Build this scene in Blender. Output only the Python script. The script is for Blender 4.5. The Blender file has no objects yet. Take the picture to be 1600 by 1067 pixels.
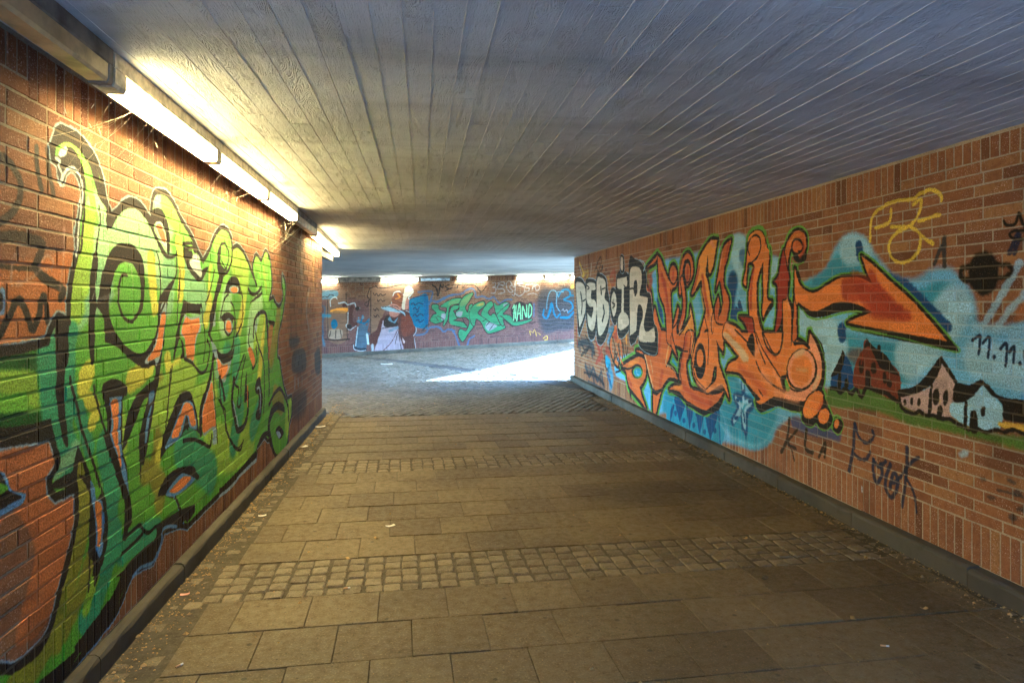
import bpy, math, random
import numpy as np
from mathutils import Vector, Matrix

# ------------------------------------------------------------------ camera, sky, sun, exposure
sc = bpy.context.scene
COL = sc.collection
CAM_H = 1.55
YAW = math.radians(7.63)
cam_data = bpy.data.cameras.new('camera')
cam_data.lens = 1060.0 / 1600.0 * 36.0
cam_data.sensor_width = 36.0
cam_data.shift_y = -59.5 / 1600.0
cam_data.clip_start = 0.05
cam_data.clip_end = 2000.0
cam = bpy.data.objects.new('camera', cam_data)
cam.location = (0, 0, CAM_H)
cam.rotation_euler = (math.pi / 2, 0, -YAW)
COL.objects.link(cam)
sc.camera = cam

SUN_EL = math.radians(34.0)
SUN_ROT = math.radians(97.6)          # clockwise from +Y
world = bpy.data.worlds.new('World')
sc.world = world
world.use_nodes = True
wn = world.node_tree
wn.nodes.clear()
wo = wn.nodes.new('ShaderNodeOutputWorld')
bg = wn.nodes.new('ShaderNodeBackground')
sky = wn.nodes.new('ShaderNodeTexSky')
sky.sky_type = 'NISHITA'
sky.sun_disc = False
sky.sun_elevation = SUN_EL
sky.sun_rotation = SUN_ROT
bg.inputs['Strength'].default_value = 0.15
wn.links.new(sky.outputs[0], bg.inputs[0])
wn.links.new(bg.outputs[0], wo.inputs[0])

sl = bpy.data.lights.new('sun', 'SUN')
sl.energy = 2.6
sl.angle = math.radians(0.8)
sl.color = (1.0, 0.95, 0.88)
so = bpy.data.objects.new('sun', sl)
tosun = Vector((math.sin(SUN_ROT) * math.cos(SUN_EL), math.cos(SUN_ROT) * math.cos(SUN_EL), math.sin(SUN_EL)))
so.rotation_euler = tosun.to_track_quat('Z', 'Y').to_euler()
so.location = (20, 0, 20)
COL.objects.link(so)

sc.view_settings.view_transform = 'Standard'
sc.view_settings.look = 'None'
sc.view_settings.gamma = 1.0
sc.view_settings.use_curve_mapping = False
sc.view_settings.exposure = 5.2
sc.view_settings.use_white_balance = True
sc.view_settings.white_balance_temperature = 4050
sc.view_settings.white_balance_tint = -4.0
LAMP = 6.0
LAMP_COL = (1.0, 0.545, 0.13)

sc.render.engine = 'CYCLES'
cy = sc.cycles
cy.use_denoising = True
cy.denoiser = 'OPENIMAGEDENOISE'
cy.denoising_input_passes = 'RGB_ALBEDO_NORMAL'
cy.max_bounces = 8
cy.diffuse_bounces = 6
cy.glossy_bounces = 3
cy.sample_clamp_indirect = 6.0
cy.caustics_reflective = False
cy.caustics_refractive = False

# ------------------------------------------------------------------ dimensions (metres)
XL, XR = -1.36, 3.05                  # brick faces of the corridor walls
KL, KR = -1.315, 2.975                # kerb faces
CEIL = 2.47
YL_END, YR_END = 9.66, 13.36          # where the two corridor walls stop
YB = -3.0                             # walls run on behind the camera
ROOF_Y0 = -1.6
BOARD_END = 11.9
BX, BY, BZ = -3.112, 22.083, -0.168   # back wall base, left point
BANG = math.radians(17.11)
BSL = math.atan(0.0301)
BDX, BDY = math.cos(BANG), math.sin(BANG)
BH = 2.53
PAVE_END = 9.46                       # slabs give way to setts
rnd = random.Random(7)
nr = np.random.default_rng(11)


def floor_z(x, y):
    yb = BY + (x - BX) * math.tan(BANG)
    t = min(1.0, max(0.0, (y - PAVE_END) / (yb - PAVE_END)))
    return t * math.sqrt(t) * (BZ + (x - BX) / BDX * math.tan(BSL))


# ------------------------------------------------------------------ helpers
def mesh(name, v, f, mats=(), smooth=False):
    me = bpy.data.meshes.new(name)
    me.from_pydata([tuple(map(float, p)) for p in v], [], [tuple(int(i) for i in q) for q in f])
    for m in mats:
        me.materials.append(m)
    if smooth:
        me.polygons.foreach_set('use_smooth', [True] * len(me.polygons))
    me.update()
    return me


def link(name, data, parent=None, loc=None, rot=None):
    o = bpy.data.objects.new(name, data)
    COL.objects.link(o)
    if parent is not None:
        o.parent = parent
    if loc is not None:
        o.location = loc
    if rot is not None:
        o.rotation_euler = rot
    return o


def tag(o, label=None, cat=None, group=None, kind=None):
    if label:
        o['label'] = label
    if cat:
        o['category'] = cat
    if group:
        o['group'] = group
    if kind:
        o['kind'] = kind
    return o


def box_vf(x0, x1, y0, y1, z0, z1, base=0):
    v = [(x0, y0, z0), (x1, y0, z0), (x1, y1, z0), (x0, y1, z0), (x0, y0, z1), (x1, y0, z1), (x1, y1, z1), (x0, y1, z1)]
    f = [(0, 3, 2, 1), (4, 5, 6, 7), (0, 1, 5, 4), (1, 2, 6, 5), (2, 3, 7, 6), (3, 0, 4, 7)]
    return v, [tuple(i + base for i in q) for q in f]


class MB:
    def __init__(self):
        self.v, self.f = [], []

    def add(self, v, f):
        b = len(self.v)
        self.v += [tuple(p) for p in v]
        self.f += [tuple(i + b for i in q) for q in f]
        return self

    def box(self, x0, x1, y0, y1, z0, z1):
        v, f = box_vf(x0, x1, y0, y1, z0, z1)
        return self.add(v, f)

    def prism(self, prof, y0, y1, close=True):
        """profile of (x, z) points swept along y"""
        n = len(prof)
        v = [(x, y0, z) for x, z in prof] + [(x, y1, z) for x, z in prof]
        f = [(i, (i + 1) % n, n + (i + 1) % n, n + i) for i in range(n)]
        if close:
            f += [tuple(range(n - 1, -1, -1)), tuple(range(n, 2 * n))]
        return self.add(v, f)

    def tube(self, pts, r, sides=4):
        pts = [Vector(p) for p in pts]
        v, f = [], []
        for i, p in enumerate(pts):
            d = (pts[min(i + 1, len(pts) - 1)] - pts[max(i - 1, 0)]).normalized()
            a = d.cross(Vector((0.13, 0.31, 0.94))).normalized()
            b = d.cross(a)
            for k in range(sides):
                t = 2 * math.pi * k / sides
                v.append(tuple(p + a * (r * math.cos(t)) + b * (r * math.sin(t))))
        for i in range(len(pts) - 1):
            for k in range(sides):
                f.append((i * sides + k, i * sides + (k + 1) % sides, (i + 1) * sides + (k + 1) % sides, (i + 1) * sides + k))
        f.append(tuple(range(sides - 1, -1, -1)))
        f.append(tuple((len(pts) - 1) * sides + k for k in range(sides)))
        return self.add(v, f)

    def build(self, name, mat, parent=None, smooth=False):
        return link(name, mesh(name, self.v, self.f, [mat] if mat else [], smooth), parent)


class NB:
    """node graph shorthand"""
    def __init__(self, name):
        self.m = bpy.data.materials.new(name)
        self.m.use_nodes = True
        self.t = self.m.node_tree
        self.t.nodes.clear()
        self.out = self.t.nodes.new('ShaderNodeOutputMaterial')
        self.b = self.t.nodes.new('ShaderNodeBsdfPrincipled')
        self.t.links.new(self.b.outputs[0], self.out.inputs[0])

    def n(self, kind, **kw):
        nd = self.t.nodes.new(kind)
        for k, val in kw.items():
            setattr(nd, k, val)
        return nd

    def put(self, sock, val):
        if isinstance(val, bpy.types.NodeSocket):
            self.t.links.new(val, sock)
        elif isinstance(val, (tuple, list)) and len(val) == 3 and sock.type == 'RGBA':
            sock.default_value = (*val, 1)
        else:
            sock.default_value = val

    def math(self, op, a, b=0.0, c=0.0, clamp=False):
        nd = self.n('ShaderNodeMath', operation=op, use_clamp=clamp)
        for i, x in enumerate((a, b, c)):
            self.put(nd.inputs[i], x)
        return nd.outputs[0]

    def mix(self, fac, a, b, blend='MIX'):
        nd = self.n('ShaderNodeMix', data_type='RGBA', blend_type=blend)
        self.put(nd.inputs[0], fac)
        self.put(nd.inputs[6], a)
        self.put(nd.inputs[7], b)
        return nd.outputs[2]

    def noise(self, vec, scale, detail=2.0, rough=0.5, dist=0.0):
        nd = self.n('ShaderNodeTexNoise')
        if vec is not None:
            self.put(nd.inputs['Vector'], vec)
        nd.inputs['Scale'].default_value = scale
        nd.inputs['Detail'].default_value = detail
        nd.inputs['Roughness'].default_value = rough
        nd.inputs['Distortion'].default_value = dist
        return nd.outputs[0]

    def ramp(self, fac, stops, interp='LINEAR'):
        nd = self.n('ShaderNodeValToRGB')
        cr = nd.color_ramp
        cr.interpolation = interp
        while len(cr.elements) < len(stops):
            cr.elements.new(0.5)
        for e, (p, c) in zip(cr.elements, stops):
            e.position = p
            e.color = (*c, 1) if len(c) == 3 else c
        self.put(nd.inputs[0], fac)
        return nd.outputs[0]

    def rng(self, x, a, b, c=0.0, d=1.0):
        nd = self.n('ShaderNodeMapRange', interpolation_type='SMOOTHSTEP')
        self.put(nd.inputs[0], x)
        for i, q in enumerate((a, b, c, d)):
            nd.inputs[i + 1].default_value = q
        return nd.outputs[0]

    def scalev(self, vec, s):
        nd = self.n('ShaderNodeMapping')
        self.put(nd.inputs[0], vec)
        nd.inputs['Scale'].default_value = s
        return nd.outputs[0]

    def pos(self):
        return self.n('ShaderNodeNewGeometry').outputs['Position']

    def local(self, obj):
        nd = self.n('ShaderNodeTexCoord')
        nd.object = obj
        return nd.outputs['Object']

    def rand(self):
        a = self.n('ShaderNodeObjectInfo').outputs['Random']
        b = self.n('ShaderNodeNewGeometry').outputs['Random Per Island']
        return self.math('FRACT', self.math('ADD', a, b))

    def bump(self, h, strength=0.5, dist=0.01, prev=None):
        nd = self.n('ShaderNodeBump')
        nd.inputs['Strength'].default_value = strength
        nd.inputs['Distance'].default_value = dist
        self.put(nd.inputs['Height'], h)
        if prev is not None:
            self.put(nd.inputs['Normal'], prev)
        return nd.outputs[0]

    def done(self, col, rough=0.8, normal=None, metal=0.0, spec=0.35):
        self.put(self.b.inputs['Base Color'], col)
        self.put(self.b.inputs['Roughness'], rough)
        self.put(self.b.inputs['Metallic'], metal)
        self.put(self.b.inputs['Specular IOR Level'], spec)
        if normal is not None:
            self.put(self.b.inputs['Normal'], normal)
        return self.m


# ------------------------------------------------------------------ spray paint on the walls (drawn here, in wall metres)
ART = {}
ART['left'] = [
('f','org',30,0,[(2285,1646),(2636,1708),(2935,1746),(2900,1560),(2836,1461),(2699,1406),(2285,1405)],0.55),
('f','orb',21,0,[(2285,1125),(2730,1050),(2757,970),(2699,905),(2743,805),(2920,792),(2870,605),(2775,469),(2699,383),(2557,371),(2500,410),(2557,538),(2616,672),(2482,849),(2285,791)],0.9),
('s','grey',6,33,[(2371,2029),(2412,2030),(2470,2016),(2515,1980),(2530,1942),(2515,1894),(2470,1848),(2412,1815)],0.9),
('s','grey',5,29,[(2623,2106),(2631,2034),(2654,1963)],0.98),
('s','grey',6,30,[(2696,2113),(2709,2035),(2737,1952)],0.9),
('s','grey',6,40,[(2398,1762),(2500,1778),(2586,1775),(2661,1765),(2644,1724),(2619,1684),(2670,1644),(2760,1618),(2807,1599),(2788,1573)],0.9),
('s','grey',5,18,[(2398,1672),(2522,1670),(2644,1667),(2760,1613)],0.8),
('s','pinkw',7,10,[(2492,1717),(2477,1659),(2477,1610)],0.6),
('s','pinkw',8,12,[(2644,1681),(2687,1727),(2732,1705),(2723,1680),(2652,1672)],0.55),
('s','pinkw',13,17,[(2817,1837),(2807,1715),(2783,1598)],0.4),
('s','pinkw',9,15,[(2500,1611),(2610,1646),(2644,1667)],0.5),
('s','grey',6,33,[(2412,1448),(2455,1494),(2492,1547),(2522,1560),(2554,1528),(2582,1482),(2602,1458),(2635,1499),(2661,1575),(2683,1547),(2696,1488)],0.95),
('f','hblue',4,0,[(2412,1599),(2441,1595),(2448,1556),(2434,1512),(2412,1508)],0.9),
('f','k',3,0,[(2392,1581),(2425,1582),(2425,1530),(2392,1526)]),
('s','halo',8,51,[(2725,2128),(2734,2094),(2757,2084,1),(2789,2096,1),(2779,2045),(2798,2020,1),(2817,2057),(2865,2084),(2915,2071),(2951,2029),(2959,1976),(2930,1887),(2910,1800),(2915,1762),(2875,1666),(2850,1567),(2845,1480,1),(2770,1502,1),(2721,1457),(2695,1409,1),(2515,1394),(2285,1389,1),(2285,1106,1),(2412,1095),(2721,1061,1),(2748,1008),(2770,950),(2708,898,1),(2721,852,1),(2757,821,1),(2910,815,1),(2905,687),(2845,551),(2775,452),(2721,351),(2640,318),(2497,319),(2379,367),(2226,315,1),(2557,93,1),(2775,93),(2955,129,1),(2977,131),(3088,137),(3278,169),(3443,263),(3693,227,1),(3797,296),(3833,338,1),(4075,291,1),(4203,242,1),(4841,252),(5386,261),(5870,258,1),(5914,349,1),(6172,385,1),(6297,327,1),(6453,301,1),(6535,196),(6704,92),(7008,69),(7204,119),(7306,278),(7483,403),(7429,574,1),(7204,578,1),(7008,746),(6822,1016,1),(6733,1035,1),(6763,1230),(6945,1405),(7088,1589),(7104,1751),(6957,1835),(6914,1764),(6976,1614),(6822,1525),(6647,1550),(6535,1609,1),(6374,1585,1),(6480,1709),(6453,1855),(6374,1967),(6221,2013),(6076,1925,1),(6029,1922,1),(5892,1956),(5805,1918),(5762,1821),(5892,1699,1),(5783,1775),(5617,1875),(5442,1953),(5295,1980),(5157,1945,1),(5140,2023,1),(5041,2068),(4886,2069),(4725,1992),(4616,1894),(4486,1816,1),(4387,1876),(4304,1935),(4106,2027),(3984,2101),(3869,2140),(3735,2128),(3685,2084),(3668,2019),(3685,1943,1),(3627,1988),(3533,2026),(3429,2036),(3352,2012),(3272,1966),(3214,1936,1),(3165,1996),(3141,2051),(3105,2113),(3060,2158),(2993,2194),(2915,2217),(2836,2217),(2775,2205),(2725,2128)]),
('s','hblue',4,27,[(2285,1389,1),(2285,1106,1),(2412,1095),(2721,1061,1),(2748,1008),(2770,950),(2708,898,1),(2721,852,1),(2757,821,1),(2910,815,1),(2905,687),(2845,551),(2775,452),(2721,351),(2640,318),(2497,319),(2379,367)]),
('s','hblue',5,44,[(2636,114),(2775,100),(2955,129,1),(2977,131),(3088,137),(3278,169),(3443,263),(3693,227,1),(3797,296),(3833,338,1),(4075,291,1),(4203,242,1)]),
('f','g3',4,0,[(2725,2128),(2734,2094),(2757,2084,1),(2789,2096,1),(2779,2045),(2798,2020,1),(2817,2057),(2865,2084),(2915,2071),(2951,2029),(2959,1976),(2930,1887),(2910,1800),(2915,1762),(2875,1666),(2850,1567),(2845,1480,1),(2770,1502,1),(2721,1457),(2695,1409,1),(2515,1394),(2285,1389,1),(2285,1106,1),(2412,1095),(2721,1061,1),(2748,1008),(2770,950),(2708,898,1),(2721,852,1),(2757,821,1),(2910,815,1),(2905,687),(2845,551),(2775,452),(2721,351),(2640,318),(2497,319),(2379,367),(2226,315,1),(2557,93,1),(2775,93),(2955,129,1),(2977,131),(3088,137),(3278,169),(3443,263),(3693,227,1),(3797,296),(3833,338,1),(4075,291,1),(4203,242,1),(4841,252),(5386,261),(5870,258,1),(5914,349,1),(6172,385,1),(6297,327,1),(6453,301,1),(6535,196),(6704,92),(7008,69),(7204,119),(7306,278),(7483,403),(7429,574,1),(7204,578,1),(7008,746),(6822,1016,1),(6733,1035,1),(6763,1230),(6945,1405),(7088,1589),(7104,1751),(6957,1835),(6914,1764),(6976,1614),(6822,1525),(6647,1550),(6535,1609,1),(6374,1585,1),(6480,1709),(6453,1855),(6374,1967),(6221,2013),(6076,1925,1),(6029,1922,1),(5892,1956),(5805,1918),(5762,1821),(5892,1699,1),(5783,1775),(5617,1875),(5442,1953),(5295,1980),(5157,1945,1),(5140,2023,1),(5041,2068),(4886,2069),(4725,1992),(4616,1894),(4486,1816,1),(4387,1876),(4304,1935),(4106,2027),(3984,2101),(3869,2140),(3735,2128),(3685,2084),(3668,2019),(3685,1943,1),(3627,1988),(3533,2026),(3429,2036),(3352,2012),(3272,1966),(3214,1936,1),(3165,1996),(3141,2051),(3105,2113),(3060,2158),(2993,2194),(2915,2217),(2836,2217),(2775,2205)],1,1),
('S','g1',47,181,[(3071,1939),(3129,1837),(3071,1696)]),
('S','g1',59,345,[(3352,1917),(3571,1880),(3779,1799)]),
('S','g1',44,222,[(3779,2068),(3888,1997)]),
('S','lime',37,184,[(3888,2091),(4116,2006),(4281,1929)]),
('S','mint',44,220,[(2812,1486),(2935,1560),(3129,1616)]),
('S','mint',46,194,[(3916,1739),(3888,1564)]),
('S','mint',68,338,[(4281,1680),(4423,1566)]),
('S','g2',36,142,[(2910,1739),(2885,1636),(2900,1535)]),
('S','lime',5,48,[(2812,2145),(2900,2157),(2972,2113),(3026,2013),(3071,1898)]),
('S','g2',26,97,[(3015,1905),(2988,1744),(2961,1612)]),
('S','g2',7,34,[(2798,2132),(2850,2159)]),
('S','y',16,94,[(3660,1774),(3676,1661),(3710,1530)]),
('S','y',18,98,[(4054,1898),(4106,1748),(4085,1601)]),
('S','y',30,104,[(4656,1755),(4629,1567),(4550,1444)]),
('S','y',48,134,[(5538,1770),(5461,1520),(5313,1329)]),
('S','lime',65,323,[(4871,1962),(4947,1835),(4797,1697)]),
('S','g2',75,375,[(5278,1903),(5461,1767)]),
('S','lime',33,241,[(5914,1839),(5960,1761)]),
('S','lime',36,358,[(6246,1913),(6297,1687)]),
('S','g2',23,70,[(6148,1851),(6246,1686)]),
('S','g1',50,251,[(5025,1568),(4947,1434)]),
('S','g1',64,276,[(5982,1545),(5762,1414),(5699,1261)]),
('S','g4',55,200,[(5278,1236),(5242,1048)]),
('S','ol',65,182,[(6792,1513),(6675,1271),(6453,1046)]),
('S','y',57,136,[(6148,1405),(6052,1078),(5960,869)]),
('S','g2',23,172,[(2447,1283),(2538,1295),(2636,1261)]),
('S','lime',16,82,[(2379,1219),(2482,1204),(2538,1206)]),
('S','dg',22,66,[(2347,1376),(2636,1341)]),
('S','dg',17,56,[(2347,1174),(2678,1128)]),
('S','g4',30,186,[(2721,1346),(2743,1200),(2789,1048),(2860,934)]),
('S','g4',28,104,[(2870,1434),(2850,1335),(2860,1134)]),
('S','g4',30,96,[(2935,1123),(3015,951)]),
('S','y',15,97,[(2977,1247),(3015,1269),(2961,1210)]),
('S','y',15,77,[(3004,1152),(3071,1102),(3043,1052)]),
('S','y',24,117,[(3422,1183),(3533,1202),(3651,1239)]),
('S','y',23,91,[(3888,1252),(3916,1145),(3888,1044)]),
('S','y',24,95,[(3964,1175),(4064,1202)]),
('S','ol',43,128,[(3779,1126),(3761,861),(3693,677)]),
('S','y',27,86,[(3779,790),(3735,699)]),
('S','g2',47,211,[(3693,1005),(4014,1099),(4281,1144)]),
('S','g2',52,260,[(3869,978),(4281,914),(4656,939)]),
('S','g2',43,130,[(3252,1073),(3318,946),(3285,778)]),
('S','ol',42,148,[(3595,701),(3779,605),(3779,521)]),
('S','g2',69,346,[(4656,605),(5107,509),(5658,444)]),
('S','y',44,116,[(4461,586),(4656,521)]),
('S','y',45,143,[(5107,555),(5278,569)]),
('S','g4',61,273,[(4116,719),(4399,580),(4656,437)]),
('S','g4',52,194,[(4281,722),(4170,782)]),
('S','g4',59,251,[(5025,1161),(4947,989)]),
('S','g4',73,238,[(5368,745),(5191,538)]),
('S','mint',40,128,[(4871,1173),(4797,1093)]),
('S','g4',65,216,[(5982,650),(5762,527)]),
('S','ol',40,241,[(6618,671),(6914,568)]),
('S','g2',76,303,[(7411,428),(7237,323)]),
('S','g4',24,179,[(3159,921),(3239,732),(3227,508),(3129,376),(3015,263)]),
('S','g4',29,145,[(3318,418),(3533,403),(3735,367)]),
('S','ol',17,119,[(2961,807),(2951,628),(2870,479),(2789,366),(2636,274),(2482,247)]),
('S','ol',21,106,[(3015,475),(2910,361),(2766,279)]),
('S','g2',19,69,[(3071,399),(2988,301)]),
('S','mint',17,69,[(2757,922),(2860,947),(2900,976)]),
('S','g3',38,142,[(3352,614),(3611,569)]),
('S','g2',44,155,[(6099,1406),(5870,1199)]),
('s','k',4,33,[(2725,2128),(2734,2094),(2757,2084,1),(2789,2096,1),(2779,2045),(2798,2020,1),(2817,2057),(2865,2084),(2915,2071),(2951,2029),(2959,1976),(2930,1887),(2910,1800),(2915,1762),(2875,1666),(2850,1567),(2845,1480,1),(2770,1502,1),(2721,1457),(2695,1409,1),(2515,1394),(2285,1389,1),(2285,1106,1),(2412,1095),(2721,1061,1),(2748,1008),(2770,950),(2708,898,1),(2721,852,1),(2757,821,1),(2910,815,1),(2905,687),(2845,551),(2775,452),(2721,351),(2640,318),(2497,319),(2379,367),(2226,315,1),(2557,93,1),(2775,93),(2955,129,1),(2977,131),(3088,137),(3278,169),(3443,263),(3693,227,1),(3797,296),(3833,338,1),(4075,291,1),(4203,242,1),(4841,252),(5386,261),(5870,258,1),(5914,349,1),(6172,385,1),(6297,327,1),(6453,301,1),(6535,196),(6704,92),(7008,69),(7204,119),(7306,278),(7483,403),(7429,574,1),(7204,578,1),(7008,746),(6822,1016,1),(6733,1035,1),(6763,1230),(6945,1405),(7088,1589),(7104,1751),(6957,1835),(6914,1764),(6976,1614),(6822,1525),(6647,1550),(6535,1609,1),(6374,1585,1),(6480,1709),(6453,1855),(6374,1967),(6221,2013),(6076,1925,1),(6029,1922,1),(5892,1956),(5805,1918),(5762,1821),(5892,1699,1),(5783,1775),(5617,1875),(5442,1953),(5295,1980),(5157,1945,1),(5140,2023,1),(5041,2068),(4886,2069),(4725,1992),(4616,1894),(4486,1816,1),(4387,1876),(4304,1935),(4106,2027),(3984,2101),(3869,2140),(3735,2128),(3685,2084),(3668,2019),(3685,1943,1),(3627,1988),(3533,2026),(3429,2036),(3352,2012),(3272,1966),(3214,1936,1),(3165,1996),(3141,2051),(3105,2113),(3060,2158),(2993,2194),(2915,2217),(2836,2217),(2775,2205),(2725,2128)]),
('f','k',3,0,[(2285,1161,1),(2557,1128),(2721,1123,1),(2739,1058,1),(2557,1075),(2285,1102,1)]),
('f','k',3,0,[(2285,1414,1),(2695,1409,1),(2695,1395,1),(2285,1389,1)]),
('f','k',3,0,[(2875,1666),(2915,1762,1),(2930,1887),(2946,1948),(2930,1766),(2890,1661),(2860,1560),(2850,1560,1)]),
('f','k',3,0,[(2732,2103,1),(2727,2137),(2760,2184),(2827,2213),(2908,2220),(2994,2187),(3062,2136),(3129,2042),(3158,1989,1),(3110,2005),(3086,2057),(3039,2099),(2994,2133),(2929,2167),(2867,2177),(2817,2170),(2760,2139),(2750,2112,1)]),
('f','k',3,0,[(2807,2125,1),(2827,2155),(2887,2158),(2939,2127),(2972,2080),(2983,2018),(2972,1865),(2945,1745,1),(2929,1744,1),(2956,1869),(2966,1993),(2939,2053),(2897,2082),(2857,2084),(2817,2061),(2793,2046),(2793,2092)]),
('f','w',3,0,[(2769,2112),(2783,2132),(2827,2157),(2842,2145),(2817,2117),(2783,2105)]),
('s','w',3,14,[(2755,2094),(2783,2090),(2778,2064),(2798,2042),(2783,1999)]),
('s','w',4,15,[(2788,2005),(2817,2051),(2857,2079),(2908,2079),(2950,2044),(2959,1992),(2942,1926),(2929,1855),(2908,1742)]),
('f','k',3,0,[(3144,2017),(3194,1978),(3226,1924),(3181,1869,1),(3162,1905),(3168,1963),(3107,1994),(3060,2059),(3025,2113),(3071,2122),(3119,2058)]),
('s','k',3,23,[(3207,1892),(3246,1929),(3299,1969),(3369,2000),(3442,2013),(3534,2007),(3632,1961),(3693,1914)]),
('s','k',3,11,[(3101,1965),(3107,1898),(3089,1818),(3066,1760)]),
('f','k',3,0,[(3054,1760),(3086,1762),(3083,1678),(3066,1605),(3083,1538),(3066,1516),(3060,1416),(3054,1295),(3037,1291),(3014,1364),(3014,1528),(3025,1665)]),
('f','k',4,0,[(3356,1829),(3457,1824),(3550,1770),(3579,1687),(3574,1589),(3550,1523),(3487,1479),(3435,1458,1),(3412,1468,1),(3450,1480),(3511,1530),(3534,1601),(3518,1672),(3450,1732),(3355,1742),(3286,1720),(3232,1661),(3200,1584),(3194,1515),(3232,1449),(3299,1387),(3412,1331),(3534,1304),(3632,1330),(3735,1399,1),(3789,1250,1),(3566,1239,1),(3412,1288),(3272,1353),(3150,1383,1),(3147,1481),(3107,1516),(3077,1535,1),(3089,1566),(3107,1611),(3125,1669),(3156,1716),(3207,1777),(3272,1814)]),
('s','k',3,16,[(3376,1682),(3327,1677),(3292,1633),(3286,1555),(3327,1495),(3383,1469),(3442,1461)]),
('s','k',3,11,[(3299,1633),(3286,1561),(3320,1501)]),
('s','w',7,9,[(3427,1724),(3442,1618),(3450,1474)],0.45),
('s','w',4,7,[(3060,1605),(3037,1560)],0.5),
('s','w',12,22,[(3083,1566),(3181,1578),(3299,1603)],0.3),
('f','k',3,0,[(2762,1495,1),(2805,1476),(2845,1478,1),(2845,1344),(2815,1275),(2815,1184),(2758,1192),(2762,1331),(2749,1431)]),
('s','k',2,11,[(2855,1261),(2875,1217),(2890,1180)]),
('s','k',3,12,[(3051,1204),(3060,1157)]),
('f','k',3,0,[(2760,1396),(2842,1391),(2842,1319),(2817,1286),(2817,1174),(2827,1101),(2847,995),(2837,990,1),(2807,1024),(2778,1109),(2764,1192),(2760,1301)]),
('s','k',3,17,[(2857,1261),(2872,1213),(2918,1128),(2950,1048),(2994,975),(3062,856),(3110,771)]),
('f','k',3,0,[(2923,982,1),(2972,915),(3028,826),(3039,779),(2994,791),(2972,840),(2934,905),(2918,854),(2918,811,1),(2723,864,1),(2732,879),(2807,887),(2877,890),(2897,937)]),
('f','ol',3,0,[(2923,905),(2956,903),(2994,791),(2923,810)]),
('f','k',3,0,[(2732,1078),(2760,1013),(2774,940),(2755,915),(2718,905,1),(2696,905,1),(2741,948),(2727,1030)]),
('s','k',3,15,[(3051,1203),(3074,1145),(3128,1046),(3177,963)]),
('f','k',3,0,[(3128,1200),(3177,1211),(3248,1212),(3337,1184),(3379,1157),(3365,1116),(3330,1109),(3323,874,1),(3379,781),(3394,673),(3415,617),(3337,652),(3268,778),(3190,891),(3140,981),(3167,976),(3177,1032),(3152,1111),(3128,1160)]),
('f','hblue',3,0,[(3190,1137,1),(3323,1125,1),(3312,1057),(3309,937),(3323,862),(3379,751),(3394,648,1),(3344,729),(3295,826),(3242,903),(3205,969),(3216,1043)]),
('f','org',3,0,[(3212,1114),(3282,1110),(3284,1031),(3279,943),(3298,867),(3323,813),(3309,798,1),(3268,885),(3222,966),(3235,1010)]),
('f','k',4,0,[(3712,1266,1),(3712,1171),(3594,1138),(3498,1111),(3438,1081),(3379,1022),(3337,931),(3323,874,1),(3372,900),(3468,982),(3561,1070),(3627,1080,1),(3561,979),(3514,897),(3517,793),(3529,668,1),(3539,762,1),(3564,749,1),(3627,861),(3712,1048),(3765,1158),(3802,1259,1)]),
('f','hblue',4,0,[(3643,1095),(3709,1103),(3695,1058),(3635,1039)]),
('f','hblue',4,0,[(3647,1021),(3674,1030),(3643,971),(3602,853),(3581,854),(3597,946)]),
('s','hblue',3,15,[(3335,791),(3363,735),(3392,647)]),
('f','k',4,0,[(3339,674,1),(3414,635),(3429,512),(3399,502),(3349,458,1),(3328,465,1),(3345,514),(3353,597)]),
('s','k',3,20,[(3349,464),(3444,469),(3520,469),(3568,428),(3633,396),(3719,398)]),
('s','k',3,19,[(3321,401),(3429,405),(3552,417)]),
('f','k',5,0,[(3746,544,1),(3828,581),(3943,608),(4109,612),(4339,553),(4339,485,1),(4109,566),(3924,548),(3865,521),(3984,477,1),(3943,481),(3847,523)]),
('f','hblue',4,0,[(3865,528),(3924,548),(4067,570),(4198,552),(4339,497),(4267,472),(4025,473),(3904,502)]),
('f','org',5,0,[(3924,526),(4004,541),(4153,552),(4267,503),(4198,482),(3984,495)]),
('s','hblue',4,17,[(3984,481),(4045,411),(4131,287)]),
('s','k',4,20,[(4004,468),(4153,295)]),
('f','k',4,0,[(3719,398,1),(3904,388),(4109,370),(4339,333,1),(4339,285,1),(4198,265,1),(4153,295),(4088,278,1),(3984,319),(3847,336),(3800,323),(3755,270),(3684,248),(3584,265),(3459,281),(3370,280,1),(3260,324,1),(3444,312),(3617,299),(3702,329),(3737,358)]),
('s','hblue',4,20,[(3444,249),(3536,258),(3684,227),(3755,256),(3805,300),(3818,345),(3904,338),(4025,299)]),
('f','k',3,0,[(3015,677),(3026,816,1),(3049,766),(3084,711,1),(3120,735),(3145,682),(3170,606),(3170,537),(3133,458),(3096,404),(3061,403,1),(3038,412,1),(3049,467),(3015,513)]),
('f','hblue',3,0,[(3024,816),(3055,775),(3079,718),(3108,710),(3133,652),(3133,510),(3102,458),(3073,520),(3073,592),(3063,662),(3038,714)]),
('f','org',3,0,[(3055,720),(3108,687),(3126,631),(3126,551),(3114,510),(3079,517),(3079,579),(3079,657)]),
('f','k',3,0,[(2923,868,1),(2987,836),(3038,783),(3055,687),(3090,627),(3072,517),(3125,455),(3072,359,1),(3051,364,1),(3055,490),(3024,534),(3029,679),(3012,773)]),
('s','k',3,12,[(3012,538),(3017,455),(3004,363)]),
('f','hblue',3,0,[(3024,811),(3063,776),(3072,724),(3125,700),(3153,607),(3125,514),(3104,463),(3072,517),(3072,608),(3041,708)]),
('f','org',3,0,[(3075,714),(3116,686),(3129,614),(3111,528),(3086,520),(3086,611),(3058,695)]),
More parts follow.
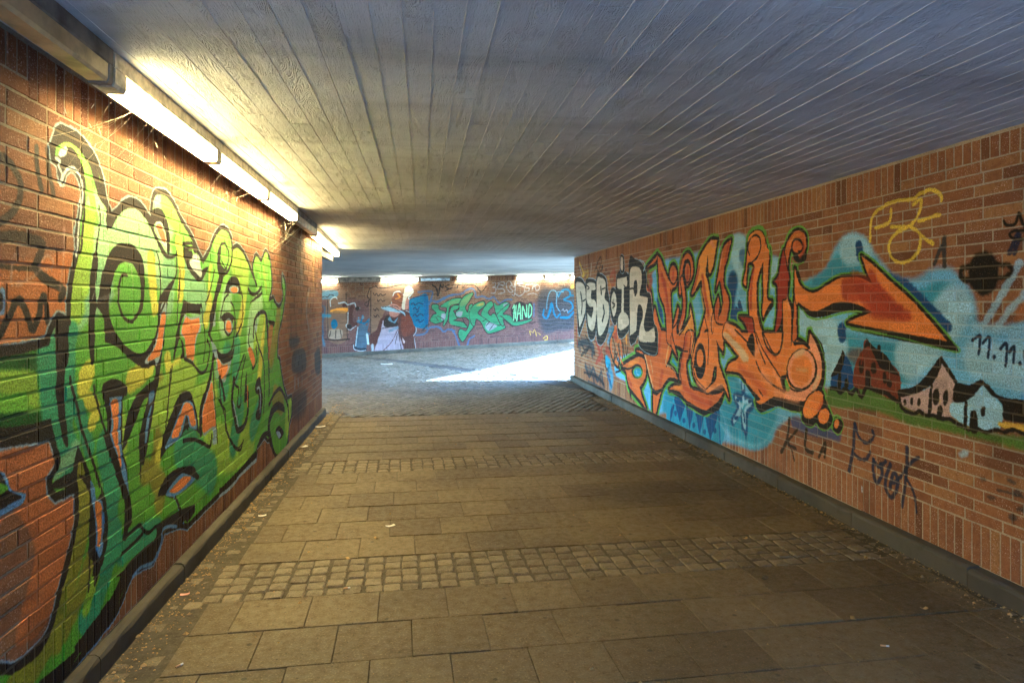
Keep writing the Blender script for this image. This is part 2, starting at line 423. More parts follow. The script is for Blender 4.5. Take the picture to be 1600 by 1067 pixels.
('f','k',3,0,[(3125,767),(3162,681),(3184,580),(3171,507),(3125,422),(3107,428),(3143,533),(3153,615),(3125,700)]),
('s','k',3,36,[(3278,780),(3360,678),(3392,577),(3360,468)]),
('s','k',3,25,[(2900,827),(2915,729),(2884,630),(2817,532),(2768,433),(2720,352),(2654,305),(2556,306),(2455,333),(2352,389)]),
('f','k',3,0,[(3693,335,1),(3446,336),(3318,303),(3219,255),(3090,227),(2987,209),(2892,193,1),(2900,173),(2817,177),(2720,184),(2642,186),(2789,105,1),(2939,145,1),(2987,129),(3125,143),(3258,177),(3360,241),(3491,272),(3693,234,1)]),
('f','hblue',3,0,[(2382,1009,1),(2444,987),(2477,927),(2562,890,1),(2544,861),(2455,855),(2382,852,1)]),
('f','k',2,0,[(2382,1009,1),(2428,985),(2460,931),(2542,883,1),(2477,881),(2382,874,1)]),
('f','g3',3,0,[(2382,971),(2433,958),(2460,931),(2382,930)]),
('f','k',4,0,[(3386,1340,1),(3475,1309),(3602,1309),(3686,1357),(3747,1443),(3774,1574),(3945,1670),(3975,1671),(3887,1553),(3858,1433),(3830,1328),(3774,1214),(3738,1156),(3712,1227),(3618,1225),(3537,1239),(3386,1297,1)]),
('f','halo',4,0,[(3585,1265),(3669,1305),(3721,1355),(3774,1450),(3793,1539),(3867,1553),(3858,1454),(3820,1329),(3774,1263),(3730,1225),(3703,1261),(3602,1247)]),
('f','org',4,0,[(3618,1268),(3703,1316),(3747,1368),(3802,1491),(3858,1490),(3830,1385),(3802,1316),(3774,1276),(3721,1267),(3643,1260)]),
('s','k',4,11,[(4069,1674),(4048,1539),(4027,1428)]),
('s','k',4,12,[(3955,1204),(3935,1119),(3887,982),(3867,909)]),
('f','k',5,0,[(4144,1569,1),(4269,1550),(4441,1546,1),(4453,1480,1),(4178,1492),(4090,1426),(4079,1358),(4133,1318),(4155,1232,1),(4090,1237),(4112,1281),(4069,1351),(3986,1238,1),(3975,1261),(4027,1391),(4090,1493)]),
('f','halo',5,0,[(4155,1485,1),(4269,1467),(4428,1472,1),(4441,1382),(4366,1336),(4317,1187,1),(4246,1217),(4144,1233),(4178,1261),(4155,1339),(4090,1373),(4112,1417)]),
('f','org',5,0,[(4178,1469),(4269,1451),(4415,1456),(4415,1399),(4341,1329),(4317,1211),(4246,1225),(4189,1245),(4155,1347),(4112,1379),(4122,1417)]),
('s','k',4,13,[(4453,1546),(4492,1438),(4532,1311),(4505,1187)]),
('s','k',4,20,[(4155,1228),(4269,1199),(4317,1179),(4390,1140),(4466,1116),(4545,1125),(4599,1179),(4627,1263),(4572,1317)]),
('f','k',6,0,[(4830,1725),(4892,1727),(4800,1590),(4683,1407),(4641,1348),(4683,1311),(4830,1214),(5107,1175,1),(5107,1137),(4861,1167),(4770,1192,1),(4683,1138),(4655,1037),(4572,1012),(4466,943),(4415,803,1),(4479,792,1),(4545,932),(4641,1056),(4697,1206),(4641,1314),(4586,1350),(4627,1417),(4712,1572)]),
('f','halo',5,0,[(4726,1506),(4755,1493),(4741,1405),(4669,1412)]),
('f','halo',5,0,[(4655,1304),(4741,1273),(4830,1196),(4770,1183),(4697,1223)]),
('f','k',5,0,[(3782,730,1),(3818,837),(3894,908),(3973,967),(4056,1022),(4153,1043),(4255,1018),(4303,964),(4375,873),(4400,788),(4456,728,1),(4351,777),(4209,822),(4077,786),(3875,762,1)]),
('f','hblue',4,0,[(3856,766),(3875,797),(3953,840),(4056,925),(4164,984),(4303,941),(4375,801),(4375,776,1),(4255,810),(4232,834),(4198,886),(4142,835),(4077,786),(3973,777)]),
('f','org',5,0,[(3953,811),(3994,854),(4077,914),(4164,969),(4291,931),(4351,821),(4279,818),(4221,890,1),(4164,900,1),(4077,816),(4056,798)]),
('f','k',4,0,[(4187,896),(4221,805),(4164,831),(4147,826)]),
('s','k',4,24,[(4131,757),(4303,732),(4477,675),(4638,620),(4666,688)]),
('s','k',3,12,[(3933,1190),(3894,980),(3856,886)]),
('s','k',5,45,[(4709,1203),(4652,1087),(4556,987),(4464,909),(4438,814),(4456,737)]),
('f','halo',5,0,[(4666,1060,1),(4723,896),(4782,630),(4752,610),(4694,622),(4694,683),(4666,731),(4583,713),(4503,719),(4477,791),(4477,873),(4556,962)]),
('f','org',6,0,[(4666,1034),(4709,898),(4752,742),(4666,740),(4503,736),(4477,807),(4490,871),(4583,959)]),
('s','k',5,16,[(4694,1187),(4738,894),(4797,610)]),
('f','halo',5,0,[(4782,1180),(5134,1152),(5033,1057),(4968,999),(4842,1049)]),
('f','org',6,0,[(4806,1174),(4920,1133),(5100,1131),(4984,1025),(4842,1067)]),
('f','k',6,0,[(4904,1179),(5134,1161),(5033,1127),(4951,1134)]),
('s','k',5,34,[(4842,1049),(4904,988),(4951,881)]),
('s','k',5,18,[(4842,1041),(4873,874),(4984,794),(4984,683),(5100,567),(5240,480),(5388,439),(5465,494)]),
('f','k',5,0,[(3742,550,1),(3837,608),(3994,626),(4164,600),(4303,551),(4413,484),(4375,469,1),(4303,504),(4077,576),(3933,554),(3865,522,1)]),
('f','hblue',4,0,[(3865,522),(3933,554),(4077,576),(4164,562),(4303,504),(4291,483),(4035,475),(3914,502)]),
('f','org',4,0,[(3924,521),(3994,538),(4142,548),(4267,513),(4232,498),(4035,490)]),
('f','k',7,0,[(5870,325,1),(5312,297),(4842,286,1),(4842,241,1),(5033,243),(5388,258),(5870,248,1)]),
('s','halo',6,23,[(4842,236),(5169,226),(5388,248),(5870,254)]),
('s','k',6,50,[(5204,992),(5152,854),(5222,708),(5294,607),(5485,603),(5606,696),(5615,831)]),
('s','halo',5,22,[(5186,830),(5258,722),(5313,633)]),
('s','k',5,19,[(5485,1155),(5331,1047),(5222,961),(5331,908),(5294,795),(5388,781),(5407,969),(5525,1132)]),
('f','k',6,0,[(5565,1014),(5517,906),(5505,784),(5586,793),(5573,920)]),
('s','org',6,21,[(5598,896),(5590,740)]),
('f','k',7,0,[(5844,866),(5935,922),(6030,911),(6054,841),(6113,719),(6030,573),(5912,576),(5857,624),(5959,696),(5959,774),(5866,809)]),
('s','halo',6,21,[(5912,836),(5996,831),(6035,730),(6016,620)]),
('s','k',6,25,[(5821,1413),(5866,1302),(5959,1187),(6128,1061),(6178,884),(6153,599)]),
('s','k',5,22,[(5669,1353),(5627,1239),(5777,1112),(5755,1017),(5912,1079),(5866,1193)]),
('f','org',5,0,[(5615,1193),(5733,1185),(5839,1085),(5777,1036),(5648,1143)]),
('s','k',7,35,[(6255,1402),(6317,1164),(6360,899),(6360,720)]),
('f','k',9,0,[(6307,385),(6414,569),(6700,612),(7013,541),(7079,451,1),(6760,527),(6525,515),(6387,442),(6469,306,1),(6640,135),(7013,79),(7285,144,1),(7215,77),(6884,30),(6582,123)]),
('s','k',8,40,[(6360,637),(6582,703),(6821,723),(7013,646),(7215,511),(7285,336)]),
('f','k',8,0,[(6640,346),(6791,369),(7013,264),(6821,236)]),
('f','halo',7,0,[(6670,328),(6791,318),(6884,262),(6791,248)]),
('f','k',7,0,[(5912,350),(6103,424),(6360,399),(6442,311),(6255,372),(6006,364)]),
('s','k',5,28,[(5222,1427),(5204,1312),(5152,1218),(5050,1188),(4888,1190),(4797,1224)]),
('f','k',5,0,[(4797,1215),(4920,1179),(5117,1183),(5222,1243),(5158,1151),(4984,1128),(4858,1148)]),
('f','halo',5,0,[(4797,1189),(4920,1133),(5100,1127),(4952,1020),(4858,1049),(4797,1100)]),
('f','org',5,0,[(4797,1180),(4904,1125),(5050,1112),(4936,1031),(4827,1070)]),
('s','k',5,30,[(4858,1049),(4904,980),(4968,880)]),
('s','k',5,18,[(4827,899),(4952,790),(5016,658),(5117,564),(5294,469),(5446,478)]),
('f','grey',51,0,[(7543,1037),(8253,996),(8299,758),(7505,821)],0.9),
('f','grey',48,0,[(7321,1184),(7819,1158),(7779,1072),(7357,1092)],0.7),
('s','grey',31,38,[(7393,1375),(7415,1179)],0.6),
('s','grey',33,34,[(7738,1366),(7738,1191)],0.6),
('f','grey',65,0,[(9058,923),(9464,930),(9464,608),(9058,666)],0.9),
('s','grey',44,63,[(9285,1153),(9285,907)],0.7),
('f','grey',136,0,[(7543,562),(8299,523),(8299,272),(7505,298)],0.7),
('s','halo',32,33,[(7620,738),(7620,623)],0.7),
('s','halo',34,35,[(7819,701),(7836,626)],0.7),
('s','halo',35,29,[(8074,704),(8074,627)],0.5),
('f','k',5,0,[(4878,1450),(4956,1480),(5088,1483),(5210,1448),(5164,1405),(5174,1357),(5055,1315),(4956,1356),(4941,1421)]),
('f','halo',5,0,[(5167,1384),(5147,1352),(5096,1334),(5034,1337),(4985,1359),(4966,1391),(4985,1422),(5034,1440),(5096,1439),(5147,1417)]),
('f','org',5,0,[(5140,1381),(5125,1356),(5088,1342),(5042,1344),(5006,1361),(4992,1386),(5006,1411),(5042,1425),(5088,1424),(5125,1407)]),
('f','k',5,0,[(4956,1619,1),(5021,1690),(5122,1740),(5263,1746),(5356,1699),(5405,1610,1),(5318,1627),(5122,1624)]),
('f','halo',5,0,[(5330,1654),(5304,1635),(5239,1622),(5160,1621),(5098,1631),(5075,1649),(5098,1667),(5160,1680),(5239,1682),(5304,1672)]),
('f','org',5,0,[(5304,1650),(5285,1637),(5238,1629),(5181,1628),(5136,1635),(5119,1647),(5136,1659),(5181,1668),(5238,1669),(5285,1663)]),
('s','k',5,39,[(4862,1748),(4801,1630),(4742,1523),(4656,1394)]),
('s','k',4,17,[(5055,1615),(4956,1577),(4862,1450)]),
('s','k',5,21,[(5413,1640),(5459,1519),(5413,1398),(5263,1304)]),
('s','k',4,18,[(5122,1559),(5210,1501),(5263,1324)]),
('s','k',6,31,[(5613,1665),(5740,1625),(5919,1638),(6061,1686)]),
('f','k',6,0,[(6086,1652,1),(6061,1617),(5697,1549),(5654,1507,1),(5697,1560),(5919,1616)]),
('s','k',7,35,[(5784,1279),(5806,1376),(5896,1445),(6110,1475),(6262,1432),(6326,1253),(6326,1064)]),
('f','k',7,0,[(6315,1396),(6603,1376),(6506,1324),(6368,1370)]),
('f','halo',6,0,[(5828,1364),(5919,1383),(5873,1308)]),
('f','orb',18,0,[(6341,1324),(6534,1329),(6423,1128),(6368,1060),(6326,1064)],0.8),
('s','w',48,63,[(8552,1695),(8360,1470),(8552,1226)],0.35),
('s','w',123,145,[(8000,2002),(8087,1808)],0.22),
('f','grey',48,0,[(7368,1203),(7832,1180),(7832,1077),(7368,1092)],0.6),
('s','ylw',82,59,[(8912,2139),(8912,1835),(8965,1702)],0.45),
('s','blk',31,34,[(8965,2091),(8965,1702)],0.5),
('s','grey',35,29,[(8000,1685),(8043,1261)],0.5),
('s','grey',48,33,[(7593,1621),(7671,1188)],0.4),
('s','halo',11,41,[(6958,1850),(6990,1759)],0.9),
('s','k',5,20,[(4977,1968),(5059,1919),(5059,1853),(4977,1783),(4851,1822),(4836,1884),(4882,1951),(4977,1971)]),
('s','k',5,25,[(5110,2037),(5144,1973),(5144,1868),(5043,1777),(4882,1742)]),
('f','k',6,0,[(4791,1863),(4821,1919),(4888,1951),(4858,1814),(4977,1760),(4867,1733),(4797,1775)]),
('s','k',4,14,[(4882,1842),(4977,1802),(5010,1785)]),
('f','k',5,0,[(4127,1856,1),(4286,1860),(4286,1821),(4239,1802),(4274,1765),(4446,1712),(4471,1759),(4605,1789,1),(4537,1737),(4446,1688),(4358,1693),(4239,1740),(4160,1797)]),
('f','w',5,0,[(4298,1845),(4408,1845),(4433,1790),(4471,1750),(4433,1712),(4274,1765),(4239,1794),(4286,1813)]),
('s','k',4,20,[(4127,1893),(4286,1910),(4298,1885),(4149,1867)]),
('f','k',5,0,[(4298,1909),(4371,1891),(4383,1860),(4310,1862)]),
('s','k',4,15,[(4732,1771),(4646,1647),(4537,1544)]),
('s','k',5,49,[(4913,1744),(4851,1669),(4732,1561),(4646,1457)]),
('s','k',3,10,[(4073,1747),(4077,1649),(4062,1597)]),
('f','k',4,0,[(3684,2023),(3755,2047),(3828,2036),(3894,1980),(3924,1890),(3908,1806,1),(3885,1836),(3856,1933),(3791,1975),(3719,1967),(3684,1949)]),
('f','w',4,0,[(3719,1967),(3791,1975),(3847,1932),(3885,1850),(3828,1860),(3737,1921)]),
('f','orb',4,0,[(3728,1956),(3782,1964),(3837,1931),(3862,1877),(3809,1886),(3755,1923)]),
('f','k',4,0,[(3676,1935,1),(3773,1876),(3847,1833),(3924,1810),(4004,1823),(4029,1847,1),(4025,1817),(3943,1794),(3847,1798),(3755,1854),(3667,1920,1)]),
('s','k',3,13,[(3737,1814),(3773,1751),(3791,1613),(3755,1509)]),
('s','k',3,15,[(4025,1840),(4014,1713),(3904,1601),(3791,1509)]),
('s','k',3,10,[(4077,1746),(4067,1581)])]
ART['right'] = [
('f','b',60,0,[(-8941,1760),(-8321,2072),(-7778,2101),(-7210,2120),(-6594,2126),(-6335,2218),(-6083,2181),(-5896,1974),(-5500,1948),(-5198,1728),(-5013,1738),(-4799,1813),(-4655,1986),(-4503,2046),(-4347,2004),(-4214,1870),(-4057,1742),(-3865,1702),(-3721,1751),(-3585,1755),(-3486,1692),(-3405,1586),(-3366,1441),(-3228,1421),(-2909,1469),(-2909,973),(-3240,984),(-3910,993),(-4639,908),(-4987,914),(-5040,653),(-5246,609),(-5500,478),(-5619,333),(-5896,206),(-6280,174),(-6594,136),(-6872,79),(-7987,74),(-8207,172),(-8633,96),(-9131,230),(-9656,364),(-10417,426),(-10311,688),(-9214,956)],1,1),
('S','teal',155,645,[(-8207,1502),(-7778,892),(-7987,247)]),
('S','teal',105,524,[(-6419,618),(-6019,312),(-5778,590)]),
('S','teal',127,424,[(-7037,1856),(-6872,1509)]),
('S','teal',78,279,[(-4882,1223),(-4347,1168),(-4027,1152)]),
('S','teal',63,254,[(-4489,1843),(-4799,1716),(-5246,1571)]),
('S','teal',44,148,[(-3800,1566),(-3644,1603),(-3547,1565)]),
('S','lb',90,326,[(-6280,2138),(-6147,1881)]),
('S','lb',57,283,[(-4489,1958),(-4382,1971)]),
('S','lb',71,266,[(-3910,1203),(-3695,1373),(-3547,1528)]),
('S','lb',66,220,[(-3366,1247),(-3085,1204)]),
('S','lb',63,214,[(-4969,1319),(-4639,1238),(-4799,1058)]),
('S','lb',65,196,[(-5151,1415),(-4718,1330)]),
('S','lb',64,272,[(-5896,1868),(-5500,1793)]),
('S','db',65,205,[(-6349,1765),(-6419,1512),(-6280,1262)]),
('S','db',62,144,[(-6840,1577),(-6793,1375)]),
('S','db',52,139,[(-6147,2004),(-5957,1812)],0.6),
('S','db',83,167,[(-8438,1583),(-8391,1336)]),
('S','db',23,64,[(-4057,1755),(-3800,1566),(-3595,1415)]),
('S','db',17,78,[(-4403,1950),(-4389,1882)]),
('S','db',24,95,[(-4601,1358),(-4593,1311)]),
('S','db',20,50,[(-4087,1357),(-3968,1354)],0.7),
('S','db',14,72,[(-6213,1544),(-6173,1452),(-6280,1481)]),
('s','db',39,91,[(-5246,567),(-5013,556),(-4799,571),(-4655,575)],0.8),
('s','lb',15,44,[(-3111,1757),(-3197,1629),(-3325,1449)],0.75),
('s','lb',18,38,[(-3048,1634),(-3176,1506),(-3260,1405)],0.7),
('s','lb',33,57,[(-3076,1430),(-3176,1409),(-3393,1419)],0.6),
('f','lb',32,0,[(-3176,1374),(-3076,1413),(-3076,1276),(-3176,1268)],0.6),
('f','orb',21,0,[(-3067,1567),(-3125,1506),(-3145,1454),(-3067,1473)],0.5),
('f','teal',28,0,[(-7928,424),(-6668,452),(-6634,81),(-7391,53),(-8151,19)]),
('f','db',25,0,[(-7908,412),(-7568,410),(-7734,144,1)],0.9),
('f','db',23,0,[(-7532,373),(-7339,348),(-7443,111,1)],0.9),
('f','db',22,0,[(-7255,361),(-7059,339),(-7156,98,1)],0.9),
('f','db',21,0,[(-6996,349),(-6696,416),(-6873,88,1)],0.9),
('f','db',26,0,[(-8028,241),(-7908,318),(-8069,41,1)],0.9),
('s','db',23,30,[(-8151,19),(-7391,66),(-6639,86)],0.9),
('s','db',20,26,[(-6673,451),(-6634,81)],0.8),
('f','db',19,0,[(-7818,230),(-7828,210),(-7853,194),(-7884,189),(-7910,197),(-7920,214),(-7910,234),(-7884,250),(-7853,255),(-7828,247)],0.8),
('f','db',18,0,[(-7557,188),(-7566,169),(-7590,153),(-7619,148),(-7643,155),(-7652,172),(-7643,192),(-7619,207),(-7590,212),(-7566,205)],0.8),
('f','db',17,0,[(-7278,182),(-7286,163),(-7308,148),(-7336,143),(-7358,150),(-7367,166),(-7358,185),(-7336,200),(-7308,205),(-7286,198)],0.8),
('f','db',16,0,[(-6987,163),(-6994,144),(-7015,130),(-7040,125),(-7061,132),(-7069,147),(-7061,166),(-7040,180),(-7015,185),(-6994,178)],0.8),
('f','db',15,0,[(-6722,225),(-6730,207),(-6749,194),(-6772,189),(-6791,196),(-6798,211),(-6791,228),(-6772,242),(-6749,246),(-6730,239)],0.8),
('f','db',17,0,[(-7178,319),(-7187,301),(-7208,287),(-7235,282),(-7256,289),(-7265,305),(-7256,324),(-7235,338),(-7208,343),(-7187,335)],0.8),
('s','db',36,79,[(-6135,778),(-6146,657),(-6301,636),(-6229,535),(-6350,381),(-6181,498),(-6089,340),(-6066,517),(-5954,619),(-6112,661)],0.9),
('s','lb',22,41,[(-6135,789),(-6146,569),(-6289,626),(-6193,551),(-6325,386),(-6170,500),(-6100,370),(-6089,535),(-5976,627),(-6123,616)],0.95),
('f','db',13,0,[(-6146,722),(-6112,727),(-6116,677),(-6153,672)]),
('f','db',13,0,[(-5959,640),(-5966,629),(-5986,620),(-6011,616),(-6031,619),(-6039,628),(-6031,640),(-6011,649),(-5986,652),(-5966,649)]),
('f','db',14,0,[(-6224,621),(-6216,610),(-6223,599),(-6241,592),(-6263,591),(-6282,597),(-6289,608),(-6282,619),(-6264,626),(-6242,627)]),
('f','db',14,0,[(-6235,454),(-6228,445),(-6237,431),(-6260,418),(-6287,412),(-6309,413),(-6317,423),(-6307,436),(-6284,449),(-6257,456)]),
('s','db',13,22,[(-6112,488),(-6100,424)]),
('s','db',13,16,[(-6170,500),(-6153,328)]),
('s','db',13,22,[(-6077,310),(-6077,277)],0.8),
('f','lb',60,0,[(-6660,328),(-6450,261),(-6158,240),(-5889,256),(-5682,345),(-5525,514),(-5622,417),(-5722,306),(-5911,226),(-6205,197),(-6476,222)],0.6),
('s','blk',22,45,[(-11728,2129),(-11369,2339),(-11283,2243),(-11546,2051),(-11198,2148)],0.6),
('s','cream2',51,63,[(-12890,2313),(-12726,2101)],0.5),
('s','cream2',46,57,[(-11963,2259),(-12011,2071)],0.5),
('s','ylw',49,80,[(-12619,2121),(-12207,2127),(-12308,2009)],0.35),
('s','red',39,88,[(-10713,1995),(-10485,2049),(-10522,1861),(-10791,1868)],0.5),
('s','ylw',40,57,[(-10870,1979),(-10713,1823)],0.4),
('s','red',57,236,[(-10560,1143),(-10411,1065)],0.8),
('s','o2',19,101,[(-10411,1159),(-10651,1011),(-10674,754),(-10338,592),(-9988,583)],0.9),
('s','k2',19,47,[(-10522,1144),(-10752,963),(-10713,751),(-10411,564),(-9921,539)]),
('s','dkb',143,196,[(-12726,834),(-12108,796),(-11821,719)],0.7),
('s','dkb',129,139,[(-13059,790),(-12835,650)],0.7),
('s','red',151,178,[(-11457,789),(-11369,590)],0.6),
('s','dkb',26,40,[(-11636,522),(-11283,733)],0.7),
('f','teal',40,0,[(-11032,662),(-10791,702),(-10713,537),(-10950,493)]),
('s','k2',20,42,[(-11073,681),(-10991,467),(-10791,486)]),
('s','teal',118,162,[(-10791,486),(-10636,373),(-10713,215)],0.8),
('s','dkb',111,119,[(-12410,357),(-11821,271),(-11283,237),(-11114,145)],0.75),
('s','dkb',46,66,[(-12108,410),(-11728,140)],0.6),
('s','k2',28,53,[(-10338,985),(-10196,747),(-10267,577)],0.8),
('s','o2',27,60,[(-10161,954),(-10057,677)],0.9),
('s','k2',18,33,[(-10057,1040),(-9921,649)]),
('s','oy',35,72,[(-9855,1090),(-9855,971)],0.8),
('s','teal',79,98,[(-10791,1091),(-10560,1164),(-10870,914)],0.7),
('s','red',80,141,[(-10950,778),(-10791,724)],0.7),
('s','blk',24,70,[(-12946,848),(-12514,672),(-12726,556),(-12108,747),(-11728,655)],0.85),
('s','dkb',24,108,[(-13059,738),(-12308,833),(-11821,766),(-11915,617)],0.85),
('s','blk',24,50,[(-12410,950),(-12108,796),(-12410,604)],0.85),
('s','red',22,72,[(-11636,871),(-11369,681),(-11636,499),(-11198,671)],0.85),
('s','dkb',22,74,[(-12410,382),(-12108,216),(-11821,389),(-11546,207),(-11283,372),(-11198,202)],0.85),
('s','blk',22,46,[(-12514,248),(-11636,267),(-11114,189)],0.85),
('s','dkb',22,64,[(-12207,109),(-11636,104),(-11198,90)],0.85),
('s','k2',19,39,[(-10636,1033),(-10448,812),(-10560,593),(-10302,781),(-10196,604)],0.85),
('s','k2',18,33,[(-10126,996),(-10022,841),(-10091,634)],0.85),
('s','cyan',20,74,[(-10791,530),(-10870,348),(-10636,203)],0.85),
('s','db',20,41,[(-10950,406),(-10713,279)],0.85),
('s','k2',17,29,[(-9921,967),(-9855,773),(-9789,896)],0.85),
('s','o2',18,53,[(-10267,1112),(-10338,944),(-10126,1037)],0.85),
('s','red',21,61,[(-11114,900),(-11283,755),(-11198,604)],0.85),
('s','red',26,65,[(-13059,1154),(-13173,941),(-13059,738)],0.85),
('s','ylw',25,47,[(-12890,2338),(-12514,2092),(-12672,2073)],0.85),
('s','blk',21,31,[(-11636,2194),(-11326,2019),(-11198,2193)],0.85),
('s','limeo',18,182,[(-8507,2176,1),(-8583,2095),(-8952,2018),(-8968,1865),(-8870,1737),(-8737,1664),(-8685,1347,1),(-8608,1488),(-8483,1318),(-8256,1106,1),(-8458,1082),(-8659,1226),(-8817,1380),(-9148,1687),(-9148,1927),(-8507,2176,1)]),
('s','limeo',16,167,[(-8507,2173,1),(-8360,2098),(-8218,1940),(-8058,1827),(-7839,1827),(-7861,1764),(-7991,1719),(-8036,1606),(-7991,1314),(-7947,1106),(-8058,904),(-8195,745),(-7947,736),(-7818,658,1),(-8507,583,1),(-8360,746),(-8218,959),(-8172,1160),(-8218,1458),(-8360,1608),(-8433,1694),(-8458,1899),(-8507,2173,1)]),
('s','limeo',15,160,[(-7827,1898),(-7849,1838),(-7909,1801),(-7986,1803),(-8048,1844),(-8072,1909),(-8048,1971),(-7986,2007),(-7909,2003),(-7849,1961),(-7827,1898)]),
('s','limeo',14,207,[(-7726,1682),(-7713,1823),(-7644,2023),(-7492,2093),(-7384,2022),(-7377,1887),(-7500,1793)]),
('s','limeo',15,231,[(-7672,1822),(-7603,1634),(-7603,1464),(-7734,1259)]),
('s','limeo',14,147,[(-7423,1904),(-7437,1842),(-7476,1805),(-7525,1807),(-7564,1847),(-7579,1911),(-7564,1973),(-7525,2010),(-7476,2008),(-7437,1967),(-7423,1904)]),
('s','limeo',14,146,[(-7415,1519,1),(-7358,1407),(-7294,1170),(-7377,934,1),(-7407,1029),(-7384,1181),(-7532,1189),(-7797,1185,1),(-7611,1263),(-7453,1375),(-7415,1519,1)]),
('s','limeo',15,154,[(-7818,1184),(-7434,1209),(-7492,1054),(-7571,941),(-7532,669),(-7734,646),(-7726,851),(-7644,1013),(-7991,1071),(-7947,1267),(-7797,1502,1),(-7755,1462),(-7818,1335),(-7818,1184)]),
('s','limeo',15,160,[(-7991,1168),(-7947,1090),(-7818,904,1),(-8013,1038),(-7991,1168)]),
('s','limeo',20,204,[(-10098,583,1),(-9733,687),(-9285,793),(-9025,764),(-8950,606),(-9076,460),(-9243,374,1),(-9128,254),(-8950,106,1),(-9180,180),(-9618,293),(-9763,364),(-9882,530),(-10098,583,1)]),
('s','limeo',17,176,[(-9394,871),(-9206,884),(-9025,830),(-8827,570),(-8636,416),(-8365,462),(-8278,522),(-8069,636),(-7811,642,1),(-7888,706),(-8110,766),(-8278,720),(-8193,833),(-8028,1069),(-8151,1182),(-8499,1167),(-8499,886),(-9025,847),(-9394,871)]),
('s','limeo',17,179,[(-8674,355,1),(-8535,350),(-8374,418,1),(-8567,118),(-8660,92),(-8674,355,1)]),
('s','limeo',14,144,[(-8089,485,1),(-7908,551),(-7678,593),(-7716,773),(-7604,1037),(-7532,1208),(-7322,1217),(-7391,1009),(-7532,861),(-7496,725),(-7391,586),(-7221,580),(-6996,576),(-6784,591),(-6555,652,1),(-6668,551),(-6873,446),(-7059,391),(-7532,429),(-7753,498),(-8089,485,1)]),
('s','limeo',13,136,[(-7356,944),(-7221,1142),(-7059,1229),(-6725,1243),(-6754,991),(-6873,675),(-6996,611),(-7255,683),(-7356,808),(-7356,944)]),
('s','limeo',12,126,[(-6725,1168,1),(-6668,936),(-6501,732),(-6433,602,1),(-6555,701),(-6639,710),(-6934,591),(-6980,611),(-6873,675),(-6725,793),(-6725,1168,1)]),
('s','limeo',13,134,[(-7390,1650,1),(-7315,1671),(-7132,1799),(-7079,1725),(-6992,1495),(-6858,1384),(-6808,1441),(-6858,1552),(-6941,1779),(-6992,1880),(-6941,2062,1),(-6907,1876),(-6808,1942),(-6712,2204,1),(-6858,2217),(-7027,2140),(-7168,2034),(-7241,1862),(-7390,1650,1)]),
('s','limeo',12,129,[(-7097,1726),(-6992,1495),(-7044,1380),(-7150,1188),(-6924,1269),(-6941,872,1),(-6680,896,1),(-6696,1059),(-6737,1194,1),(-6572,1054,1),(-6556,1189),(-6526,1351),(-6728,1366),(-6808,1441),(-7097,1726)]),
('s','limeo',12,123,[(-6744,1683,1),(-6649,1933),(-6541,2128),(-6387,2178,1),(-6481,1990),(-6541,1900),(-6556,1740),(-6437,1591),(-6466,1446),(-6526,1351),(-6728,1359),(-6760,1497),(-6680,1620,1),(-6649,1525),(-6664,1416),(-6572,1525),(-6587,1660),(-6649,1783),(-6744,1683,1)]),
('s','limeo',11,115,[(-6541,1351,1),(-6279,1320),(-6036,1191),(-5909,1065),(-5859,972,1),(-6115,948,1),(-6169,1032),(-6251,1051),(-6541,1190),(-6572,1067),(-6728,1194),(-6541,1351,1)]),
('s','limeo',10,100,[(-6041,2099),(-6010,2183),(-5859,2216),(-5750,2175),(-5680,2045),(-5640,2001),(-5668,1786),(-5680,1599),(-5595,1566,1),(-5680,1505),(-5750,1415,1),(-5762,1504),(-5743,1599),(-5750,1765),(-5750,1908,1),(-5822,1816),(-5859,1721),(-5859,1552),(-5810,1384),(-5715,1245),(-5599,1135),(-5532,1111),(-5467,1144),(-5424,1259),(-5424,1552),(-5371,1596),(-5309,1552),(-5268,1497,1),(-5278,1420),(-5268,1256,1),(-5140,1241),(-5045,1204,1),(-5045,1026),(-5622,970),(-5859,1068),(-6010,1230),(-6075,1352),(-6010,1416),(-6023,1601),(-5984,1761),(-5909,1893),(-6036,1924),(-6075,1714,1),(-6128,1753),(-6075,1889),(-6041,2099)]),
('s','limeo',10,109,[(-6210,1418,1),(-6010,1416),(-5934,1381),(-5934,1209),(-6010,1230),(-6075,1339),(-6210,1418,1)]),
('s','limeo',9,161,[(-5361,1752),(-5371,1886),(-5329,2016),(-5258,2087),(-5179,2106),(-5111,2073),(-5102,2008),(-5150,1964)]),
('s','limeo',8,88,[(-5111,2009),(-5126,1979),(-5164,1962),(-5213,1966),(-5253,1989),(-5268,2022),(-5253,2053),(-5213,2069),(-5164,2065),(-5126,2042),(-5111,2009)]),
('s','limeo',9,94,[(-5403,2000),(-5350,1851),(-5319,1750),(-5361,1596),(-5424,1574),(-5445,1394),(-5555,1276,1),(-5510,1437),(-5499,1597),(-5510,1711),(-5566,1736,1),(-5488,1790),(-5445,1913),(-5403,2000)]),
('s','limeo',8,88,[(-5218,1834,1),(-5189,1746),(-5121,1658),(-5198,1573),(-5198,1270,1),(-5262,1245),(-5248,1442),(-5218,1834,1)]),
('s','limeo',10,99,[(-6502,867,1),(-6425,949),(-6229,1027),(-6277,1118),(-6554,1204),(-6715,1172),(-6715,1244),(-5911,1278),(-5450,1298),(-5305,1304),(-5287,1201),(-5036,1180,1),(-5012,1317,1),(-4941,1222),(-4857,1095),(-4857,973),(-4941,865),(-5068,772),(-5377,747),(-5564,736),(-5784,639),(-5879,651,1),(-5805,703),(-6089,827),(-6229,878),(-6502,867,1)]),
